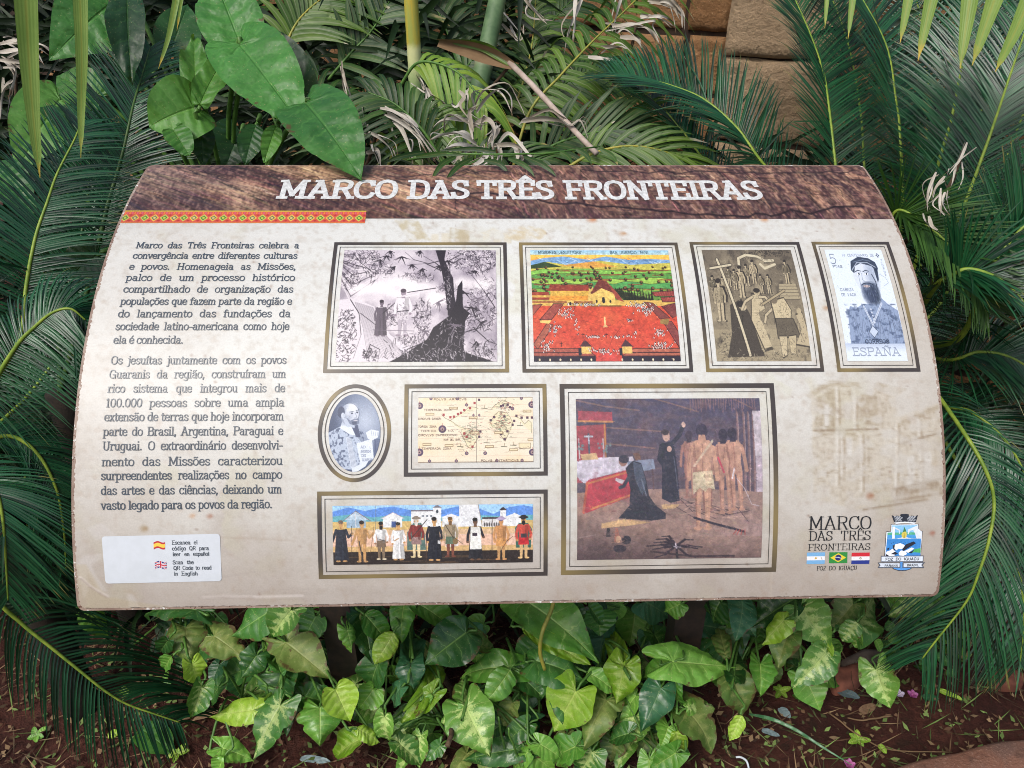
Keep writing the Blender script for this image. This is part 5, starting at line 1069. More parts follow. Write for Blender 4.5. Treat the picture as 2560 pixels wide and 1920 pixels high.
# 8 -- large dark painting of an interior
def pic_interior():
    c = Cv(400, 342, (66, 58, 70)); r = np.random.default_rng(19)
    c.vgrad(0, .55, (52, 52, 74), (72, 62, 70)); c.tint(np.clip((c.fbm(8, 30, 4) - .5) * 4, 0, 1) * (c.y < .6), (110, 84, 80), .45); c.tint(np.clip((c.fbm(20, 14, 9) - .55) * 4, 0, 1) * (c.y < .3), (60, 40, 44), .6)
    for q in ([(.0, .01), (.16, .05), (.34, .075)], [(.42, 0), (.55, .045), (.66, .085)], [(.16, .18), (.5, .21)], [(.16, .28), (.42, .31)], [(.85, 0), (.95, .06)]): c.line(q, 3.0, (138, 100, 80), .6)
    for k in range(26): x = .62 + k * .014; c.line([(x, 0), (x + r.normal(0, .004), r.uniform(.04, .09))], 2, (126, 90, 84), .7)
    for x in (.87, .905, .93, .955): c.line([(x, .09), (x + r.normal(0, .004), .60)], 4, (112, 84, 80), .9); c.line([(x + .005, .1), (x + .004, .58)], 1.2, (190, 160, 150), .8)
    c.poly([(.955, .08), (1, .08), (1, .60), (.97, .60)], (196, 186, 190)); c.rect(.965, .36, 1, .60, (176, 160, 170), .8)
    # floor
    c.poly([(0, .58), (.30, .56), (.66, .56), (1, .585), (1, 1), (0, 1)], (140, 112, 98)); fl = c.fbm(8, 12, 22); c.tint(np.clip((fl - .45) * 3, 0, 1) * (c.y > .58), (162, 124, 96), .6); c.tint(np.clip((c.y - .74) * 4 - c.x * .9 + (fl - .4), 0, 1), (46, 34, 36), .85); c.tint(np.clip((c.y - .9) * 6, 0, 1), (66, 48, 44), .6); c.tint(np.clip(c.x * 1.6 - .9, 0, 1) * np.clip((c.y - .6) * 5, 0, 1) * (c.y < .86), (168, 142, 142), .5)
    # altar with red hangings and white cloth
    c.poly([(0, .17), (.16, .16), (.16, .50), (0, .52)], (150, 52, 58)); c.poly([(.01, .075), (.195, .085), (.195, .145), (.012, .14)], (150, 52, 62)); c.line([(.012, .14), (.195, .145)], 4, (186, 120, 66)); c.line([(.152, .16), (.156, .36)], 3.5, (170, 112, 52))
    c.poly([(0, .385), (.11, .365), (.30, .36), (.31, .43), (.06, .50), (.055, .52), (0, .44)], (206, 200, 210)); c.tint(np.clip((c.fbm(30, 40, 66) - .5) * 4, 0, 1) * (c.x < .31) * (c.y > .37) * (c.y < .5), (170, 160, 178), .35); c.poly([(0, .44), (.055, .47), (.055, .52), (.035, .52), (0, .48)], (190, 186, 196)); c.poly([(.05, .51), (.27, .44), (.30, .55), (.30, .60), (.06, .70), (.032, .71)], (176, 48, 56)); c.line([(.05, .525), (.27, .455)], 4.0, (196, 110, 60)); c.line([(.075, .68), (.30, .59)], 4, (196, 120, 66)); c.line([(.055, .52), (.035, .70)], 5, (190, 84, 56)); c.tint(np.clip((c.fbm(20, 20, 44) - .5) * 4, 0, 1) * (c.x < .3) * (c.y > .45) * (c.y < .7), (110, 30, 40), .35)
    c.poly([(.02, .345), (.105, .335), (.115, .375), (.03, .38)], (200, 164, 110)); c.line([(.065, .22), (.068, .335)], 4, (60, 70, 84)); c.line([(.045, .235), (.085, .235)], 4, (196, 204, 212)); c.line([(.065, .23), (.067, .28)], 2, (200, 206, 214))
    for x in (.012, .142): c.line([(x, .25), (x + .004, .37)], 2.6, (196, 190, 190)); [c.ell(x + r.normal(.006, .012), r.uniform(.28, .33), .006, .008, (96, 120, 120), .9) for k in range(10)]
    c.poly([(.27, .39), (.41, .375), (.42, .44), (.28, .46)], (120, 134, 154)); c.line([(.285, .46), (.30, .60)], 3, (50, 44, 52)); c.line([(.405, .44), (.41, .56)], 3, (70, 52, 50)); c.poly([(.30, .34), (.335, .335), (.345, .38), (.315, .385)], (96, 66, 50))
    # kneeling figure in a black cloak
    c.poly([(.26, .43), (.30, .385), (.345, .40), (.37, .50), (.385, .60), (.42, .66), (.475, .71), (.475, .745), (.40, .755), (.22, .74), (.28, .66), (.285, .56)], (26, 30, 38)); c.poly([(.30, .39), (.345, .41), (.37, .52), (.35, .60), (.31, .50)], (62, 76, 92), .8); c.ell(.248, .385, .024, .034, (140, 100, 84)); c.ell(.252, .375, .027, .026, (34, 34, 44)); c.poly([(.21, .49), (.255, .505), (.24, .53), (.205, .505)], (206, 200, 200)); c.line([(.285, .47), (.25, .54), (.23, .55)], 7, (34, 40, 50)); c.line([(.345, .50), (.37, .60)], 3, (110, 124, 140), .7)
    # standing figure in black with raised arm
    c.poly([(.445, .285), (.50, .27), (.525, .30), (.54, .44), (.55, .635), (.50, .645), (.455, .62), (.455, .42), (.43, .38)], (24, 28, 38)); c.line([(.51, .285), (.555, .23), (.575, .175)], 9, (26, 30, 40)); c.ell(.578, .165, .011, .018, (206, 170, 150)); c.ell(.482, .235, .019, .034, (196, 156, 136)); c.ell(.476, .212, .021, .018, (40, 34, 36)); c.ell(.497, .315, .013, .018, (196, 156, 136)); c.line([(.52, .36), (.545, .60)], 1.4, (90, 100, 120), .7); c.ell(.555, .645, .02, .009, (150, 110, 96))
    # straw mats, bundle of sticks
    c.poly([(.45, .655), (.55, .655), (.53, .68), (.46, .685)], (206, 166, 110)); c.poly([(.13, .77), (.25, .745), (.40, .765), (.28, .785), (.13, .80)], (200, 160, 106))
    for k in range(22): x, y = r.uniform(.55, .9), r.uniform(.64, .74); a = r.normal(.25, .5); c.line([(x - .07 * math.cos(a), y - .05 * math.sin(a)), (x + .07 * math.cos(a), y + .05 * math.sin(a))], 1.6, (50, 36, 40) if k % 3 else (190, 150, 130), .85)
    # people seen from behind
    def nude(x, yf, h, lean=0, hair=(30, 28, 40), sk=(178, 130, 104), cloth=None):
        W = h * .215; P = lambda a_, b: (x + a_ * W + lean * (1 - b) * W, yf - h + b * h)
        sh = (112, 72, 60)
        c.poly([P(-.34, .52), P(-.02, .52), P(-.06, .74), P(-.10, .97), P(-.24, .97), P(-.28, .74)], sk); c.poly([P(.02, .52), P(.34, .52), P(.30, .74), P(.26, .97), P(.12, .97), P(.08, .74)], sk)
        c.poly([P(-.26, .16), P(.26, .16), P(.42, .22), P(.30, .40), P(.34, .54), P(-.34, .54), P(-.28, .40), P(-.42, .22)], sk)
        c.poly([P(-.34, .52), P(-.24, .52), P(-.22, .74), P(-.20, .97), P(-.24, .97), P(-.28, .74)], sh, .6); c.poly([P(-.42, .22), P(-.28, .2), P(-.2, .40), P(-.26, .54), P(-.34, .54), P(-.28, .40)], sh, .55); c.line([P(.02, .2), P(.0, .5)], 1.6, sh, .6)
        c.line([P(-.40, .23), P(-.50, .38), P(-.52, .52)], W * c.w * .15, sk); c.line([P(.40, .23), P(.50, .38), P(.56, .52)], W * c.w * .17, sk); c.line([P(-.43, .24), P(-.54, .40)], 1.5, sh, .6)
        c.ell(*P(0, .075), W * .22, h * .07, hair); c.poly([P(-.12, .11), P(.12, .11), P(.16, .18), P(-.16, .18)], sk if cloth else hair)
        if cloth: c.poly([P(-.38, .46), P(.36, .44), P(.46, .62), P(.22, .60), P(.1, .64), P(-.12, .60), P(-.36, .66)], cloth); c.tint(np.clip((c.fbm(70, 60, 12) - .5) * 6, 0, 1) * (np.abs(c.x - x) < W * .5) * (c.y > yf - h * .56) * (c.y < yf - h * .36), (110, 92, 66), .5)
        c.poly([P(.06, .18), P(.26, .16), P(.42, .22), P(.30, .40), P(.34, .54), P(.10, .54)], (214, 170, 136), .35); c.line([P(.16, .56), P(.18, .95)], 2, (214, 170, 136), .5)
        c.ell(*P(-.18, .98), W * .16, h * .02, sk); c.ell(*P(.2, .98), W * .16, h * .02, sk)
    nude(.605, .62, .42, 0, (40, 34, 44), (150, 104, 88)); nude(.80, .72, .53, -.1); nude(.865, .70, .52, -.25); nude(.70, .70, .40, 0, (30, 28, 40), (130, 88, 76)); nude(.675, .82, .665, 0, (36, 34, 48), (186, 138, 108), (206, 190, 150))
    c.line([(.63, .42), (.73, .27)], 5, (206, 184, 150), .85); c.line([(.76, .37), (.79, .46)], 4, (190, 60, 76)); c.line([(.86, .50), (.90, .56), (.94, .66), (.98, .67)], 1.4, (196, 186, 190), .9); c.line([(.845, .44), (.835, .50)], 3, (220, 214, 214))
    c.line([(.63, .74), (.74, .78), (.90, .83)], 5, (30, 28, 36)); [c.line([(.86 + k * .015, .82), (.84 + k * .022, .85)], 2.0, (170, 70, 60)) for k in range(4)]
    # dead fire and jars
    for a_ in (3.25, 2.95, 3.6, .02, .18, 5.5, 4.2, 2.3, .9, 1.5, 3.9):
        L_ = r.uniform(.10, .20); c.line([(.535, .915), (.535 + L_ * .5 * math.cos(a_), .915 + L_ * .42 * math.sin(a_)), (.535 + L_ * math.cos(a_), .915 + L_ * .5 * math.sin(a_) + .01)], 6.5, (24, 20, 26), .95, True)
    c.line([(.53, .90), (.535, .93)], 3, (210, 200, 206)); c.line([(.52, .92), (.56, .925)], 2, (190, 180, 190)); c.line([(.40, .95), (.62, .985), (.85, .985)], 4, (34, 26, 28), .9)
    c.poly([(.16, .80), (.175, .80), (.18, .855), (.155, .855)], (30, 30, 30)); c.ell(.265, .875, .025, .028, (24, 24, 30)); c.poly([(.205, .80), (.218, .80), (.23, .86), (.225, .89), (.20, .885)], (150, 90, 70)); c.ell(.222, .87, .014, .022, (206, 160, 120)); c.ell(.23, .93, .035, .024, (30, 28, 32)); c.line([(0, .86), (.10, .84)], 2, (150, 130, 120), .6)
    c.brush(4200, .006, 1.8, 48, .10, None, .5); c.brush(500, .03, 1.3, 49, .12, .1, .4, .62, 1); c.a *= (.74 + .5 * c.fbm(46, 38, 91, 3))[..., None]; c.tint(np.ones((c.h, c.w)), (156, 146, 164), .22); c.tint(np.clip((c.fbm(90, 80, 3, 3) - .5) * 3, 0, 1), (150, 130, 130), .22); c.grain(.05, 12); return c  # even mauve veil paints the gloss of the surface into the picture
picture("large dark painting of robed figures and a group of people beside a red altar", ((1398.4, 960), (1934, 958.4), (1939, 1430), (1402, 1435.8)), .0066, .0222, pic_interior(), -.3)

# ------------------------------------------------------------------ white label, flags, place logo and town crest
def flat_print(name, corners, cv, parent, lift=0.0008, mat=None):
    q = px2us(corners); gx, gy = np.meshgrid(np.linspace(0, 1, cv.w), np.linspace(0, 1, cv.h))
    B = lambda k: (q[0, k] * (1 - gx) + q[1, k] * gx) * (1 - gy) + (q[3, k] * (1 - gx) + q[2, k] * gx) * gy
    return grid_mesh(name, B(0), B(1), lift, mat or M_PRINT, parent, cv.a)
def build_label():
    q = px2us([(254.6, 1340.8), (550, 1334), (555, 1452), (264.5, 1458.5)]); A = np.stack([q[:, 0], q[:, 1] * PL], -1)
    rad = .005; pts = []
    for i in range(4):
        p, a, b = A[i], A[i - 1], A[(i + 1) % 4]
        da, db = (a - p) / np.linalg.norm(a - p), (b - p) / np.linalg.norm(b - p)
        for k in range(7):
            f = k / 6; pts.append((p + da * rad) * (1 - f) ** 2 + p * 2 * f * (1 - f) + (p + db * rad) * f * f)
    pts = np.array(pts); c = pts.mean(0); n = len(pts); rings = 8
    P = np.concatenate([[c]] + [c + (pts - c) * (k + 1) / rings for k in range(rings)])
    fs = [(0, 1 + i, 1 + (i + 1) % n) for i in range(n)]
    for k in range(rings - 1):
        for i in range(n): fs.append((1 + k * n + i, 1 + (k + 1) * n + i, 1 + (k + 1) * n + (i + 1) % n, 1 + k * n + (i + 1) % n))
    fs = [f[::-1] for f in fs]
    co = surf(P[:, 0], P[:, 1] / PL, 0.0008)
    return adopt(obj("white_label", co, fs, M_LABEL, None, True), SIGN)
LAB = build_label(); LAB['label'] = "white rounded label with two small flags and scanning instructions"
L = Letters()
for txt, x0, x1, b in (("Escanea el", 430.6, 494.7, 1361), ("código QR para", 431, 522.5, 1375.4), ("leer en español", 432.3, 523.7, 1389.5), ("Scan the", 432.6, 484.8, 1410.2), ("QR Code to read", 434.6, 529.5, 1424.0), ("in English", 435.6, 495.3, 1438.4)):
    q = px2us([(x0, b + (x0 < 0)), (x1, b - 1.5)]); L.text(txt, q[0, 0], q[1, 0], (q[0, 1] + q[1, 1]) / 2, .0052, .0007, False)
L.build("label_text", 0.0011, ink("label_ink", (56, 64, 72)), LAB)
def flag_spain():
    c = Cv(44, 30, (186, 44, 52)); c.rect(0, .25, 1, .75, (236, 200, 74)); return c
def flag_uk():
    c = Cv(46, 30, (52, 60, 122)); w = (232, 234, 238); rd = (190, 44, 60)
    for a, b in (((0, 0), (1, 1)), ((0, 1), (1, 0))): c.line([a, b], 6, w); c.line([a, b], 2.4, rd)
    c.rect(0, .33, 1, .67, w); c.rect(.40, 0, .60, 1, w); c.rect(0, .41, 1, .59, rd); c.rect(.45, 0, .55, 1, rd); return c
def wavy(name, corners, cv, parent):
    q = px2us(corners); gx, gy = np.meshgrid(np.linspace(0, 1, cv.w), np.linspace(0, 1, cv.h))
    B = lambda k: (q[0, k] * (1 - gx) + q[1, k] * gx) * (1 - gy) + (q[3, k] * (1 - gx) + q[2, k] * gx) * gy
    return grid_mesh(name, B(0), B(1) - .0012 * np.sin(gx * 6.28 - .6) / PL, 0.0011, M_PRINT, parent, cv.a)
wavy("small_flag", [(384.5, 1354.5), (413, 1353.5), (413.5, 1371), (385, 1371.8)], flag_spain(), LAB)
wavy("small_flag", [(387.5, 1404), (416.8, 1402.5), (417.3, 1420.2), (388.3, 1421)], flag_uk(), LAB)

L = Letters()
for txt, x0, x1, b, cap, ct in (("MARCO", 2020.2, 2178.7, 1322.2, .0176, .35), ("DAS TRÊS", 2020.8, 2176.4, 1349.7, .0128, .35), ("FRONTEIRAS", 2018.6, 2175.4, 1374.4, .0090, .4)):
    q = px2us([(x0, b), (x1, b)]); L.text(txt, q[0, 0], q[1, 0], (q[0, 1] + q[1, 1]) / 2, cap, cap * .13, True, contrast=ct)
LOGO = L.build("place_name_lettering", 0.0008, M_BLACK, SIGN)
L = Letters(); q = px2us([(2041, 1424.4), (2142, 1424.4)]); L.text("FOZ DO IGUAÇU", q[0, 0], q[1, 0], (q[0, 1] + q[1, 1]) / 2, .0058, .0058 * .13, True, contrast=.45); L.build("town_lettering", 0.0008, M_BLACK, SIGN)
def flag_ar():
    c = Cv(64, 40, (122, 176, 220)); c.rect(0, .34, 1, .67, (236, 238, 240)); c.ell(.5, .5, .06, .09, (206, 170, 90)); c.line([(.78, .4), (.85, .66)], 1.2, (140, 96, 80)); return c
def flag_br():
    c = Cv(64, 40, (52, 140, 66)); c.poly([(.07, .5), (.5, .09), (.93, .5), (.5, .91)], (230, 210, 60)); c.ell(.5, .5, .17, .27, (40, 46, 110)); c.line([(.34, .46), (.5, .47), (.66, .56)], 2.2, (226, 232, 236)); return c
def flag_py():
    c = Cv(64, 40, (236, 238, 240)); c.rect(0, 0, 1, .34, (206, 46, 58)); c.rect(0, .67, 1, 1, (44, 60, 140)); c.ell(.5, .5, .06, .10, (150, 140, 120)); c.ell(.5, .5, .03, .05, (226, 220, 200)); return c
for f, a, b, y0, y1 in ((flag_ar(), 2016.3, 2061.5, 1381, 1409.5), (flag_br(), 2072.3, 2117.8, 1380.4, 1407.4), (flag_py(), 2128, 2173.2, 1381.4, 1409.5)):
    w_ = (b - a); flat_print("national_flag", [(a + .6, y0), (b + .4, y0 - .6), (b - .6, y1 - .6), (a - .6, y1)], f, SIGN)

def build_crest():
    """town crest: mural crown, bridge and pine over blue, waterfall, name ribbons -- cut-out pieces laid on the board"""
    T = lambda pts: px2us([(2200 + a / 6.635, 1300 + b / 6.635) for a, b in pts])
    root = None; pal = {}
    def m(c):
        k = tuple(c)
        if k not in pal: pal[k] = ink("crest_ink", k)
        return pal[k]
    groups = {}
    def piece(part, pts, col, lift):
        groups.setdefault((part, tuple(col)), []).append((T(pts), lift))
    K, W_, B_ = (36, 40, 50), (228, 234, 240), (64, 140, 206)
    band = lambda pts, w: [(p[0] - w * (i % 2), p[1]) for i, p in enumerate(pts)]
    # crown
    cr = [(188, -84), (245, -58), (252, -70), (300, -76), (304, -64), (330, -66), (336, -98), (380, -104), (430, -104), (470, -98), (476, -66), (505, -64), (510, -76), (560, -72), (568, -60), (625, -86), (590, 30), (545, 48), (408, 30), (268, 48), (228, 30)]
    piece("mural_crown", cr, K, 0)
    for k in range(5):
        y0 = -60 + k * 17
        for j in range(9):
            x0 = 226 + k * 5 + j * 41 - (k % 2) * 16
            if abs(x0 + 16 - 408) > 44 and x0 > 214 + k * 4 and x0 + 31 < 600 - k * 4: piece("mural_crown", [(x0, y0), (x0 + 31, y0 - 2), (x0 + 31, y0 + 10), (x0, y0 + 12)], (196, 202, 210), .0002)
    piece("mural_crown", [(222, 40), (408, 24), (600, 40), (560, 60), (408, 44), (262, 60)], W_, .0002)
    # shield outline
    piece("shield", [(176, 66), (636, 60), (640, 172), (704, 178), (672, 600), (66, 604), (94, 188), (172, 182)], K, 0)
    piece("shield", [(184, 74), (628, 68), (632, 180), (696, 186), (664, 592), (76, 596), (102, 196), (180, 190)], W_, .0001)
    piece("shield", [(196, 86), (614, 82), (618, 194), (684, 198), (676, 302), (112, 308), (118, 206), (192, 200)], (130, 188, 226), .0002)
    piece("shield", [(118, 206), (684, 198), (680, 240), (116, 246)], (84, 170, 130), .0003); piece("shield", [(116, 240), (680, 234), (676, 302), (112, 308)], (70, 150, 212), .0003)
    piece("shield", [(200, 108), (240, 106), (236, 304), (194, 306)], W_, .0004); piece("shield", [(236, 116), (330, 160), (318, 226), (306, 228), (310, 176), (240, 138)], (206, 214, 224), .0004)
    piece("shield", [(450, 230), (462, 150), (614, 86), (616, 130), (690, 196), (678, 300), (596, 302), (574, 220), (540, 160), (490, 176), (466, 232)], (214, 222, 232), .0004)
    piece("shield", [(270, 306), (390, 276), (520, 300)], (222, 228, 230), .0005)
    piece("shield", [(398, 112), (372, 190), (346, 240), (356, 280), (390, 300), (426, 282), (436, 240), (424, 180)], (206, 190, 84), .0006); piece("shield", [(398, 110), (368, 194), (428, 186)], (60, 120, 74), .0007); piece("shield", [(392, 196), (384, 290), (398, 294)], (150, 120, 60), .0007)
    piece("shield", [(110, 314), (674, 306), (662, 586), (84, 590)], (58, 132, 204), .0002)
    for q in ([(84, 590), (100, 520), (160, 500), (200, 470), (250, 520), (230, 590)], [(210, 440), (240, 400), (330, 380), (400, 410), (410, 450), (340, 480), (300, 470), (260, 500)], [(300, 540), (340, 500), (420, 510), (440, 560), (380, 590), (310, 580)], [(400, 510), (520, 450), (560, 470), (460, 540)]): piece("shield", q, (232, 236, 240), .0004)
    for q in ([(200, 420), (240, 400), (230, 470), (250, 500), (220, 500)], [(360, 480), (420, 400), (550, 350), (585, 380), (540, 410), (440, 470), (380, 510)], [(170, 560), (240, 520), (290, 550), (250, 570)], [(84, 590), (96, 560), (150, 592)], [(110, 470), (150, 450), (140, 480), (120, 500)], [(460, 540), (560, 490), (520, 545)]): piece("shield", q, (34, 36, 50), .0005)
    piece("shield", [(500, 545), (560, 480), (668, 460), (664, 540), (560, 530)], (74, 168, 96), .0003)
    for k in range(10): piece("shield", [(170 + k * 34, 384 - (k % 3) * 12), (190 + k * 34, 378 - (k % 3) * 12), (180 + k * 34, 388 - (k % 3) * 12)], (34, 40, 60), .0006)
    # base and ribbons
    piece("ribbon", [(180, 780), (540, 780), (500, 812), (420, 838), (300, 838), (220, 812)], K, 0); piece("ribbon", [(196, 782), (526, 782), (490, 806), (420, 828), (300, 828), (232, 806)], (84, 150, 220), .0001); piece("ribbon", [(330, 684), (372, 684), (366, 782), (332, 782)], (84, 150, 220), .0002)
    piece("ribbon", [(8, 590), (716, 584), (712, 690), (4, 692)], (92, 96, 108), .0003); piece("ribbon", [(20, 604), (702, 598), (699, 676), (18, 680)], (214, 224, 236), .0004)
    for q, c, l in (([(-44, 700), (330, 700), (330, 788), (-44, 788), (-20, 744)], (80, 86, 98), .0003), ([(-24, 712), (318, 712), (316, 776), (-24, 776), (4, 744)], (206, 216, 228), .0004), ([(366, 700), (740, 696), (700, 742), (728, 790), (364, 786)], (80, 86, 98), .0003), ([(384, 712), (700, 710), (676, 742), (700, 774), (384, 774)], (206, 216, 228), .0004)): piece("ribbon", q, c, l)
    made = {}
    for (part, col), lst in groups.items():
        vs, fs = [], []
        for us, lift in lst:
            # split every outline into small triangles by ear clipping
            P2 = [V((a, b * PL, 0)) for a, b in us]
            from mathutils.geometry import tessellate_polygon
            b0 = len(vs); co = surf(us[:, 0], us[:, 1], .0008 + lift)
            vs += list(co)
            for tr in tessellate_polygon([P2]): fs.append(tuple(b0 + i for i in tr))
        o = obj(part, vs, fs, m(col), None, False)
        made.setdefault(part, []).append(o)
    # join the colours of one part into a single mesh with several materials
    for part, obs in made.items():
        vs, fs, mi, ms = [], [], [], []
        for k, o in enumerate(obs):
            b0 = len(vs); vs += [tuple(v.co) for v in o.data.vertices]; fs += [tuple(b0 + i for i in p.vertices) for p in o.data.polygons]; mi += [k] * len(o.data.polygons); ms.append(o.data.materials[0])
            bpy.data.objects.remove(o)
        yield part, vs, fs, ms, mi
CREST = None
for part, vs, fs, ms, mi in list(build_crest()):
    o = obj("town_crest" if part == "shield" else part, vs, fs, ms[0], None, False, None, ms[1:], mi)
    if part == "shield": CREST = adopt(o, SIGN)
    else: o['_p'] = 1
for o in [o for o in COL.objects if o.get('_p')]:
    del o['_p']; adopt(o, CREST)
CREST['label'] = "town crest with mural crown, bridge, pine and waterfall on blue"
L = Letters()
Tc = lambda a, b: (2200 + a / 6.635, 1300 + b / 6.635)
for txt, a, b, y, cap in (("FOZ DO IGUAÇU", 78, 638, 660, .0036), ("PARANÁ", 64, 286, 766, .0029), ("BRASIL", 436, 630, 758, .0029)):
    q = px2us([Tc(a, y), Tc(b, y)]); L.text(txt, q[0, 0], q[1, 0], (q[0, 1] + q[1, 1]) / 2, cap, cap * .2, False)
L.build("crest_lettering", 0.0015, M_BLACK, CREST)
# ------------------------------------------------------------------ ground, kerb and stone wall
t = NT("red_garden_soil"); P_ = t.pos()
n1 = t.noise(P_, 6.0, 5.0); n2 = t.noise(P_, 70.0, 6.0, 0.7); n3 = t.noise(P_, 320.0, 3.0, 0.7)
c_ = t.mix(t.ramp(n1, .35, .65), L4((82, 46, 38)), L4((108, 63, 51))); c_ = t.mix(t.ramp(n2, .35, .7), t.mix(.5, c_, L4((44, 30, 26))), c_)
c_ = t.mix(t.ramp(n3, .62, .72, 0, .5), c_, L4((128, 88, 74)))
c_ = t.mix(t.ramp(t.noise(P_, 23.0, 4.0), .58, .70, 0, .55), c_, L4((52, 42, 30)))
h_ = t.math('ADD', n2, t.math('MULTIPLY', n3, .5))
M_SOIL = t.finish(c_, .9, .25, t.bump(h_, 1.0, .02))
def gheight(x, y):
    q = V((x, y, 0.0))
    return 0.022 * mnoise.noise(q * 3.1) + 0.012 * mnoise.noise(q * 9.0 + V((3, 1, 0))) + 0.008 * mnoise.noise(q * 29.0)
def build_ground():
    xs = [-60, -20, -8, -4, -2.6] + [-2.2 + .028 * i for i in range(158)] + [2.6, 4, 8, 20, 60]
    ys = [-60, -20, -6, -2, -.5, .1] + [.45 + .026 * i for i in range(90)] + [3.2, 4, 6, 10, 25, 90]
    vs = [(x, y, gheight(x, y) if abs(x) < 2.5 and .3 < y < 3 else 0.0) for y in ys for x in xs]
    w = len(xs); fs = [(r * w + c, r * w + c + 1, (r + 1) * w + c + 1, (r + 1) * w + c) for r in range(len(ys) - 1) for c in range(w - 1)]
    tag(obj("ground", vs, fs, M_SOIL), kind="structure")
build_ground()

t = NT("reddish_kerb_stone"); P_ = t.pos(); n1 = t.noise(P_, 12.0, 5.0); n2 = t.noise(P_, 210.0, 4.0, .7)
c_ = t.mix(t.ramp(n1, .35, .7), L4((132, 92, 74)), L4((112, 88, 78))); c_ = t.mix(t.ramp(n2, .5, .72, 0, .7), c_, L4((168, 140, 122))); c_ = t.mix(t.ramp(t.noise(P_, 45.0, 4.0), .56, .68, 0, .6), c_, L4((82, 58, 48)))
M_KERB = t.finish(c_, .85, .3, t.bump(t.math('ADD', n2, n1), .7, .006))
def build_kerb():
    H = .105
    px_ = [(2130, 1985), (2216, 1921), (2312, 1889), (2380, 1875), (2425, 1864), (2468, 1851), (2560, 1841), (2760, 1836), (3100, 1850)]
    top = spline([on(x, y, H) for x, y in px_], 60)
    vs, fs = [], []; rr = random.Random(3)
    n = len(top); prof = [(-.004, -.12), (0, -.02), (.004, -.006), (.012, 0), (.05, .002), (.16, .001), (.32, 0)]
    for i, p in enumerate(top):
        tg = (top[min(i + 1, n - 1)] - top[max(i - 1, 0)]); tg.z = 0; tg.normalize(); nr = V((tg.y, -tg.x, 0))
        if nr.y > 0: nr = -nr
        for k, (a, b) in enumerate(prof):
            j = (mnoise.noise(p * 22 + V((k, 0, 0))) * .004 + mnoise.noise(p * 70 + V((k, 0, 0))) * .002)
            vs.append(p + nr * (a + j) + V((0, 0, b + j * .7)))
    m = len(prof)
    for i in range(n - 1):
        for k in range(m - 1): fs.append((i * m + k, (i + 1) * m + k, (i + 1) * m + k + 1, i * m + k + 1))
    tag(obj("kerb", vs, fs, M_KERB), kind="structure")
build_kerb()

def wall_mat(name, a, b):
    t = NT(name); P_ = t.pos(); n1 = t.noise(P_, 5.0, 5.0, .6); n2 = t.noise(P_, 60.0, 5.0, .7); isl = t.island()
    c = t.mix(t.ramp(t.math('ADD', t.math('MULTIPLY', n1, .8), t.math('MULTIPLY', isl, .45)), .35, .9), L4(a), L4(b))
    c = t.mix(t.ramp(n2, .55, .75, 0, .6), c, L4((84, 66, 50))); c = t.mix(t.ramp(t.noise(P_, 140.0, 3.0), .6, .7, 0, .4), c, L4((206, 172, 128)))
    return t.finish(c, .9, .2, t.bump(t.math('ADD', n2, n1), .8, .02))
M_WALL = wall_mat("tan_sandstone", (128, 94, 62), (158, 120, 84)); M_PIER = wall_mat("pale_sandstone", (142, 120, 94), (164, 142, 114)); M_GAP = plain("dark_mortar", (62, 46, 34), (44, 34, 28), .95, 30, .5)
WD = V((math.cos(math.radians(-26)), math.sin(math.radians(-26)), 0))       # the wall comes nearer towards the right
WN = V((WD.y, -WD.x, 0))
if WN.y > 0: WN = -WN
WO = at(1700, 60, 2.55); WO.z = 0
def block(mb, a0, a1, z0, z1, d, seed, b=.012):
    rr = random.Random(seed); n = 16
    L_, H_ = a1 - a0, z1 - z0
    vs, fs = [], []
    for j in range(n + 1):
        for i in range(n + 1):
            fx, fz = i / n, j / n; e = min(fx * L_, (1 - fx) * L_, fz * H_, (1 - fz) * H_)
            dd = d if e > .001 else d - .018
            x = a0 + L_ * fx; z = z0 + H_ * fz
            if i in (1, n - 1): x = a0 + (b if i == 1 else L_ - b)
            if j in (1, n - 1): z = z0 + (b if j == 1 else H_ - b)
            q = V((x, z, seed * .37)); off = mnoise.noise(q * 6) * .016 + mnoise.noise(q * 22) * .008 + mnoise.noise(q * 60) * .005
            p = WO + WD * (x + mnoise.noise(q * 9) * .006) + WN * (dd + off); vs.append((p.x, p.y, z + mnoise.noise(q * 7 + V((9, 0, 0))) * .006))
    w = n + 1
    for j in range(n):
        for i in range(n): fs.append((j * w + i, j * w + i + 1, (j + 1) * w + i + 1, (j + 1) * w + i))
    mb.add(vs, fs)
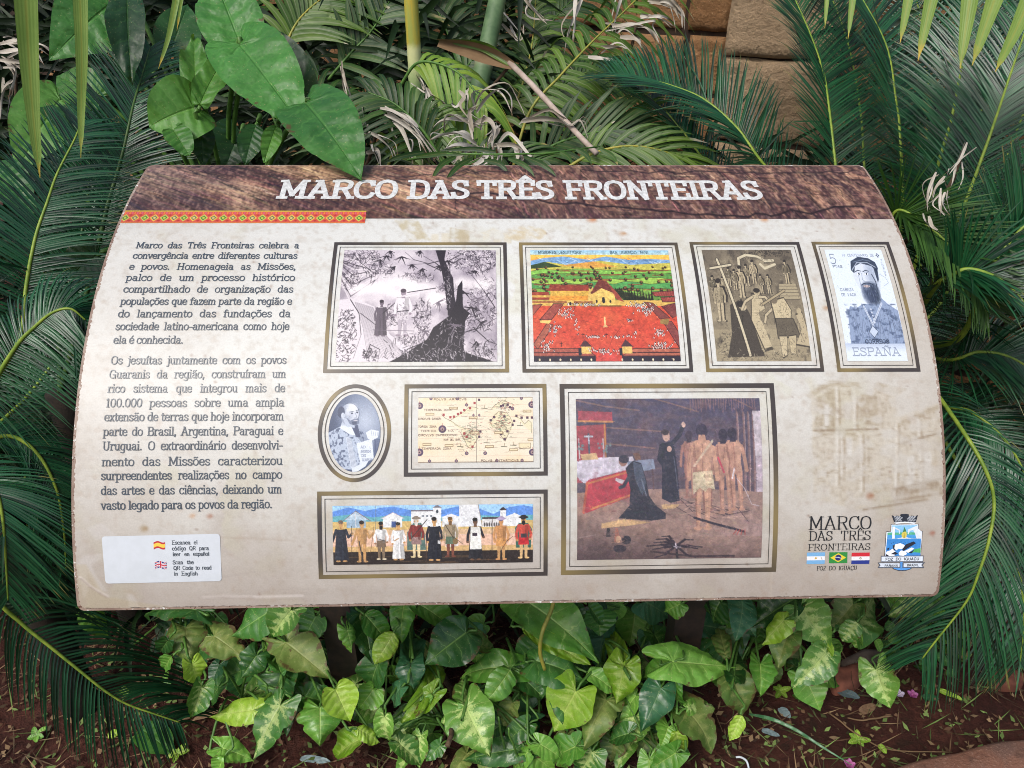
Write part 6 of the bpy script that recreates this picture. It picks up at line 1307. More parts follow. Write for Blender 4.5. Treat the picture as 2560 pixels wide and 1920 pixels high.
def build_wall():
    root = empty("stone_wall", tuple(WO), "rough tan sandstone block wall rising behind the palms", "wall")
    m = MB(); rr = random.Random(12); z = 0; k = 0
    pil0, pil1 = .17, .52
    while z < 2.0:
        h = rr.uniform(.17, .25); x = -3.6 + rr.uniform(0, .3)
        while x < 2.6:
            l = rr.uniform(.28, .55)
            x1 = x + l
            if x < pil0 < x1 or pil0 <= x < pil1:
                if x < pil0 - .08: block(m, x, pil0 - .006, z, z + h - .014, .0, k)
                x = pil1; k += 1; continue
            block(m, x, x1 - .014, z, z + h - .014, rr.uniform(-.008, .012), k); k += 1; x = x1
        z += h
    m.build("stone_course", M_WALL, root)
    m = MB(); z = 0; 
    while z < 2.0:
        h = rr.uniform(.24, .36); block(m, pil0, pil1, z, z + h - .008, .07, 900 + k); k += 1; z += h
    m.build("pier", M_PIER, root)
    m = MB()
    for a, b, y in ((-3.8, 2.8, -.02), (pil0 + .015, pil1 - .015, .045)):
        p, q = WO + WD * a + WN * y, WO + WD * b + WN * y; r, s_ = q - WN * .3, p - WN * .3
        m.add([(v.x, v.y, zz) for zz in (-.05, 2.02) for v in (p, q, r, s_)], [(0, 1, 5, 4), (1, 2, 6, 5), (2, 3, 7, 6), (3, 0, 4, 7), (4, 5, 6, 7)])
    m.build("mortar", M_GAP, root, False)
build_wall()

# ------------------------------------------------------------------ foliage materials
M_CYC = blade_mat("cycad_leaflet", L4((8, 40, 26)), L4((30, 88, 52)), L4((116, 112, 60)), .28, .06, .55, .985)
M_CYCY = blade_mat("young_cycad_leaflet", L4((34, 66, 24)), L4((62, 98, 38)), None, .38, .14, .5)
M_RACH = plain("yellow_green_rachis", (146, 166, 62), (104, 134, 48), .45, 60, .15)
M_RACD = plain("dark_green_rachis", (70, 98, 44), (50, 78, 36), .45, 60, .15)
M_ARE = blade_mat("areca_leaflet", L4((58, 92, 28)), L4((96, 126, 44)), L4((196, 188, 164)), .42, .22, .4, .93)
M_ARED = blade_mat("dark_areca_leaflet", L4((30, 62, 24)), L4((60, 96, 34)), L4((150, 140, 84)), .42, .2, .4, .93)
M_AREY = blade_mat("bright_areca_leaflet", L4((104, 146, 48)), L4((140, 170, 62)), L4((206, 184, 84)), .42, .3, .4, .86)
M_HANG = blade_mat("pale_hanging_leaflet", L4((104, 142, 56)), L4((140, 168, 78)), L4((206, 176, 66)), .42, .35, .4, .92)
M_DRY = blade_mat("dry_grey_leaf", L4((158, 148, 132)), L4((202, 196, 184)), L4((120, 100, 80)), .75, .12, .15, .9)
M_DRYB = blade_mat("dry_brown_leaf", L4((92, 70, 52)), L4((134, 110, 82)), None, .8, .1, .15)
M_CANE = NT("banded_palm_cane"); t = M_CANE; P_ = t.pos(); u_, v_, uv_ = t.uv()
fr_ = t.math('FRACT', t.math('MULTIPLY', v_, 5.0)); rg_ = t.ramp(t.math('ABSOLUTE', t.math('SUBTRACT', fr_, .5)), .43, .49)
c_ = t.mix(t.ramp(t.noise(P_, 20.0, 4.0), .35, .7), L4((66, 94, 60)), L4((98, 124, 84))); c_ = t.mix(t.ramp(t.noise(P_, 90.0, 3.0), .58, .7, 0, .5), c_, L4((70, 96, 62)))
M_CANE = t.finish(t.mix(rg_, c_, L4((150, 146, 118))), .55, .4, t.bump(rg_, .3, .004))
t = NT("yellow_crownshaft"); u_, v_, uv_ = t.uv(); n_ = t.noise(t.pos(), 22.0, 4.0)
k_ = t.math('ADD', v_, t.math('MULTIPLY', t.math('SUBTRACT', n_, .5), .08))
c_ = t.mix(t.ramp(k_, .36, .42), L4((138, 166, 110)), L4((206, 208, 150))); c_ = t.mix(t.ramp(k_, .42, .46), c_, t.mix(t.ramp(t.noise(t.vmul(t.pos(), (90., 90., 9.)), 1.0, 4.0), .35, .65), L4((190, 168, 62)), L4((158, 164, 78))))
M_YCANE = t.finish(c_, .4, .45, t.bump(n_, .1, .003))
M_STEM = plain("green_petiole", (92, 132, 58), (66, 104, 44), .45, 60, .1); M_STEMY = plain("yellow_petiole", (168, 156, 66), (128, 138, 60), .45, 40, .1); M_TRUNK = plain("dark_scaly_trunk", (44, 36, 28), (26, 22, 18), .95, 60, .8); M_BARK = plain("brown_vine_stem", (98, 78, 58), (62, 48, 38), .85, 80, .5)
LM = {
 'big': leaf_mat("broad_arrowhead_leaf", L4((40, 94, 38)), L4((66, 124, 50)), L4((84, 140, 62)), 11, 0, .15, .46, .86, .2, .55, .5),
 'bigd': leaf_mat("shade_tinted_arrowhead_leaf", L4((22, 60, 30)), L4((42, 88, 38)), L4((60, 108, 50)), 10, 0, .1, .46, .82, .2, .4, .3),  # darker copy of the broad leaf, shade put into its green
 'pale': leaf_mat("wavy_pale_leaf", L4((66, 122, 46)), L4((92, 144, 60)), L4((118, 164, 78)), 9, 0, .2, .46, .82, .25, .4, .35),
 'dark': leaf_mat("dark_vine_leaf", L4((32, 76, 32)), L4((62, 112, 46)), L4((136, 174, 92)), 8, .12, .4, .34, .93, .10, .6, .28),
 'mid': leaf_mat("green_vine_leaf", L4((70, 130, 42)), L4((110, 162, 62)), L4((176, 204, 112)), 9, .15, .3, .36, .92, .12, .6, .28),
 'var': leaf_mat("marbled_vine_leaf", L4((66, 122, 46)), L4((104, 150, 60)), L4((190, 212, 130)), 9, .8, .35, .38, .90, .12, .65, .28),
 'lime': leaf_mat("lime_vine_leaf", L4((116, 162, 36)), L4((152, 188, 62)), L4((194, 214, 116)), 9, .45, .25, .36, .91, .2, .6, .28),
 'old': leaf_mat("browning_vine_leaf", L4((74, 112, 44)), L4((112, 132, 62)), L4((150, 158, 90)), 9, .5, 1.0, .5, .90, .18, .55),
 'blue': leaf_mat("bluish_vine_leaf", L4((36, 86, 52)), L4((64, 116, 74)), L4((126, 158, 108)), 9, .15, .35, .32, .92, .14, .5),
}

# ------------------------------------------------------------------ leaf and frond builders
HALF = {'broad': [(0, .0), (.07, -.10), (.17, -.22), (.29, -.26), (.40, -.18), (.47, -.02), (.50, .16), (.49, .34), (.44, .52), (.35, .68), (.23, .82), (.10, .93), (0, 1.0)],
        'arrow': [(0, .0), (.06, -.10), (.15, -.26), (.27, -.36), (.37, -.30), (.42, -.12), (.47, .06), (.50, .20), (.47, .34), (.40, .48), (.30, .62), (.19, .76), (.09, .89), (0, 1.0)],
        'heart': [(0, .0), (.06, -.07), (.16, -.17), (.29, -.19), (.40, -.08), (.48, .08), (.50, .24), (.47, .39), (.40, .53), (.29, .67), (.18, .80), (.08, .91), (0, 1.0)],
        'lance': [(0, .0), (.14, .01), (.27, .06), (.38, .15), (.46, .27), (.50, .40), (.48, .53), (.42, .66), (.32, .78), (.20, .88), (.09, .96), (0, 1.0)],
        'lobe': [(0, .0), (.20, -.02), (.36, .06), (.46, .2), (.50, .4), (.46, .6), (.36, .78), (.22, .91), (.1, .98), (0, 1.0)]}
def leaf_geo(shape, J, T, W, nrm, fold=.25, bow=.06, wave=.02, ragged=0.0, seed=0, curl=0.0, rows=44, cols=6, crinkle=.016, pucker=.006):
    rr = random.Random(seed); Lg = (T - J).length; Y = (T - J) / Lg
    Z = nrm - Y * nrm.dot(Y); Z.normalize(); X = Y.cross(Z)
    o = spline([(x, y, 0) for x, y in HALF[shape]], rows)
    vs, uv, fs = [], [], []
    for sg in (1, -1):
        ph = rr.uniform(0, 6); asym = rr.uniform(.93, 1.06); b = len(vs); dents = [(rr.random(), rr.uniform(.02, .05), rr.uniform(.1, .4)) for _ in range(4)] if ragged else []
        for i, q in enumerate(o):
            v = i / (rows - 1)
            my = min(max(q.y - .30 * q.x if q.y > 0 else 0.0, 0.0), 1.0) if v < .995 else 1.0
            k = 1.0
            for c0, w_, a_ in dents: k -= ragged * a_ * math.exp(-((v - c0) / w_) ** 2)
            if ragged: k *= 1 - ragged * .10 * abs(mnoise.noise(V((v * 16, seed, sg))))
            ox, oy = q.x * asym * k, my + (q.y - my) * k
            for j in range(cols + 1):
                u = j / cols; x = ox * u; y = my + (oy - my) * u
                z = fold * abs(x) * W / Lg + bow * 4 * y * (1 - y) - curl * u * u * W / Lg * .5
                z += wave * math.sin(v * 17 + ph) * u * u + pucker * math.sin(v * 62 + mnoise.noise(V((v * 9, seed, 0))) * 2) * u * (1 - u) * 4 * (.5 + mnoise.noise(V((v * 5, seed + 4, sg))))
                z -= .10 * max(0, -y)
                z += crinkle * (mnoise.noise(V((x * 7, y * 6, seed * 1.3 + sg * u))) + .6 * mnoise.noise(V((x * 17, y * 15, seed)))) * min(1, u * 2.5)
                vs.append(J + X * (sg * x * W) + Y * (y * Lg) + Z * (z * Lg)); uv.append((u, v))
        for i in range(rows - 1):
            for j in range(cols):
                a = b + i * (cols + 1) + j; f = (a, a + 1, a + cols + 2, a + cols + 1)
                fs.append(f if sg > 0 else f[::-1])
    return vs, fs, uv
def tocam(p): return (CAM - p).normalized()
def leaf(parent, kind, shape, J, T, W, nrm=None, base=None, stem=M_STEM, pr=.0028, seed=0, name="leaf", label=None, **kw):
    if nrm is None: nrm = tocam(J) * .75 + V((0, 0, .6))
    vs, fs, uv = leaf_geo(shape, J, T, W, nrm, seed=seed, **kw)
    o = obj(name, vs, fs, LM[kind], None, True, uv)
    adopt(o, parent)
    if label: o['label'] = label
    if base is not None:
        m = MB(); d = (J - T).normalized(); rr = random.Random(seed + 5); nn = (nrm + d * nrm.dot(d) * -1).normalized()
        mid = J.lerp(base, .5) + V((rr.uniform(-.02, .02), rr.uniform(-.01, .03), .05 + .02 * rr.random()))
        tube(m, spline([J - nn * .003, J - nn * .008 + d * .008, J + d * .02 - nn * .016, mid, base], 14), pr, pr * 1.4, 6)
        adopt(m.build("petiole", stem), o)
    return o

def frond(parent, pts, n, Lmax, w, mat, rmat, up=None, ang=(58, 34), vee=.30, droop=.18, rad=.0055, start=.08, prof=None, seed=0, sides=(1, 1), seg=5, bend=0.0, keel=.22, gaps=0.045, name="frond", label=None, rr_=.03, rname="rachis"):
    """rachis with two ranks of leaflets; one mesh of leaflets with the rachis as its child"""
    rr = random.Random(seed); S = spline(pts, 80); m = MB()
    prof = prof or (lambda s: (.35 + .65 * math.sin(min(1, s * 1.35 + .12) * math.pi / 2)) * (1.0 if s < .6 else 1 - .62 * ((s - .6) / .4) ** 1.6))
    for i in range(n):
        s = start + (1 - start) * (i + .5) / n; k = s * 79; a = min(int(k), 78); f = k - a
        P = S[a].lerp(S[a + 1], f); T = (S[min(a + 2, 79)] - S[max(a - 1, 0)]).normalized()
        U = up if up is not None else tocam(P) * .8 + V((0, 0, .55))
        N = (U - T * U.dot(T)).normalized(); B = T.cross(N)
        for sg in (1, -1):
            if rr.random() < gaps: continue
            L_ = Lmax * prof(s) * rr.uniform(.94, 1.05) * sides[0 if sg > 0 else 1]
            if L_ < .01: continue
            an = math.radians(ang[0] + (ang[1] - ang[0]) * s + rr.gauss(0, 2.2))
            D = (B * (sg * math.sin(an)) + T * math.cos(an) + N * (vee + rr.gauss(0, .03))).normalized()
            if rr.random() < .05: D = (D + V((rr.gauss(0, .25), rr.gauss(0, .2), rr.uniform(-.6, .1)))).normalized(); L_ *= rr.uniform(.55, 1.0)
            C = D.cross(N).normalized(); b = []; uv = []; vs = []
            jit = V((rr.gauss(0, rr_), rr.gauss(0, rr_), rr.gauss(0, rr_)))
            for q in range(seg + 1):
                g = q / seg
                p = P + D * (L_ * g) + (V((0, 0, -droop)) + T * bend + jit) * (L_ * g * g)
                ww = w * (.62 + .38 * min(1, g * 4)) * (1 - g ** 3.2) + w * .04
                vs += [p + C * (ww / 2) , p - N * (ww * keel), p - C * (ww / 2)]; uv += [(0, g), (.5, g), (1, g)]
            fs = []
            for q in range(seg): fs += [(q * 3, q * 3 + 1, q * 3 + 4, q * 3 + 3), (q * 3 + 1, q * 3 + 2, q * 3 + 5, q * 3 + 4)]
            m.add(vs, fs, uv)
    o = m.build(name, mat, parent)
    if label: o['label'] = label
    r = MB(); tube(r, S, rad, rad * .28, 7)
    adopt(r.build(rname, rmat), o)
    return o
def ribbon(mb, pts, w, n=14, twist=0.0, prof=None, up=None, fold=.15, curl=0.0):
    S = spline(pts, n); vs, uv = [], []
    for i, p in enumerate(S):
        g = i / (n - 1); T = (S[min(i + 1, n - 1)] - S[max(i - 1, 0)]).normalized(); U = up if up is not None else tocam(p)
        N = (U - T * U.dot(T)).normalized(); B = T.cross(N); a = twist * g
        C = B * math.cos(a) + N * math.sin(a); Nn = N * math.cos(a) - B * math.sin(a)
        ww = w * (prof(g) if prof else (.5 + .5 * min(1, g * 5)) * (1 - g ** 3) + .04)
        vs += [p + C * (ww / 2) + Nn * (curl * ww), p - Nn * (ww * fold), p - C * (ww / 2) + Nn * (curl * ww)]; uv += [(0, g), (.5, g), (1, g)]
    fs = []
    for q in range(n - 1): fs += [(q * 3, q * 3 + 1, q * 3 + 4, q * 3 + 3), (q * 3 + 1, q * 3 + 2, q * 3 + 5, q * 3 + 4)]
    mb.add(vs, fs, uv)
# ------------------------------------------------------------------ cycads
def path(lst):
    out = []; z = None
    for q in lst:
        z = q[2] if len(q) > 2 else z
        out.append(at(q[0], q[1], z))
    return out
def trunk(parent, crown, r, name="trunk"):
    m = MB(); b = V((crown.x, crown.y, -.04))
    tube(m, [b.lerp(crown, i / 8) for i in range(9)], lambda g: r * (1.15 - .3 * g), 0, 12)
    return m.build(name, M_TRUNK, parent)
CR = at(2230, 860, 1.78)
cyc = empty("cycad", (CR.x, CR.y, 0), "large cycad with many dark feathery fronds rising behind the right end of the sign", "cycad")
trunk(cyc, CR - V((0, 0, .05)), .07)
c3 = (2230, 860, 1.78)
RIGHT = [
 ([c3, (2110, 600, 1.74), (2088, 408, 1.72), (2071, 260, 1.75), (2056, 174, 1.8), (2017, 65, 1.86), (1960, -50, 1.92), (1890, -130, 1.98)], 161, .20, dict(up=V((.2, -.75, .5)), vee=.35)),
 ([c3, (2175, 620, 1.88), (2160, 412, 1.9), (2151, 282, 1.92), (2125, 130, 1.97), (2090, 22, 2.02), (2040, -90, 2.08)], 140, .19, dict(up=V((.1, -.75, .5)), vee=.3)),
 ([c3, (2255, 560, 1.66), (2249, 338, 1.62), (2238, 243, 1.66), (2220, 130, 1.72), (2177, 35, 1.78), (2110, -60, 1.85), (2010, -130, 1.92)], 161, .21, dict(up=V((.25, -.75, .5)), vee=.35)),
 ([c3, (2310, 580, 1.6), (2344, 417, 1.54), (2377, 304, 1.53), (2394, 217, 1.54), (2409, 143, 1.56), (2425, 43, 1.6), (2436, -80, 1.66)], 154, .19, {}),
 ([c3, (2340, 690, 1.52), (2381, 577, 1.44), (2411, 512, 1.42), (2464, 369, 1.4), (2494, 282, 1.4), (2533, 165, 1.42), (2575, 40, 1.46), (2610, -80, 1.5)], 154, .19, {}),
 ([c3, (2040, 560, 1.66), (1908, 410, 1.6), (1843, 321, 1.6), (1765, 252, 1.62), (1687, 217, 1.66), (1600, 195, 1.72), (1520, 190, 1.78)], 136, .19, dict(up=V((.2, -.6, .7)), vee=.4, start=.12)),
 ([c3, (1930, 600, 1.72), (1767, 410, 1.7), (1700, 321, 1.7), (1643, 260, 1.73), (1580, 218, 1.78), (1510, 196, 1.84)], 122, .16, dict(up=V((.45, -.5, .7)), vee=.3)),
 ([c3, (2215, 660, 1.5), (2226, 560, 1.38), (2246, 526, 1.35), (2290, 545, 1.33), (2360, 600, 1.31), (2430, 690, 1.3), (2470, 780, 1.3)], 108, .13, dict(vee=.6, droop=.1, young=1)),
 ([c3, (2285, 800, 1.5), (2338, 716, 1.33), (2378, 690, 1.30), (2425, 673, 1.28), (2500, 700, 1.27), (2570, 770, 1.28), (2620, 860, 1.3)], 115, .17, dict(vee=.7, droop=.25, thick=1)),
 ([c3, (2390, 850, 1.45), (2464, 690, 1.34), (2520, 610, 1.32), (2565, 560, 1.31), (2640, 470, 1.3), (2720, 400, 1.32)], 115, .18, dict(vee=.6, thick=1)),
 ([c3, (2300, 930, 1.5), (2395, 1060, 1.34), (2459, 1165, 1.3), (2485, 1252, 1.3), (2472, 1352, 1.3), (2446, 1434, 1.31), (2416, 1504, 1.33), (2338, 1604, 1.37), (2306, 1646, 1.39)], 92, .155, dict(droop=.5, vee=.1)),
 ([c3, (2360, 900, 1.5), (2450, 880, 1.44), (2540, 900, 1.42), (2640, 980, 1.42), (2700, 1080, 1.44)], 115, .17, dict(droop=.35)),
 ([c3, (2340, 1000, 1.56), (2430, 1030, 1.48), (2520, 1110, 1.45), (2580, 1230, 1.45), (2610, 1360, 1.47)], 115, .16, dict(droop=.35)),
 ([c3, (2390, 1150, 1.6), (2480, 1270, 1.52), (2540, 1400, 1.5), (2560, 1540, 1.5), (2550, 1660, 1.54)], 105, .17, dict(droop=.4)),
 ([c3, (2350, 760, 1.75), (2440, 560, 1.7), (2520, 380, 1.72), (2590, 200, 1.78), (2650, 20, 1.84)], 122, .2, {}),
 ([c3, (2280, 640, 1.95), (2310, 420, 1.98), (2320, 220, 2.02), (2300, 40, 2.1), (2260, -100, 2.16)], 122, .2, {}),
 ([c3, (2320, 620, 1.88), (2420, 380, 1.88), (2480, 180, 1.92), (2520, 0, 1.98), (2540, -120, 2.05)], 122, .2, {}),
]
for k, (pl, n, Lm, kw) in enumerate(RIGHT):
    kw = dict(kw); yg = kw.pop('young', 0); th = kw.pop('thick', 0)
    frond(cyc, path(pl), n, Lm, .0041 if not yg else .0044, M_CYCY if yg else M_CYC, M_RACH, seed=100 + k, rad=.0066 if th else .0044, **kw)

CL = at(-70, 1120, 1.38)
cyl = empty("cycad", (CL.x, CL.y, 0), "cycad at the far left edge with arching fronds beside the sign", "cycad")
trunk(cyl, CL, .035)
cl = (-70, 1120, 1.38)
for k, (pl, n, Lm, kw) in enumerate([
 ([cl, (-10, 960, 1.37), (50, 843, 1.36), (65, 720, 1.36), (78, 642, 1.36), (93, 577, 1.37), (117, 508, 1.38), (143, 434, 1.4), (187, 347, 1.43), (202, 305, 1.45)], 110, .15, dict(ang=(72, 48), up=V((.5, -.6, .6)), vee=.25)),
 ([cl, (-40, 1010, 1.28), (0, 930, 1.24), (48, 856, 1.22), (87, 817, 1.21), (130, 782, 1.2), (176, 772, 1.2), (214, 800, 1.21)], 84, .15, dict(vee=-.1, droop=.5, ang=(78, 50))),
 ([cl, (-60, 1330, 1.33), (-10, 1490, 1.36), (56, 1560, 1.4), (126, 1617, 1.43), (195, 1673, 1.46), (260, 1725, 1.49), (317, 1760, 1.52), (390, 1786, 1.55), (450, 1806, 1.58)], 66, .25, dict(w=.0050, vee=.02, droop=.95, sides=(.42, 1.0), ang=(74, 44), rr_=.006)),
 ([cl, (20, 1090, 1.42), (90, 1130, 1.44), (140, 1220, 1.46), (160, 1330, 1.5), (165, 1420, 1.54)], 95, .13, dict(droop=.55, vee=0)),
 ([cl, (-40, 1180, 1.26), (-10, 1226, 1.24), (6, 1290, 1.24), (14, 1390, 1.26), (20, 1500, 1.3)], 70, .13, dict(droop=.3, vee=.1)),
 ([cl, (60, 1000, 1.6), (140, 900, 1.66), (190, 860, 1.72), (240, 900, 1.78)], 80, .14, dict(droop=.4)),
 ([cl, (-20, 1250, 1.5), (60, 1300, 1.55), (120, 1400, 1.6), (140, 1500, 1.66)], 80, .15, dict(droop=.5)),
 ([cl, (30, 1200, 1.6), (120, 1180, 1.66), (190, 1260, 1.7), (220, 1380, 1.76)], 80, .14, dict(droop=.5)),
]):
    kw = dict(kw); frond(cyl, path(pl), n, Lm, kw.pop('w', .0041), M_CYC, M_RACH, seed=200 + k, rad=.0046, **kw)
CB = at(150, 980, 1.62)
cyb = empty("cycad", (CB.x, CB.y, 0), "smaller cycad with two upright fronds between the sign's left end and the arching fronds", "cycad")
trunk(cyb, CB, .035)
cb = (150, 980, 1.62)
for k, (pl, n, Lm, kw) in enumerate([
 ([cb, (205, 780, 1.55), (247, 607, 1.52), (269, 512, 1.52), (295, 425, 1.53), (312, 360, 1.54), (334, 260, 1.56), (356, 187, 1.6), (376, 118, 1.65)], 140, .18, dict(ang=(64, 40), up=V((.35, -.6, .6)), vee=.35)),
 ([cb, (150, 800, 1.7), (190, 650, 1.72), (215, 520, 1.75), (225, 400, 1.8), (215, 300, 1.86)], 110, .15, {}),
]): frond(cyb, path(pl), n, Lm, .0041, M_CYC, M_RACD, seed=240 + k, **kw)

# low ferny plant in the shade by the lower left corner
FB = on(120, 1440, .1)
fern = empty("fern", (FB.x, FB.y, 0), "dusky blue green fern with soft narrow fronds under the sign's lower left corner", "fern")
M_FERN = blade_mat("dusky_fern_leaflet", L4((34, 56, 44)), L4((54, 82, 64)), None, .6, .1, .3)
for k, pl in enumerate([[(110, 1440), (160, 1480), (195, 1540), (214, 1600)], [(100, 1450), (140, 1500), (166, 1556), (182, 1612)], [(120, 1435), (170, 1450), (215, 1500), (238, 1560)], [(90, 1440), (84, 1490), (86, 1540)], [(120, 1420), (90, 1400), (60, 1420), (50, 1460)], [(115, 1440), (120, 1500), (130, 1560), (130, 1610)]]):
    frond(fern, [FB + V((0, 0, -.1))] + [on(x, y, .30 - .04 * i) for i, (x, y) in enumerate(pl)], 64, .026, .0036, M_FERN, M_RACD, seed=300 + k, rad=.0016, seg=2, vee=.1, start=.3, prof=lambda s: .75 + .25 * math.sin(s * 3.1))

# ------------------------------------------------------------------ broad arrowhead plant, upper left
ab = at(560, 520, 1.75)
big = empty("arrowhead_plant", (ab.x, ab.y, 0), "plant with broad glossy green arrowhead leaves leaning over the sign's title band", "arrowhead plant")
m = MB(); tube(m, spline([V((ab.x, ab.y, -.03)), V((ab.x + .02, ab.y, .4)), V((ab.x - .01, ab.y - .02, .8)), ab], 14), .014, .009, 8); m.build("stem", M_STEM, big)
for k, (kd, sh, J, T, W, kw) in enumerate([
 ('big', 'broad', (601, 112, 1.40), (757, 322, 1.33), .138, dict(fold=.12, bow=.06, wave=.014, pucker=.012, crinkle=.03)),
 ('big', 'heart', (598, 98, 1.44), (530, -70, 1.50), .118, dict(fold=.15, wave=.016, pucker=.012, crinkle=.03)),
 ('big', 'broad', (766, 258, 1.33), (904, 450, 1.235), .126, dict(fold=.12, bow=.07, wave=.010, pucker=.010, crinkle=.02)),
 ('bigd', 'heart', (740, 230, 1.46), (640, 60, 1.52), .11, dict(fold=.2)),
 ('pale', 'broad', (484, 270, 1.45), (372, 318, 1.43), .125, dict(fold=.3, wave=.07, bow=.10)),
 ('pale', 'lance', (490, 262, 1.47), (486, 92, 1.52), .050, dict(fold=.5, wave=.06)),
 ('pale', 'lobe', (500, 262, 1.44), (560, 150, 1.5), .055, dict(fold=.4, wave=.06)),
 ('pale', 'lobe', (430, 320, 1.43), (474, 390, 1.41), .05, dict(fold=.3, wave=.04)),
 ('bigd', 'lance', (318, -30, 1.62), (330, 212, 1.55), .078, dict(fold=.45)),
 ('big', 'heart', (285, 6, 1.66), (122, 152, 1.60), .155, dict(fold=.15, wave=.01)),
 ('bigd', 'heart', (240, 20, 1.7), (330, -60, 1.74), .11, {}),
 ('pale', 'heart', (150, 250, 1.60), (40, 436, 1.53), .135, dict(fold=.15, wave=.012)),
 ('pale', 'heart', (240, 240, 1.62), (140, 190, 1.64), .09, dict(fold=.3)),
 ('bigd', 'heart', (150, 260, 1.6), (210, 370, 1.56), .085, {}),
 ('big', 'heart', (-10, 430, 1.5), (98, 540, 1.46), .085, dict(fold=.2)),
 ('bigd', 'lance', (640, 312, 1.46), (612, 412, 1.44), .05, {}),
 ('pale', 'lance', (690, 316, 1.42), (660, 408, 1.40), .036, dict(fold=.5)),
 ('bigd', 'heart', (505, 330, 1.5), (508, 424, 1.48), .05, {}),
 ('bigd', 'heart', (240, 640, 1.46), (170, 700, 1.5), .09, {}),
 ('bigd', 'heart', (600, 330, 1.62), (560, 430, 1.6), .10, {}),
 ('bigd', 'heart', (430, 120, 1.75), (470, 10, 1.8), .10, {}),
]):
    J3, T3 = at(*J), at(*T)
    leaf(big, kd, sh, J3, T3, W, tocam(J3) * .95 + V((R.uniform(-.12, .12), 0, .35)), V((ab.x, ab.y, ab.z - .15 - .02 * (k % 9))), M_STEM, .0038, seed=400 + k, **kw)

# ------------------------------------------------------------------ areca palm clump with yellow and green canes
YB = at(1028, 0, 1.84)
are = empty("areca_palm", (YB.x, YB.y, 0), "areca palm clump with yellow and banded green canes behind the middle of the sign", "palm")
m = MB(); yb = V((YB.x - .012, YB.y, .75)); tube(m, [yb.lerp(V((YB.x + .01, YB.y + .02, 1.95)), i / 60) + V((.004 * math.sin(i * .11), 0, 0)) for i in range(61)], lambda g: .0155 + .002 * math.sin(g * 3) + .0025 * math.exp(-((g - .38) / .012) ** 2), 0, 14); m.build("cane", M_YCANE, are)
m = MB(); tube(m, [V((YB.x - .02, YB.y, -.02)).lerp(V((YB.x - .01, YB.y, .77)), i / 10) for i in range(11)], .017, .0165, 12); m.build("cane", M_CANE, are)
g0, g1 = at(1243, 0, 1.96), at(1183, 290, 1.92); gd = (g1 - g0) / (g0.z - g1.z)
m = MB(); tube(m, [g0 - gd * .7 + gd * (.7 + g0.z) * (i / 80) for i in range(81)], lambda g: .021 + .005 * g + .002 * math.exp(-(((g * 5 + .5) % 1 - .5) / .035) ** 2), 0, 16); m.build("cane", M_CANE, are)
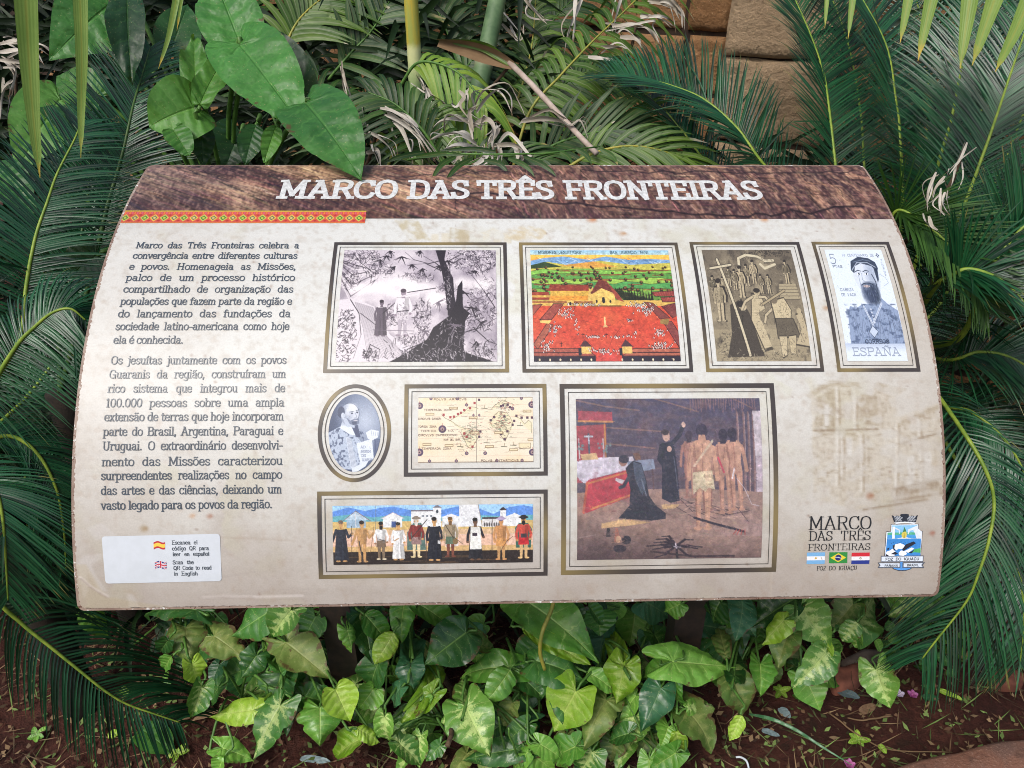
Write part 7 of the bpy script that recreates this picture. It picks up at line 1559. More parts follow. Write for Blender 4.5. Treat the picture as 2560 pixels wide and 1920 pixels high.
AF = [
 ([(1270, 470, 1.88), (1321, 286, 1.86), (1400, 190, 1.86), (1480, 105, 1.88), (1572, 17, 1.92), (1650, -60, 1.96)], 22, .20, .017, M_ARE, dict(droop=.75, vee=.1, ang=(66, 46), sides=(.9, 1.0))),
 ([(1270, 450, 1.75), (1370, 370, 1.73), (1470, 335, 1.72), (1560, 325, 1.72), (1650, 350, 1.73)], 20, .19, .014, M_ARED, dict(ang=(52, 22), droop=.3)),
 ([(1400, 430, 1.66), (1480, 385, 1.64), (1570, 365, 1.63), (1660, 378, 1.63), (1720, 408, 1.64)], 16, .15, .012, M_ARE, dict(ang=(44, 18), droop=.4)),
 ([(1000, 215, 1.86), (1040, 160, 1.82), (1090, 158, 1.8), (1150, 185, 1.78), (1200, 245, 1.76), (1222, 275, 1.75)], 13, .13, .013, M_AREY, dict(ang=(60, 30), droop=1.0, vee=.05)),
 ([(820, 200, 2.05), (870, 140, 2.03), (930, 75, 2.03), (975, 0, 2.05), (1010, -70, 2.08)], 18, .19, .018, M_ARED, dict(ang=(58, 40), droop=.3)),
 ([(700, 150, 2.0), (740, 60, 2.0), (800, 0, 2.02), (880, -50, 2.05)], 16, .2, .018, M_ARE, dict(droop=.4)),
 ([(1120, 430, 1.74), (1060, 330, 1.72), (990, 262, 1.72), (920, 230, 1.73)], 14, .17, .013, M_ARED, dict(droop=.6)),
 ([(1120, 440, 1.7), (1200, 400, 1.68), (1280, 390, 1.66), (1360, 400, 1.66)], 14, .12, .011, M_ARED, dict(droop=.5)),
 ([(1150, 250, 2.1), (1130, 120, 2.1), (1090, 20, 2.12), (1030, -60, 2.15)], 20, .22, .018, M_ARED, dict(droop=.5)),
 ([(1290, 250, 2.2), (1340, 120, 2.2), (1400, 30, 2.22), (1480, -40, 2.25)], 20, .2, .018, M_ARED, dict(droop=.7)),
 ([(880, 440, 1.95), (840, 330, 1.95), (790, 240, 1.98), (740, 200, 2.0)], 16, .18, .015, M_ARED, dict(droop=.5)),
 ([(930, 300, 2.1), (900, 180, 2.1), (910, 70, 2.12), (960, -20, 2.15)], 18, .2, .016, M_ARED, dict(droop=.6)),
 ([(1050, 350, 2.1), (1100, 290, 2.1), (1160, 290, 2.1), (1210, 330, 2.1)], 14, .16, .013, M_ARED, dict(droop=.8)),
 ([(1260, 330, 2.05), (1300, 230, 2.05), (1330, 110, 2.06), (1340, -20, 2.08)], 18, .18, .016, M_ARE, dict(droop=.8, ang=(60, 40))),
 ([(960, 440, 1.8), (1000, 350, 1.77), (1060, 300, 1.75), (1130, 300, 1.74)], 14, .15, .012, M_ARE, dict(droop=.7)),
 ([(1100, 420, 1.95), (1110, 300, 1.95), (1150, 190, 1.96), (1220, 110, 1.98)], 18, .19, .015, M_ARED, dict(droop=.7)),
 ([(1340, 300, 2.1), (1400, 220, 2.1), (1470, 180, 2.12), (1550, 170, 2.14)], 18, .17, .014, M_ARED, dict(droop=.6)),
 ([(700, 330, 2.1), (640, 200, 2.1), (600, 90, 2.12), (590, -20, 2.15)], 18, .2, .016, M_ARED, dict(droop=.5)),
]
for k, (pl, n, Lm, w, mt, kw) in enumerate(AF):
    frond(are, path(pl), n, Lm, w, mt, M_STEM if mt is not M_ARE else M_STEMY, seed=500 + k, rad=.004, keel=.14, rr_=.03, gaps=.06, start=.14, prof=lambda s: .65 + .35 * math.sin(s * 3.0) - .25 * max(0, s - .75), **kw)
sm = empty("areca_seedling", tuple(at(1180, 420, 1.40)), "little palm frond whose thin green tips droop over the wooden title band", "palm seedling")
m = MB()
for a in ([(1140, 392, 1.275), (1108, 408, 1.262), (1090, 430, 1.258), (1078, 452, 1.256)], [(1180, 396, 1.275), (1150, 412, 1.262), (1126, 436, 1.256), (1112, 460, 1.254)], [(1210, 400, 1.275), (1245, 408, 1.264), (1262, 422, 1.26), (1268, 428, 1.26)], [(1270, 396, 1.275), (1302, 408, 1.262), (1324, 424, 1.256), (1336, 442, 1.254)], [(1310, 392, 1.28), (1345, 406, 1.265), (1374, 424, 1.258), (1392, 442, 1.256)], [(1400, 380, 1.3), (1420, 392, 1.29), (1430, 410, 1.28)], [(1440, 372, 1.3), (1466, 388, 1.29), (1480, 412, 1.28)], [(1040, 392, 1.32), (1110, 384, 1.30), (1170, 388, 1.29)], [(1060, 380, 1.34), (1000, 392, 1.33), (960, 408, 1.33)], [(1240, 380, 1.33), (1180, 372, 1.34), (1100, 376, 1.35)], [(1500, 372, 1.32), (1530, 390, 1.31), (1545, 412, 1.3)]):
    ribbon(m, path(a), .0085, 12)
m.build("leaflet", M_ARED, sm)
m = MB(); tube(m, path([(1020, 400, 1.37), (1120, 384, 1.30), (1230, 386, 1.285), (1360, 384, 1.29), (1500, 366, 1.33)]), .0022, .0014, 6); m.build("rachis", M_STEM, sm)

# pale leaflets hanging into the top of the frame
def hang(label, tips):
    root = empty("overhanging_palm_frond", tuple(at(tips[0][0][0][0], -160, tips[0][0][0][2])), label, "palm frond")
    for pl, w in tips:
        m = MB(); ribbon(m, path(pl), w, 22, fold=.22, prof=lambda g: (1 - g ** 1.7 * .80) * (1 if g < .9 else max(.12, 1 - (g - .9) * 11))); m.build("leaflet", M_HANG, root)
    x = [t[0][0][0] for t in tips]; m = MB(); z = tips[0][0][0][2]
    tube(m, path([(min(x) - 60, -205, z), ((min(x) + max(x)) / 2, -225, z), (max(x) + 60, -205, z)]), .005, .004, 7); m.build("rachis", M_STEMY, root)
hang("palm frond above the frame hanging two long pale yellow tipped leaflets at the upper left", [([(40, -210, .95), (60, -60, .97), (72, 140, 1.0), (84, 300, 1.02), (100, 445, 1.04)], .030), ([(190, -210, .98), (198, -60, 1.0), (204, 120, 1.02), (203, 260, 1.04), (202, 395, 1.05)], .020)])
hang("palm frond above the frame with two thin yellowing leaflets beside the broad leaves", [([(470, -210, 1.2), (450, -60, 1.2), (424, 80, 1.2), (396, 172, 1.2)], .013), ([(480, -210, 1.22), (462, -60, 1.22), (442, 78, 1.22)], .010)])
hang("palm frond above the frame with a row of pale green leaflet tips, upper right", [([(2085, -210, 1.2), (2072, -60, 1.2), (2062, 72, 1.2)], .013), ([(2150, -210, 1.2), (2138, -60, 1.2), (2120, 98, 1.2)], .018), ([(2310, -210, 1.15), (2282, -60, 1.15), (2250, 108, 1.15)], .024), ([(2390, -210, 1.15), (2340, -50, 1.15), (2295, 152, 1.15)], .030), ([(2450, -210, 1.12), (2430, -40, 1.12), (2400, 172, 1.12)], .034), ([(2560, -210, 1.12), (2500, -40, 1.12), (2430, 164, 1.12)], .034), ([(2640, -180, 1.12), (2560, 30, 1.12), (2488, 180, 1.12)], .028)])

# dead palm leaves
d1 = empty("dry_palm_sheath", tuple(at(1277, 158, 1.74)), "dead brown palm sheath with a long pale stalk slanting down behind the sign", "dead palm frond")
m = MB(); ribbon(m, path([(1284, 165, 1.73), (1230, 140, 1.74), (1165, 118, 1.76), (1095, 104, 1.8)]), .052, 18, .5, lambda g: (.35 + .65 * math.sin(g * 2.6)) * (1 - .5 * g), curl=.35, fold=.3); m.build("sheath", M_DRYB, d1)
m = MB(); ribbon(m, path([(1275, 160, 1.735), (1215, 118, 1.745), (1150, 104, 1.77), (1110, 100, 1.8)]), .022, 14, .8, curl=.3); m.build("sheath_lip", M_ARE, d1)
M_PALE = plain("pale_dry_stalk", (188, 172, 160), (160, 142, 128), .7, 50, .2)
m = MB(); tube(m, path([(1274, 156, 1.735), (1330, 212, 1.70), (1400, 288, 1.66), (1460, 352, 1.62), (1492, 384, 1.6)]), .0066, .0058, 9); m.build("stalk", M_PALE, d1)
m = MB(); tube(m, path([(1276, 162, 1.74), (1240, 205, 1.78), (1205, 250, 1.84)]), .004, .003, 7); m.build("stalk", M_BARK, d1)
def dry(label, c, rib, mat=M_DRY, w=.0105):
    root = empty("dry_palm_frond", tuple(at(*c)), label, "dead palm frond")
    m = MB()
    for q in rib:
        ribbon(m, path(q), w * R.uniform(.7, 1.2), 20, R.uniform(-3.4, 3.4), curl=R.uniform(0, .35))
        for _ in range(2): ribbon(m, path([(a + R.gauss(0, 13), b + R.gauss(0, 11), z + R.gauss(.02, .02)) for a, b, z in q]), w * R.uniform(.3, .75), 18, R.uniform(-4, 4), curl=R.uniform(0, .4))
    m.build("leaflet", mat, root)
    m = MB(); tube(m, spline([at(*c) + V((-.06, .02, -.18)), at(*c) + V((-.01, 0, -.06)), at(*c)], 8), .005, .003, 6); m.build("stalk", M_BARK, root)
F2 = lambda *p: [(800 + a / 2.304, b / 2.304, z) for a, b, z in p]
dry("bleached curled palm leaflets arching beside the broad leaf tip", (945, 270, 1.75), [F2((330, 620, 1.72), (420, 640, 1.66), (540, 720, 1.62), (650, 860, 1.6), (690, 930, 1.6)), F2((340, 640, 1.73), (440, 680, 1.68), (560, 780, 1.64), (640, 930, 1.62)), F2((390, 660, 1.72), (470, 740, 1.68), (520, 860, 1.66), (540, 945, 1.65)), F2((280, 760, 1.7), (340, 790, 1.66), (400, 850, 1.64), (430, 930, 1.63)), F2((360, 640, 1.76), (300, 640, 1.74), (270, 690, 1.72), (285, 790, 1.7)), F2((420, 650, 1.74), (480, 690, 1.7), (570, 760, 1.67), (660, 920, 1.66)), F2((265, 880, 1.68), (310, 880, 1.66), (340, 945, 1.65)), F2((120, 380, 1.85), (150, 470, 1.82), (190, 600, 1.8), (180, 690, 1.8)), F2((590, 500, 1.85), (680, 560, 1.8), (740, 620, 1.78), (800, 650, 1.78))])
dry("nest of grey curled palm leaflets just above the title band", (1185, 350, 1.7), [F2((900, 830, 1.66), (800, 770, 1.62), (700, 780, 1.6), (625, 810, 1.6)), F2((900, 850, 1.65), (790, 840, 1.6), (700, 880, 1.58), (650, 930, 1.58)), F2((930, 850, 1.64), (960, 890, 1.6), (910, 940, 1.58), (870, 945, 1.58)), F2((890, 700, 1.7), (780, 690, 1.66), (700, 700, 1.64), (640, 745, 1.63)), F2((880, 720, 1.68), (960, 690, 1.65), (1000, 740, 1.63), (990, 820, 1.62)), F2((900, 650, 1.72), (960, 560, 1.68), (1040, 510, 1.66), (1100, 560, 1.65), (1105, 670, 1.65)), F2((1000, 840, 1.64), (1100, 830, 1.6), (1170, 860, 1.58), (1235, 905, 1.57)), F2((800, 520, 1.75), (830, 560, 1.72), (810, 610, 1.7), (870, 700, 1.68)), F2((1160, 700, 1.7), (1280, 680, 1.66), (1380, 690, 1.64), (1440, 720, 1.63), (1500, 690, 1.62), (1545, 800, 1.62)), F2((880, 760, 1.66), (860, 640, 1.66), (890, 620, 1.65)), F2((1035, 735, 1.66), (1000, 790, 1.64), (960, 835, 1.63)), F2((760, 930, 1.6), (840, 890, 1.6), (880, 860, 1.6)), F2((1040, 850, 1.62), (1020, 920, 1.6), (1000, 945, 1.6)), F2((1120, 840, 1.62), (1140, 900, 1.6), (1120, 930, 1.6)), F2((640, 590, 1.78), (600, 500, 1.8), (570, 440, 1.82))])
dry("grey dead palm leaflets drooping at the far upper left", (30, 140, 1.8), [[(0, 110, 1.75), (50, 100, 1.72), (100, 110, 1.7), (150, 150, 1.7)], [(0, 130, 1.76), (60, 130, 1.72), (110, 160, 1.7)], [(10, 150, 1.76), (40, 180, 1.74), (20, 250, 1.72)], [(0, 150, 1.75), (60, 160, 1.7), (80, 220, 1.7)], [(30, 200, 1.76), (10, 230, 1.74), (0, 300, 1.72)], [(260, 60, 1.8), (280, 90, 1.8), (270, 140, 1.8)]])
dry("bleached dry leaf tips hanging in front of the stone wall", (1590, 60, 1.9), [[(1560, -30, 1.92), (1540, 40, 1.9), (1525, 110, 1.9)], [(1440, -20, 1.92), (1438, 60, 1.9), (1432, 120, 1.9)], [(1600, 40, 1.9), (1650, 46, 1.88), (1690, 70, 1.88)], [(1530, 66, 1.88), (1590, 62, 1.86), (1630, 80, 1.86), (1650, 112, 1.86)], [(1500, 118, 1.88), (1550, 116, 1.86), (1570, 122, 1.86)], [(1470, 142, 1.86), (1520, 148, 1.84), (1566, 158, 1.84)], [(1550, 92, 1.88), (1590, 100, 1.87), (1612, 140, 1.86)], [(1620, 0, 1.92), (1680, 10, 1.9), (1700, 50, 1.9)], [(1660, -20, 1.92), (1700, 20, 1.9), (1706, 70, 1.9)], [(1300, -20, 2.0), (1340, 30, 1.98), (1368, 60, 1.96)], [(1255, 60, 2.0), (1300, 100, 1.98), (1310, 60, 1.98)]], M_DRY, .013)
dry("withered pale sprig caught among the right hand cycad fronds", (2400, 400, 1.3), [[(2418, 356, 1.28), (2400, 400, 1.27), (2370, 440, 1.26)], [(2362, 480, 1.26), (2358, 510, 1.25), (2376, 540, 1.25)], [(2352, 470, 1.26), (2350, 520, 1.25), (2368, 545, 1.25)], [(2340, 430, 1.27), (2320, 480, 1.26), (2318, 530, 1.26)], [(2322, 540, 1.26), (2330, 565, 1.25), (2346, 575, 1.25)], [(2390, 410, 1.27), (2384, 450, 1.26), (2376, 470, 1.26)], [(2362, 440, 1.26), (2340, 470, 1.26), (2328, 500, 1.25)]], M_DRY, .0048)
# ------------------------------------------------------------------ arrowhead vines under the sign
VINES = [
 ("vine with dark torn leaves and one small lime leaf, left end of the row", (470, 1600), [
  ('old', 'arrow', 464, 1569, 478, 1660, 100, .9), ('old', 'arrow', 535, 1590, 622, 1655, 82, 1.), ('lime', 'arrow', 480, 1660, 492, 1712, 60, .3), ('var', 'arrow', 505, 1717, 476, 1795, 60, .7), ('dark', 'heart', 490, 1525, 360, 1540, 62, .2), ('mid', 'heart', 225, 1528, 272, 1592, 70, .2), ('mid', 'lobe', 430, 1640, 412, 1670, 40, .5), ('dark', 'heart', 420, 1600, 400, 1630, 46, .3)]),
 ("vine with two bright lime marbled leaves lying low over the soil", (620, 1800), [
  ('lime', 'arrow', 633, 1775, 521, 1793, 68, .15), ('var', 'arrow', 700, 1765, 632, 1900, 100, .4), ('mid', 'arrow', 555, 1870, 636, 1902, 60, .2), ('mid', 'lobe', 560, 1890, 545, 1925, 40, .2), ('dark', 'arrow', 545, 1720, 530, 1765, 50, .4), ('lime', 'lobe', 672, 1735, 668, 1762, 22, .1)]),
 ("vine with shaded dark leaves close under the sign's lower edge, left of the frieze", (660, 1570), [
  ('dark', 'heart', 668, 1532, 576, 1592, 95, .3), ('var', 'arrow', 730, 1525, 682, 1592, 85, .6), ('dark', 'heart', 790, 1540, 760, 1600, 80, .3), ('dark', 'arrow', 640, 1640, 600, 1700, 70, .5), ('mid', 'lobe', 668, 1600, 662, 1640, 26, .1)]),
 ("vine with a brown spotted yellow green leaf and a dark three lobed leaf", (720, 1690), [
  ('old', 'arrow', 715, 1606, 832, 1702, 108, .9), ('dark', 'arrow', 703, 1682, 692, 1770, 112, .3), ('dark', 'lobe', 703, 1684, 682, 1628, 52, .2), ('dark', 'lobe', 700, 1680, 752, 1712, 44, .1), ('mid', 'arrow', 800, 1770, 800, 1864, 112, .6), ('mid', 'lobe', 800, 1768, 752, 1715, 52, .2), ('lime', 'heart', 838, 1722, 874, 1802, 86, .1), ('lime', 'heart', 900, 1848, 842, 1892, 62, .2), ('lime', 'lance', 895, 1822, 950, 1856, 42, .1)]),
 ("vine with a large hanging three lobed leaf scorched brown at the top", (930, 1600), [
  ('dark', 'arrow', 908, 1532, 932, 1662, 100, .4), ('old', 'lobe', 905, 1534, 806, 1524, 58, .7), ('mid', 'lobe', 912, 1536, 966, 1602, 62, .2), ('mid', 'arrow', 868, 1575, 880, 1632, 46, .6), ('lime', 'lance', 985, 1582, 936, 1662, 56, .1), ('dark', 'arrow', 945, 1660, 930, 1722, 80, .3), ('mid', 'heart', 935, 1720, 898, 1770, 70, .5)]),
 ("vine with two plain green pointed leaves below the frieze's right half", (1040, 1560), [
  ('mid', 'heart', 1010, 1512, 1004, 1610, 66, .1), ('mid', 'heart', 1048, 1512, 1128, 1576, 72, .1), ('blue', 'lobe', 1027, 1668, 1024, 1576, 70, .2), ('blue', 'arrow', 1027, 1660, 1034, 1724, 76, .2), ('dark', 'heart', 1165, 1582, 1062, 1662, 118, .3), ('old', 'lobe', 1150, 1588, 1232, 1624, 60, .5)]),
 ("vine with two narrow lime marbled leaves in front of bare twigs", (1075, 1740), [
  ('lime', 'arrow', 1070, 1722, 1100, 1640, 54, .1), ('lime', 'arrow', 1080, 1735, 1002, 1808, 54, .3), ('mid', 'lance', 1080, 1736, 1060, 1786, 26, .3), ('blue', 'heart', 1000, 1720, 985, 1770, 50, .2), ('var', 'heart', 962, 1790, 975, 1850, 56, .5)]),
 ("vine with one big pale marbled arrowhead leaf in front of the row's middle", (1180, 1800), [
  ('var', 'arrow', 1165, 1768, 1226, 1892, 128, .2), ('var', 'lobe', 1163, 1766, 1156, 1698, 56, .1), ('var', 'lobe', 1160, 1772, 1104, 1808, 56, .1), ('blue', 'lobe', 1310, 1878, 1322, 1786, 66, .2), ('dark', 'arrow', 1290, 1873, 1154, 1902, 66, .2), ('old', 'heart', 1280, 1757, 1258, 1824, 54, .7), ('mid', 'arrow', 1330, 1885, 1390, 1930, 60, .4), ('mid', 'lobe', 1320, 1880, 1285, 1925, 50, .3)]),
 ("vine with glossy green leaves spreading from one stalk right of the marbled leaf", (1300, 1690), [
  ('mid', 'arrow', 1272, 1668, 1150, 1696, 84, .1), ('mid', 'lobe', 1275, 1675, 1218, 1752, 66, .3), ('dark', 'lobe', 1280, 1672, 1358, 1744, 66, .1), ('dark', 'heart', 1340, 1652, 1470, 1706, 112, .4), ('dark', 'lance', 1364, 1690, 1420, 1826, 52, .2), ('mid', 'lobe', 1468, 1680, 1536, 1730, 48, .3), ('dark', 'heart', 1350, 1625, 1290, 1650, 90, .3)]),
 ("vine with a long smooth leaf and a folded bright leaf under the sign's yellow stalk", (1380, 1570), [
  ('mid', 'heart', 1310, 1500, 1498, 1657, 132, .05), ('lime', 'lance', 1306, 1568, 1478, 1663, 44, .0), ('dark', 'heart', 1420, 1520, 1450, 1580, 70, .3), ('dark', 'lance', 1470, 1510, 1506, 1562, 44, .2)]),
 ("vine with glowing yellow green leaves turned to the light", (1500, 1720), [
  ('lime', 'arrow', 1440, 1728, 1384, 1830, 118, .1), ('lime', 'arrow', 1560, 1664, 1540, 1762, 92, .2), ('lime', 'lobe', 1560, 1666, 1530, 1586, 52, .1), ('old', 'arrow', 1515, 1750, 1458, 1872, 92, .9), ('var', 'arrow', 1480, 1880, 1450, 1930, 90, .7), ('mid', 'arrow', 1395, 1870, 1420, 1920, 70, .6), ('mid', 'heart', 1590, 1740, 1560, 1790, 60, .4)]),
 ("vine with a large light veined leaf held above the painting's lower right corner", (1680, 1690), [
  ('mid', 'arrow', 1682, 1654, 1842, 1668, 108, .05), ('mid', 'lobe', 1682, 1656, 1608, 1694, 58, .05), ('blue', 'arrow', 1652, 1721, 1603, 1830, 88, .2), ('mid', 'lance', 1690, 1690, 1705, 1765, 44, .2), ('old', 'arrow', 1717, 1777, 1778, 1886, 126, .8), ('var', 'lobe', 1720, 1770, 1780, 1762, 44, .6), ('lime', 'lobe', 1690, 1830, 1700, 1880, 50, .3), ('mid', 'arrow', 1690, 1882, 1622, 1925, 60, .3), ('lime', 'lance', 1853, 1788, 1824, 1852, 40, .2)]),
 ("vine with dull brown green leaves between the light veined leaf and the flat red stone", (1850, 1680), [
  ('dark', 'heart', 1836, 1690, 1842, 1620, 60, .2), ('old', 'heart', 1828, 1690, 1858, 1792, 92, .5), ('mid', 'arrow', 1900, 1660, 1900, 1742, 62, .4), ('old', 'heart', 1973, 1580, 1944, 1674, 76, .6), ('var', 'heart', 2065, 1632, 1980, 1722, 82, .5), ('old', 'lance', 1815, 1642, 1795, 1568, 46, .6), ('lime', 'lobe', 2068, 1600, 2060, 1640, 50, .1), ('mid', 'lance', 2060, 1632, 2110, 1612, 26, .2)]),
 ("vine with bluish and marbled leaves hanging under the sign's lower right part", (1960, 1540), [
  ('blue', 'heart', 1855, 1503, 1836, 1605, 78, .05), ('dark', 'heart', 1985, 1498, 1876, 1570, 98, .1), ('dark', 'heart', 1800, 1505, 1785, 1560, 90, .1), ('var', 'heart', 2003, 1520, 2076, 1624, 108, .3), ('lime', 'heart', 1960, 1550, 1904, 1612, 62, .2), ('mid', 'heart', 1700, 1510, 1660, 1530, 60, .3)]),
 ("vine with purplish green marbled leaves below the town crest", (2180, 1540), [
  ('old', 'heart', 2133, 1510, 2072, 1582, 78, .5), ('var', 'heart', 2144, 1562, 2184, 1486, 100, .4), ('var', 'lobe', 2142, 1556, 2105, 1604, 50, .4), ('var', 'lance', 2142, 1560, 2146, 1618, 42, .1), ('var', 'arrow', 2300, 1493, 2220, 1540, 74, .2)]),
 ("single green vine leaf standing on the soil right of the flat red stone", (2195, 1690), [('var', 'arrow', 2190, 1673, 2226, 1770, 88, .4)]),
]
NV = 0
for vi, (lab, (bx, by), lst) in enumerate(VINES):
    B = on(bx, by, .02); B.z = 0
    root = empty("arrowhead_vine", tuple(B), lab, "vine", "arrowhead vines under the sign")
    m = MB(); tube(m, spline([B + V((-.03, .02, -.02)), B + V((.0, .01, .05)), B + V((.015, .0, .10))], 8), .006, .004, 7); m.build("stem", M_BARK, root)
    for li, (kd, sh, jx, jy, tx, ty, W, rg) in enumerate(lst):
        rr = random.Random(NV + 31); NV += 1
        h = min(.36, max(.09, .35 - .26 * (jy - 1500) / 400)) + rr.uniform(-.015, .03) + (.02 if kd in ('lime', 'var') else 0)
        if len(lst) == 1: h = .13
        ht = max(.035, h - rr.uniform(.03, .075))
        J, T = on(jx, jy, h), on(tx, ty, ht)
        n = tocam(J) * .7 + V((rr.uniform(-.6, .6), rr.uniform(-.35, .25), .5))
        leaf(root, kd, sh, J, T, W * 1.06 / FPX * depth(J), n, B + V((rr.uniform(-.01, .01), rr.uniform(-.01, .01), .07)), M_STEM, .0022, seed=700 + NV, fold=rr.uniform(.05, .65), bow=rr.uniform(-.02, .15), wave=rr.uniform(.015, .06), curl=rr.uniform(-.2, .5), crinkle=rr.uniform(.015, .04), ragged=rg)
# yellow stalk hanging from below the sign
yl = empty("hanging_stalk", tuple(on(1355, 1660, .2)), "thin yellow stalk curving down from under the sign's lower edge", "plant stalk")
m = MB(); tube(m, spline([on(1386, 1480, .42), on(1380, 1520, .40), on(1356, 1580, .37), on(1350, 1630, .33), on(1362, 1674, .29)], 24), .0042, .0036, 8); m.build("stem", M_STEMY, yl)

# more leaves crowding the gaps, in the shade behind the front row
def filler(lab, bx, by, n, x0, x1, y0, y1, kinds, h0, h1, seed, w=(46, 92), grp="shaded vines behind the front row"):
    rr = random.Random(seed); B = on(bx, by, .02); B.z = 0
    root = empty("arrowhead_vine", tuple(B), lab, "vine", grp)
    m = MB(); tube(m, spline([B + V((-.02, .02, -.02)), B + V((0, .01, .06)), B + V((.01, 0, .10))], 7), .005, .0035, 6); m.build("stem", M_BARK, root)
    for i in range(n):
        jx, jy = rr.uniform(x0, x1), rr.uniform(y0, y1); a = rr.uniform(.2, 2.9); L_ = rr.uniform(50, 95); h = rr.uniform(h0, h1)
        J, T = on(jx, jy, h), on(jx + L_ * math.cos(a), jy + L_ * math.sin(a), max(.03, h - rr.uniform(.02, .06)))
        leaf(root, rr.choice(kinds), rr.choice(('arrow', 'arrow', 'heart')), J, T, rr.uniform(*w) / FPX * depth(J), tocam(J) * .5 + V((rr.uniform(-.5, .5), rr.uniform(-.4, .3), .7)), B + V((0, 0, .08)), M_STEM, .002, seed=seed * 50 + i, fold=rr.uniform(.15, .5), bow=.07, wave=.03, ragged=rr.uniform(0, .9), rows=30, cols=4)
filler("low shaded vine behind the dark torn leaves at the row's left end", 520, 1620, 11, 400, 640, 1540, 1700, ('dark', 'blue', 'dark'), .04, .15, 61)
filler("low shaded vine behind the brown spotted leaf", 760, 1610, 15, 640, 880, 1530, 1720, ('dark', 'blue', 'mid'), .05, .18, 62)
filler("low shaded vine among the twigs below the frieze", 1000, 1680, 13, 880, 1120, 1560, 1800, ('dark', 'mid', 'old'), .04, .14, 63)
filler("low shaded vine under the glossy spreading leaves", 1320, 1780, 17, 1180, 1440, 1690, 1870, ('dark', 'blue', 'mid', 'old'), .04, .15, 64)
filler("low shaded vine under the yellow green leaves", 1530, 1790, 17, 1420, 1680, 1620, 1880, ('dark', 'mid', 'old', 'var'), .04, .15, 65)
filler("low shaded vine below the painting's lower right corner", 1650, 1580, 15, 1500, 1820, 1520, 1660, ('dark', 'blue', 'dark'), .04, .18, 66)
filler("low shaded vine behind the dull brown green leaves", 1930, 1660, 13, 1800, 2060, 1560, 1700, ('dark', 'old', 'mid'), .03, .12, 67)
filler("low vine with mixed young leaves in front of the marbled leaf, bottom middle", 1120, 1860, 12, 900, 1260, 1780, 1890, ('mid', 'var', 'dark', 'old'), .04, .11, 68, (40, 70), "arrowhead vines under the sign")
filler("low vine with mixed young leaves along the bottom edge right of middle", 1520, 1880, 12, 1380, 1700, 1800, 1900, ('mid', 'var', 'old', 'dark'), .04, .11, 69, (46, 80), "arrowhead vines under the sign")
filler("shaded vine leaves right under the sign's lower edge, between its posts", 1250, 1560, 16, 820, 1560, 1500, 1620, ('dark', 'blue', 'mid'), .10, .26, 70, (60, 110))
filler("shaded vine leaves under the sign's lower edge at the right post", 1750, 1550, 12, 1560, 2100, 1495, 1600, ('dark', 'blue', 'mid'), .10, .26, 71, (60, 110))
filler("upright vine leaves around the brown spotted leaf, left of middle", 780, 1720, 9, 640, 960, 1640, 1780, ('mid', 'dark', 'var'), .08, .18, 72, (56, 96), "arrowhead vines under the sign")
# small round leaved plants right of the crest
M_RND = LM['blue']
rp = empty("creeping_herb", tuple(on(2250, 1590, 0)), "low creeping herb with many small round leaves below the sign's lower right corner", "herb")
for i in range(46):
    x, y = R.uniform(2170, 2400), R.uniform(1500, 1680); h = R.uniform(.03, .22) * (1 - (y - 1500) / 330); a = R.uniform(0, 6.28); L_ = R.uniform(22, 44)
    J = on(x, y, h + .02); T = on(x + L_ * math.cos(a), y + L_ * .8 * math.sin(a), h)
    leaf(rp, 'dark' if i % 3 else 'mid', 'lobe', J, T, L_ * .8 / FPX * depth(J), V((R.uniform(-.4, .4), -.4, .8)), None, seed=1500 + i, fold=.15, bow=.05, wave=.01, rows=14, cols=3)
m = MB()
for i in range(14): p = on(R.uniform(2190, 2390), R.uniform(1510, 1670), 0); tube(m, spline([p, p + V((.01, .01, .06)), p + V((R.uniform(-.04, .04), .0, R.uniform(.08, .16)))], 6), .0018, .0012, 5)
m.build("stem", M_STEM, rp)
# pale seedlings on the bare soil
for i, (x, y, lab) in enumerate(((445, 1890, "tiny yellow green seedling between the fallen leaf and the low lime leaves"), (95, 1850, "tiny dark green seedling on bare soil at the lower left"), (1950, 1730, "round leaved pale seedling below the dull brown green leaves"), (2140, 1860, "thin pale seedling on bare soil left of the kerb"), (1480, 1905, "yellowish seedling at the bottom edge under the lime leaves"), (960, 1680, "small ferny weed in the litter below the frieze"), (410, 1715, "grey green lobed weed among the twigs at left"))):
    p = on(x, y, 0); p.z = gheight(p.x, p.y)
    root = empty("seedling", tuple(p), lab, "seedling", "seedlings on the soil")
    for k in range(5):
        a = k * 1.26 + R.uniform(-.3, .3); J = p + V((0, 0, .012)); T = J + V((math.cos(a), math.sin(a), .15)) * R.uniform(.016, .030)
        leaf(root, 'lime' if 'pale' in lab or 'yell' in lab else 'mid', 'lobe', J, T, .013, V((0, -.3, 1)), None, seed=1700 + i * 9 + k, rows=10, cols=2, fold=.2)
    m = MB(); tube(m, [p - V((0, 0, .01)), p + V((0, 0, .013))], .0012, .001, 5); m.build("stem", M_STEM, root)

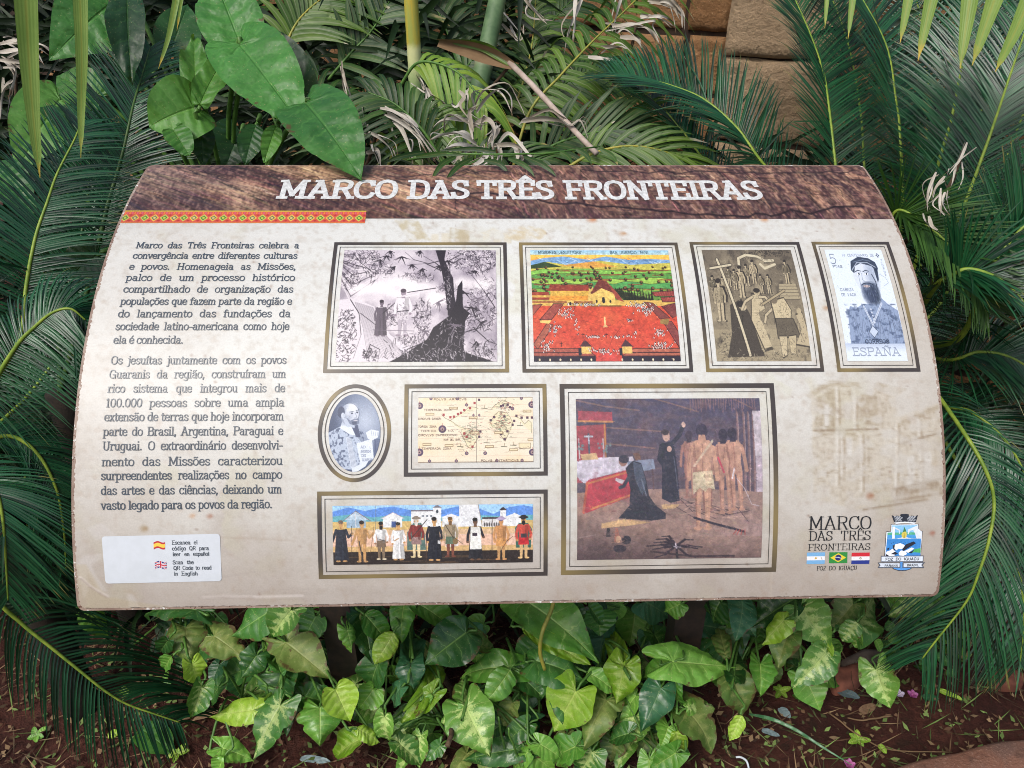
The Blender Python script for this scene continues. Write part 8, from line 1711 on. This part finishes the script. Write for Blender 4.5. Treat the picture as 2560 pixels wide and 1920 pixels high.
# ------------------------------------------------------------------ things lying on the soil
def soil(x, y, up=0.0):
    p = on(x, y, .0); p.z = gheight(p.x, p.y); p = on(x, y, p.z + up); return p
def fallen(x, y, x2, y2, W, kd, lab, seed, shape='lobe'):
    J, T = soil(x, y, .012), soil(x2, y2, .012)
    vs, fs, uv = leaf_geo(shape, J, T, W / FPX * depth(J), V((.05, -.15, 1)), seed=seed, fold=.12, bow=.03, wave=.02, rows=26, cols=4)
    tag(obj("fallen_leaf", vs, fs, LM[kd] if kd in LM else kd, None, True, uv), lab, "fallen leaf", "fallen leaves")
M_BG = leaf_mat("blue_grey_dead_leaf", L4((92, 112, 116)), L4((128, 146, 148)), L4((150, 164, 164)), 8, 0, .2, .5, .9, .1, .3)
M_TANL = leaf_mat("tan_dead_leaf", L4((122, 92, 66)), L4((152, 122, 90)), L4((170, 142, 108)), 8, 0, .3, .7, .9, .1, .3)
for i, a in enumerate([(352, 1822, 428, 1880, 78, 'pale', "large pale green rounded leaf lying on red soil at lower left"), (752, 1896, 826, 1904, 20, M_BG, "narrow blue grey leaf lying on soil below the vines"), (2095, 1728, 2150, 1745, 24, M_BG, "long grey green leaf lying below the flat red stone"), (2308, 1744, 2348, 1746, 20, 'blue', "small oval grey green leaf near the purple petals"), (2342, 1724, 2408, 1750, 16, 'lime', "slim pale green leaf lying right of the purple petals"), (2198, 1862, 2216, 1884, 18, 'lime', "pale lime leaf scrap on bare soil beside the kerb"), (2150, 1780, 2190, 1762, 22, M_TANL, "curled tan dead leaf under the single vine leaf"), (1985, 1735, 2010, 1752, 22, 'mid', "bright round leaf lying below the stone's left end"), (1950, 1770, 1975, 1795, 24, M_BG, "dull dark grey leaf on soil left of centre right"), (545, 1780, 470, 1805, 12, M_TANL, "thin straw coloured leaf strip below the left vines"), (1905, 1825, 1950, 1840, 16, M_BG, "grey green leaf scrap beside the long grass blade"), (303, 1720, 320, 1736, 20, 'lime', "little lime leaf scrap among the hanging cycad leaflets"), (2380, 1630, 2420, 1648, 26, 'mid', "green leaf lying under the drooping cycad tip"), (270, 1840, 300, 1830, 24, 'lime', "yellow green leaf scrap under the low cycad frond")]):
    fallen(*a, 1800 + i)
# stones
def stone(lab, pts, h, mat, seed):
    C = on(sum(p[0] for p in pts) / len(pts), sum(p[1] for p in pts) / len(pts), h * .7); bm_ = []; O = [on(x, y, h * .6) for x, y in pts]; n = 28
    O = spline([(o.x, o.y, 0) for o in O + [O[0]]], n + 1)[:-1]; cx, cy = C.x, C.y; vs = []; fs = []
    rings = [(1.0, -.02), (1.03, h * .35), (.96, h * .72), (.82, h * .95), (.5, h * 1.02), (.18, h * 1.0)]
    for k, (r, z) in enumerate(rings):
        for i, o in enumerate(O):
            q = V((cx + (o.x - cx) * r, cy + (o.y - cy) * r, z)); d = mnoise.noise(q * 34 + V((seed, 0, 0))) * .006 + mnoise.noise(q * 90) * .002; vs.append(q + V((d, d * .5, d if k > 1 else 0)))
    for k in range(len(rings) - 1):
        for i in range(n): fs.append((k * n + i, k * n + (i + 1) % n, (k + 1) * n + (i + 1) % n, (k + 1) * n + i))
    fs.append(tuple((len(rings) - 1) * n + i for i in range(n)))
    tag(obj("stone", vs, fs, mat), lab, "stone", "stones on the soil")
M_RST = plain("red_brown_stone", (136, 84, 66), (104, 64, 52), .85, 30, .5); M_GST = plain("grey_brown_stone", (112, 98, 88), (84, 72, 64), .85, 36, .5)
stone("flat red brown stone lying in front of the vines at the right", [(2068, 1690), (2100, 1668), (2150, 1664), (2162, 1684), (2140, 1714), (2095, 1722)], .035, M_RST, 1)
stone("flat grey brown stone behind the red brown one", [(2105, 1650), (2150, 1632), (2220, 1628), (2222, 1650), (2160, 1664), (2115, 1664)], .03, M_GST, 5)
stone("rust red stone by the drooping cycad tip at far right", [(2470, 1680), (2520, 1672), (2560, 1690), (2550, 1716), (2490, 1714)], .03, M_RST, 9)
stone("small slate grey stone between the low lime leaves", [(502, 1760), (520, 1752), (530, 1766), (518, 1776), (504, 1774)], .02, M_GST, 13)
# petals, plastic scrap, grass blade, twigs
M_PET = plain("pale_lilac_petal", (206, 186, 216), (236, 226, 238), .5, 200, .1, trans=.2); M_PET2 = plain("magenta_petal", (150, 40, 112), (206, 130, 186), .5, 160, .1, trans=.2)
for i, (x, y, mt, lab) in enumerate(((2246, 1738, M_PET, "white lilac flower petal cluster on the soil"), (2280, 1740, M_PET2, "magenta and white fallen flower on the soil"), (2122, 1914, M_PET2, "small dark violet petal at the bottom edge near the kerb"))):
    p = soil(x, y, .006); root = empty("fallen_flower", tuple(p), lab, "flower", "fallen flowers"); m = MB()
    for k in range(5):
        a = k * 1.25; vs, fs, uv = leaf_geo('lobe', p, p + V((math.cos(a), math.sin(a), .7)) * .012, .011, V((0, -.4, 1)), fold=.3, rows=8, cols=2, seed=k); m.add(vs, fs, uv)
    m.build("petal", mt, root)
M_WP = plain("white_plastic", (214, 220, 226), (196, 204, 212), .35, 80, .05)
m = MB(); tube(m, spline([soil(1840, 1893, .012), soil(1852, 1893, .016), soil(1866, 1902, .02), soil(1872, 1920, .012)], 14), .0022, .0022, 7); o = m.build("plastic_hook", M_WP); tag(o, "small bent white plastic hook lying on the soil at the bottom edge", "plastic scrap")
m = MB(); ribbon(m, [soil(1872, 1785, .014), soil(1930, 1798, .035), soil(1990, 1825, .04), soil(2060, 1870, .03), soil(2150, 1925, .012)], .0075, 24); o = m.build("grass_blade", LM['blue']); tag(o, "long grey green grass blade arched over the bare soil left of the kerb", "grass blade")
TW = [([(320, 1620), (350, 1600), (395, 1560)], "pale green stalk leaning over the litter at left", M_STEM, .003), ([(430, 1808), (480, 1790), (530, 1768)], "straw coloured stick lying beside the low lime leaves", M_DRYB, .004), ([(1120, 1515), (1150, 1560), (1185, 1600)], "knobbly brown stem rising to the sign's edge below the frieze", M_BARK, .008), ([(1205, 1510), (1190, 1545), (1175, 1570)], "bare stick behind the two plain green leaves", M_BARK, .006), ([(1005, 1865), (1060, 1880), (1110, 1876)], "thick tan stick lying in front of the marbled leaf", M_DRYB, .006), ([(1270, 1590), (1240, 1602), (1220, 1625)], "slanting brown twig below the sign's middle", M_BARK, .004), ([(2070, 1780), (2150, 1840), (2230, 1875), (2380, 1880)], "long thin runner trailing over the soil to the kerb", M_DRYB, .0018), ([(1110, 1690), (1130, 1740), (1125, 1860)], "upright woody vine stem left of the marbled leaf", M_BARK, .007), ([(2230, 1790), (2160, 1800), (2120, 1795)], "pale twig lying below the single vine leaf", M_DRYB, .0022), ([(1560, 1560), (1600, 1620), (1640, 1680)], "thin dark twig leaning in the shade below the painting", M_BARK, .003), ([(1265, 1920), (1258, 1860), (1245, 1790)], "slender blue green stalk at the bottom edge right of the marbled leaf", M_STEM, .0028), ([(1300, 1925), (1290, 1880), (1270, 1820)], "second slender stalk leaning beside the first at the bottom edge", M_STEM, .0028)]
for i, (pl, lab, mt, r) in enumerate(TW):
    m = MB(); rr = random.Random(i); k = len(pl)
    up = [.03, .14, .22, .05] if mt is M_STEM or 'upright' in lab or 'rising' in lab or 'leaning' in lab else [.012, .02, .014, .012]
    S = spline([soil(x, y, up[j]) for j, (x, y) in enumerate(pl)], 16)
    tube(m, [p + V((mnoise.noise(p * 40), mnoise.noise(p * 40 + V((5, 0, 0))), 0)) * r * 1.1 for p in S], r, r * .7, 7)
    tag(m.build("twig", mt), lab, "twig")
# fine litter nobody could count
def litter():
    m = MB(); rr = random.Random(99)
    for i in range(4600):
        x, y = rr.uniform(-700, 3100), 1520 + 480 * rr.random() ** .9
        if y > 1500:
            p = on(x, y, 0)
            if abs(p.x) > 2.1 or p.y > 2.2: continue
            p.z = gheight(p.x, p.y) + .004 + .010 * rr.random(); a = rr.uniform(0, 6.28); L_ = rr.uniform(.006, .022) if i % 5 else rr.uniform(.03, .09); d = V((math.cos(a), math.sin(a), rr.uniform(-.1, .25)))
            w = rr.uniform(.002, .006) if i % 5 else .0014
            c = V((-d.y, d.x, rr.uniform(-.3, .3))).normalized()
            if i % 5 == 0 and i % 2: L_ *= 1.5
        m.add([p - d * L_ / 2, p + c * w, p + d * L_ / 2 + V((0, 0, .004)), p - c * w], [(0, 1, 2, 3)], [(0, 0), (.3, .5), (.5, 1), (.7, .5)])
    for i in range(240):       # fine dead strands among the stems
        x, y = (rr.gauss(720, 260), rr.gauss(1640, 55)) if i % 3 else (rr.uniform(900, 2300), rr.gauss(1600, 60))
        p = on(x, y, rr.uniform(.0, .06)); p.z = max(p.z, gheight(p.x, p.y) + .004); a = rr.uniform(0, 6.28); L_ = rr.uniform(.05, .16); q = p + V((math.cos(a) * L_, math.sin(a) * L_, rr.uniform(-.01, .05)))
        tube(m, spline([p, p.lerp(q, .5) + V((rr.gauss(0, .012), rr.gauss(0, .012), rr.uniform(0, .02))), q], 7), rr.uniform(.0006, .0014), .0006, 4, False)
    t = NT("mixed_litter"); i_ = t.island(); r = t.new("ShaderNodeValToRGB"); t.put(r.inputs[0], i_); e = r.color_ramp.elements
    e[0].color = L4((60, 42, 34)); e[1].color = L4((128, 148, 84))
    for ps, c in ((.3, (104, 78, 58)), (.5, (150, 124, 92)), (.66, (66, 54, 44)), (.82, (96, 118, 62))): q = e.new(ps); q.color = L4(c)
    tag(m.build("leaf_litter", t.finish(r.outputs[0], .8, .2)), kind="stuff")
litter()
# dim mass of palm leaflets and stems filling the bed behind and beneath the sign
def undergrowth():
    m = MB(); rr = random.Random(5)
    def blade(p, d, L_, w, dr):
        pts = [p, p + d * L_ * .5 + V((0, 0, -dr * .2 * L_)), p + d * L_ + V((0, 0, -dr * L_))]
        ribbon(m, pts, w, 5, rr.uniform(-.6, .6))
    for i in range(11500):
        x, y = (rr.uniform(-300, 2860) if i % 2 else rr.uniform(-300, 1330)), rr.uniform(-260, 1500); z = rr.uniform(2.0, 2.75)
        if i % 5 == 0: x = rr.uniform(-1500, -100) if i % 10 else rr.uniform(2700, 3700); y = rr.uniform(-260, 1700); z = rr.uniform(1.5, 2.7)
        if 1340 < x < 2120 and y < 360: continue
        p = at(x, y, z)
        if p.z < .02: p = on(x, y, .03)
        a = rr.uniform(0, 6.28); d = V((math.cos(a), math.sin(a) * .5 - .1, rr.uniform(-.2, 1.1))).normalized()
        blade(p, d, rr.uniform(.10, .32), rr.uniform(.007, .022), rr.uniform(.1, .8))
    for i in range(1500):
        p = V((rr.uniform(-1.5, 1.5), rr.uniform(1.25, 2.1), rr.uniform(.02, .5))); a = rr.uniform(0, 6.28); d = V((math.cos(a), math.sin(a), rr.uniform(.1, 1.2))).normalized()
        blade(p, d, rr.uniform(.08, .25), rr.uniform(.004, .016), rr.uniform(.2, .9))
    tag(m.build("undergrowth", blade_mat("shade_coloured_undergrowth", L4((12, 28, 14)), L4((32, 54, 24)), None, .5, .1, .3)), kind="stuff")  # near-black green puts the deep shade of the gaps into the blades
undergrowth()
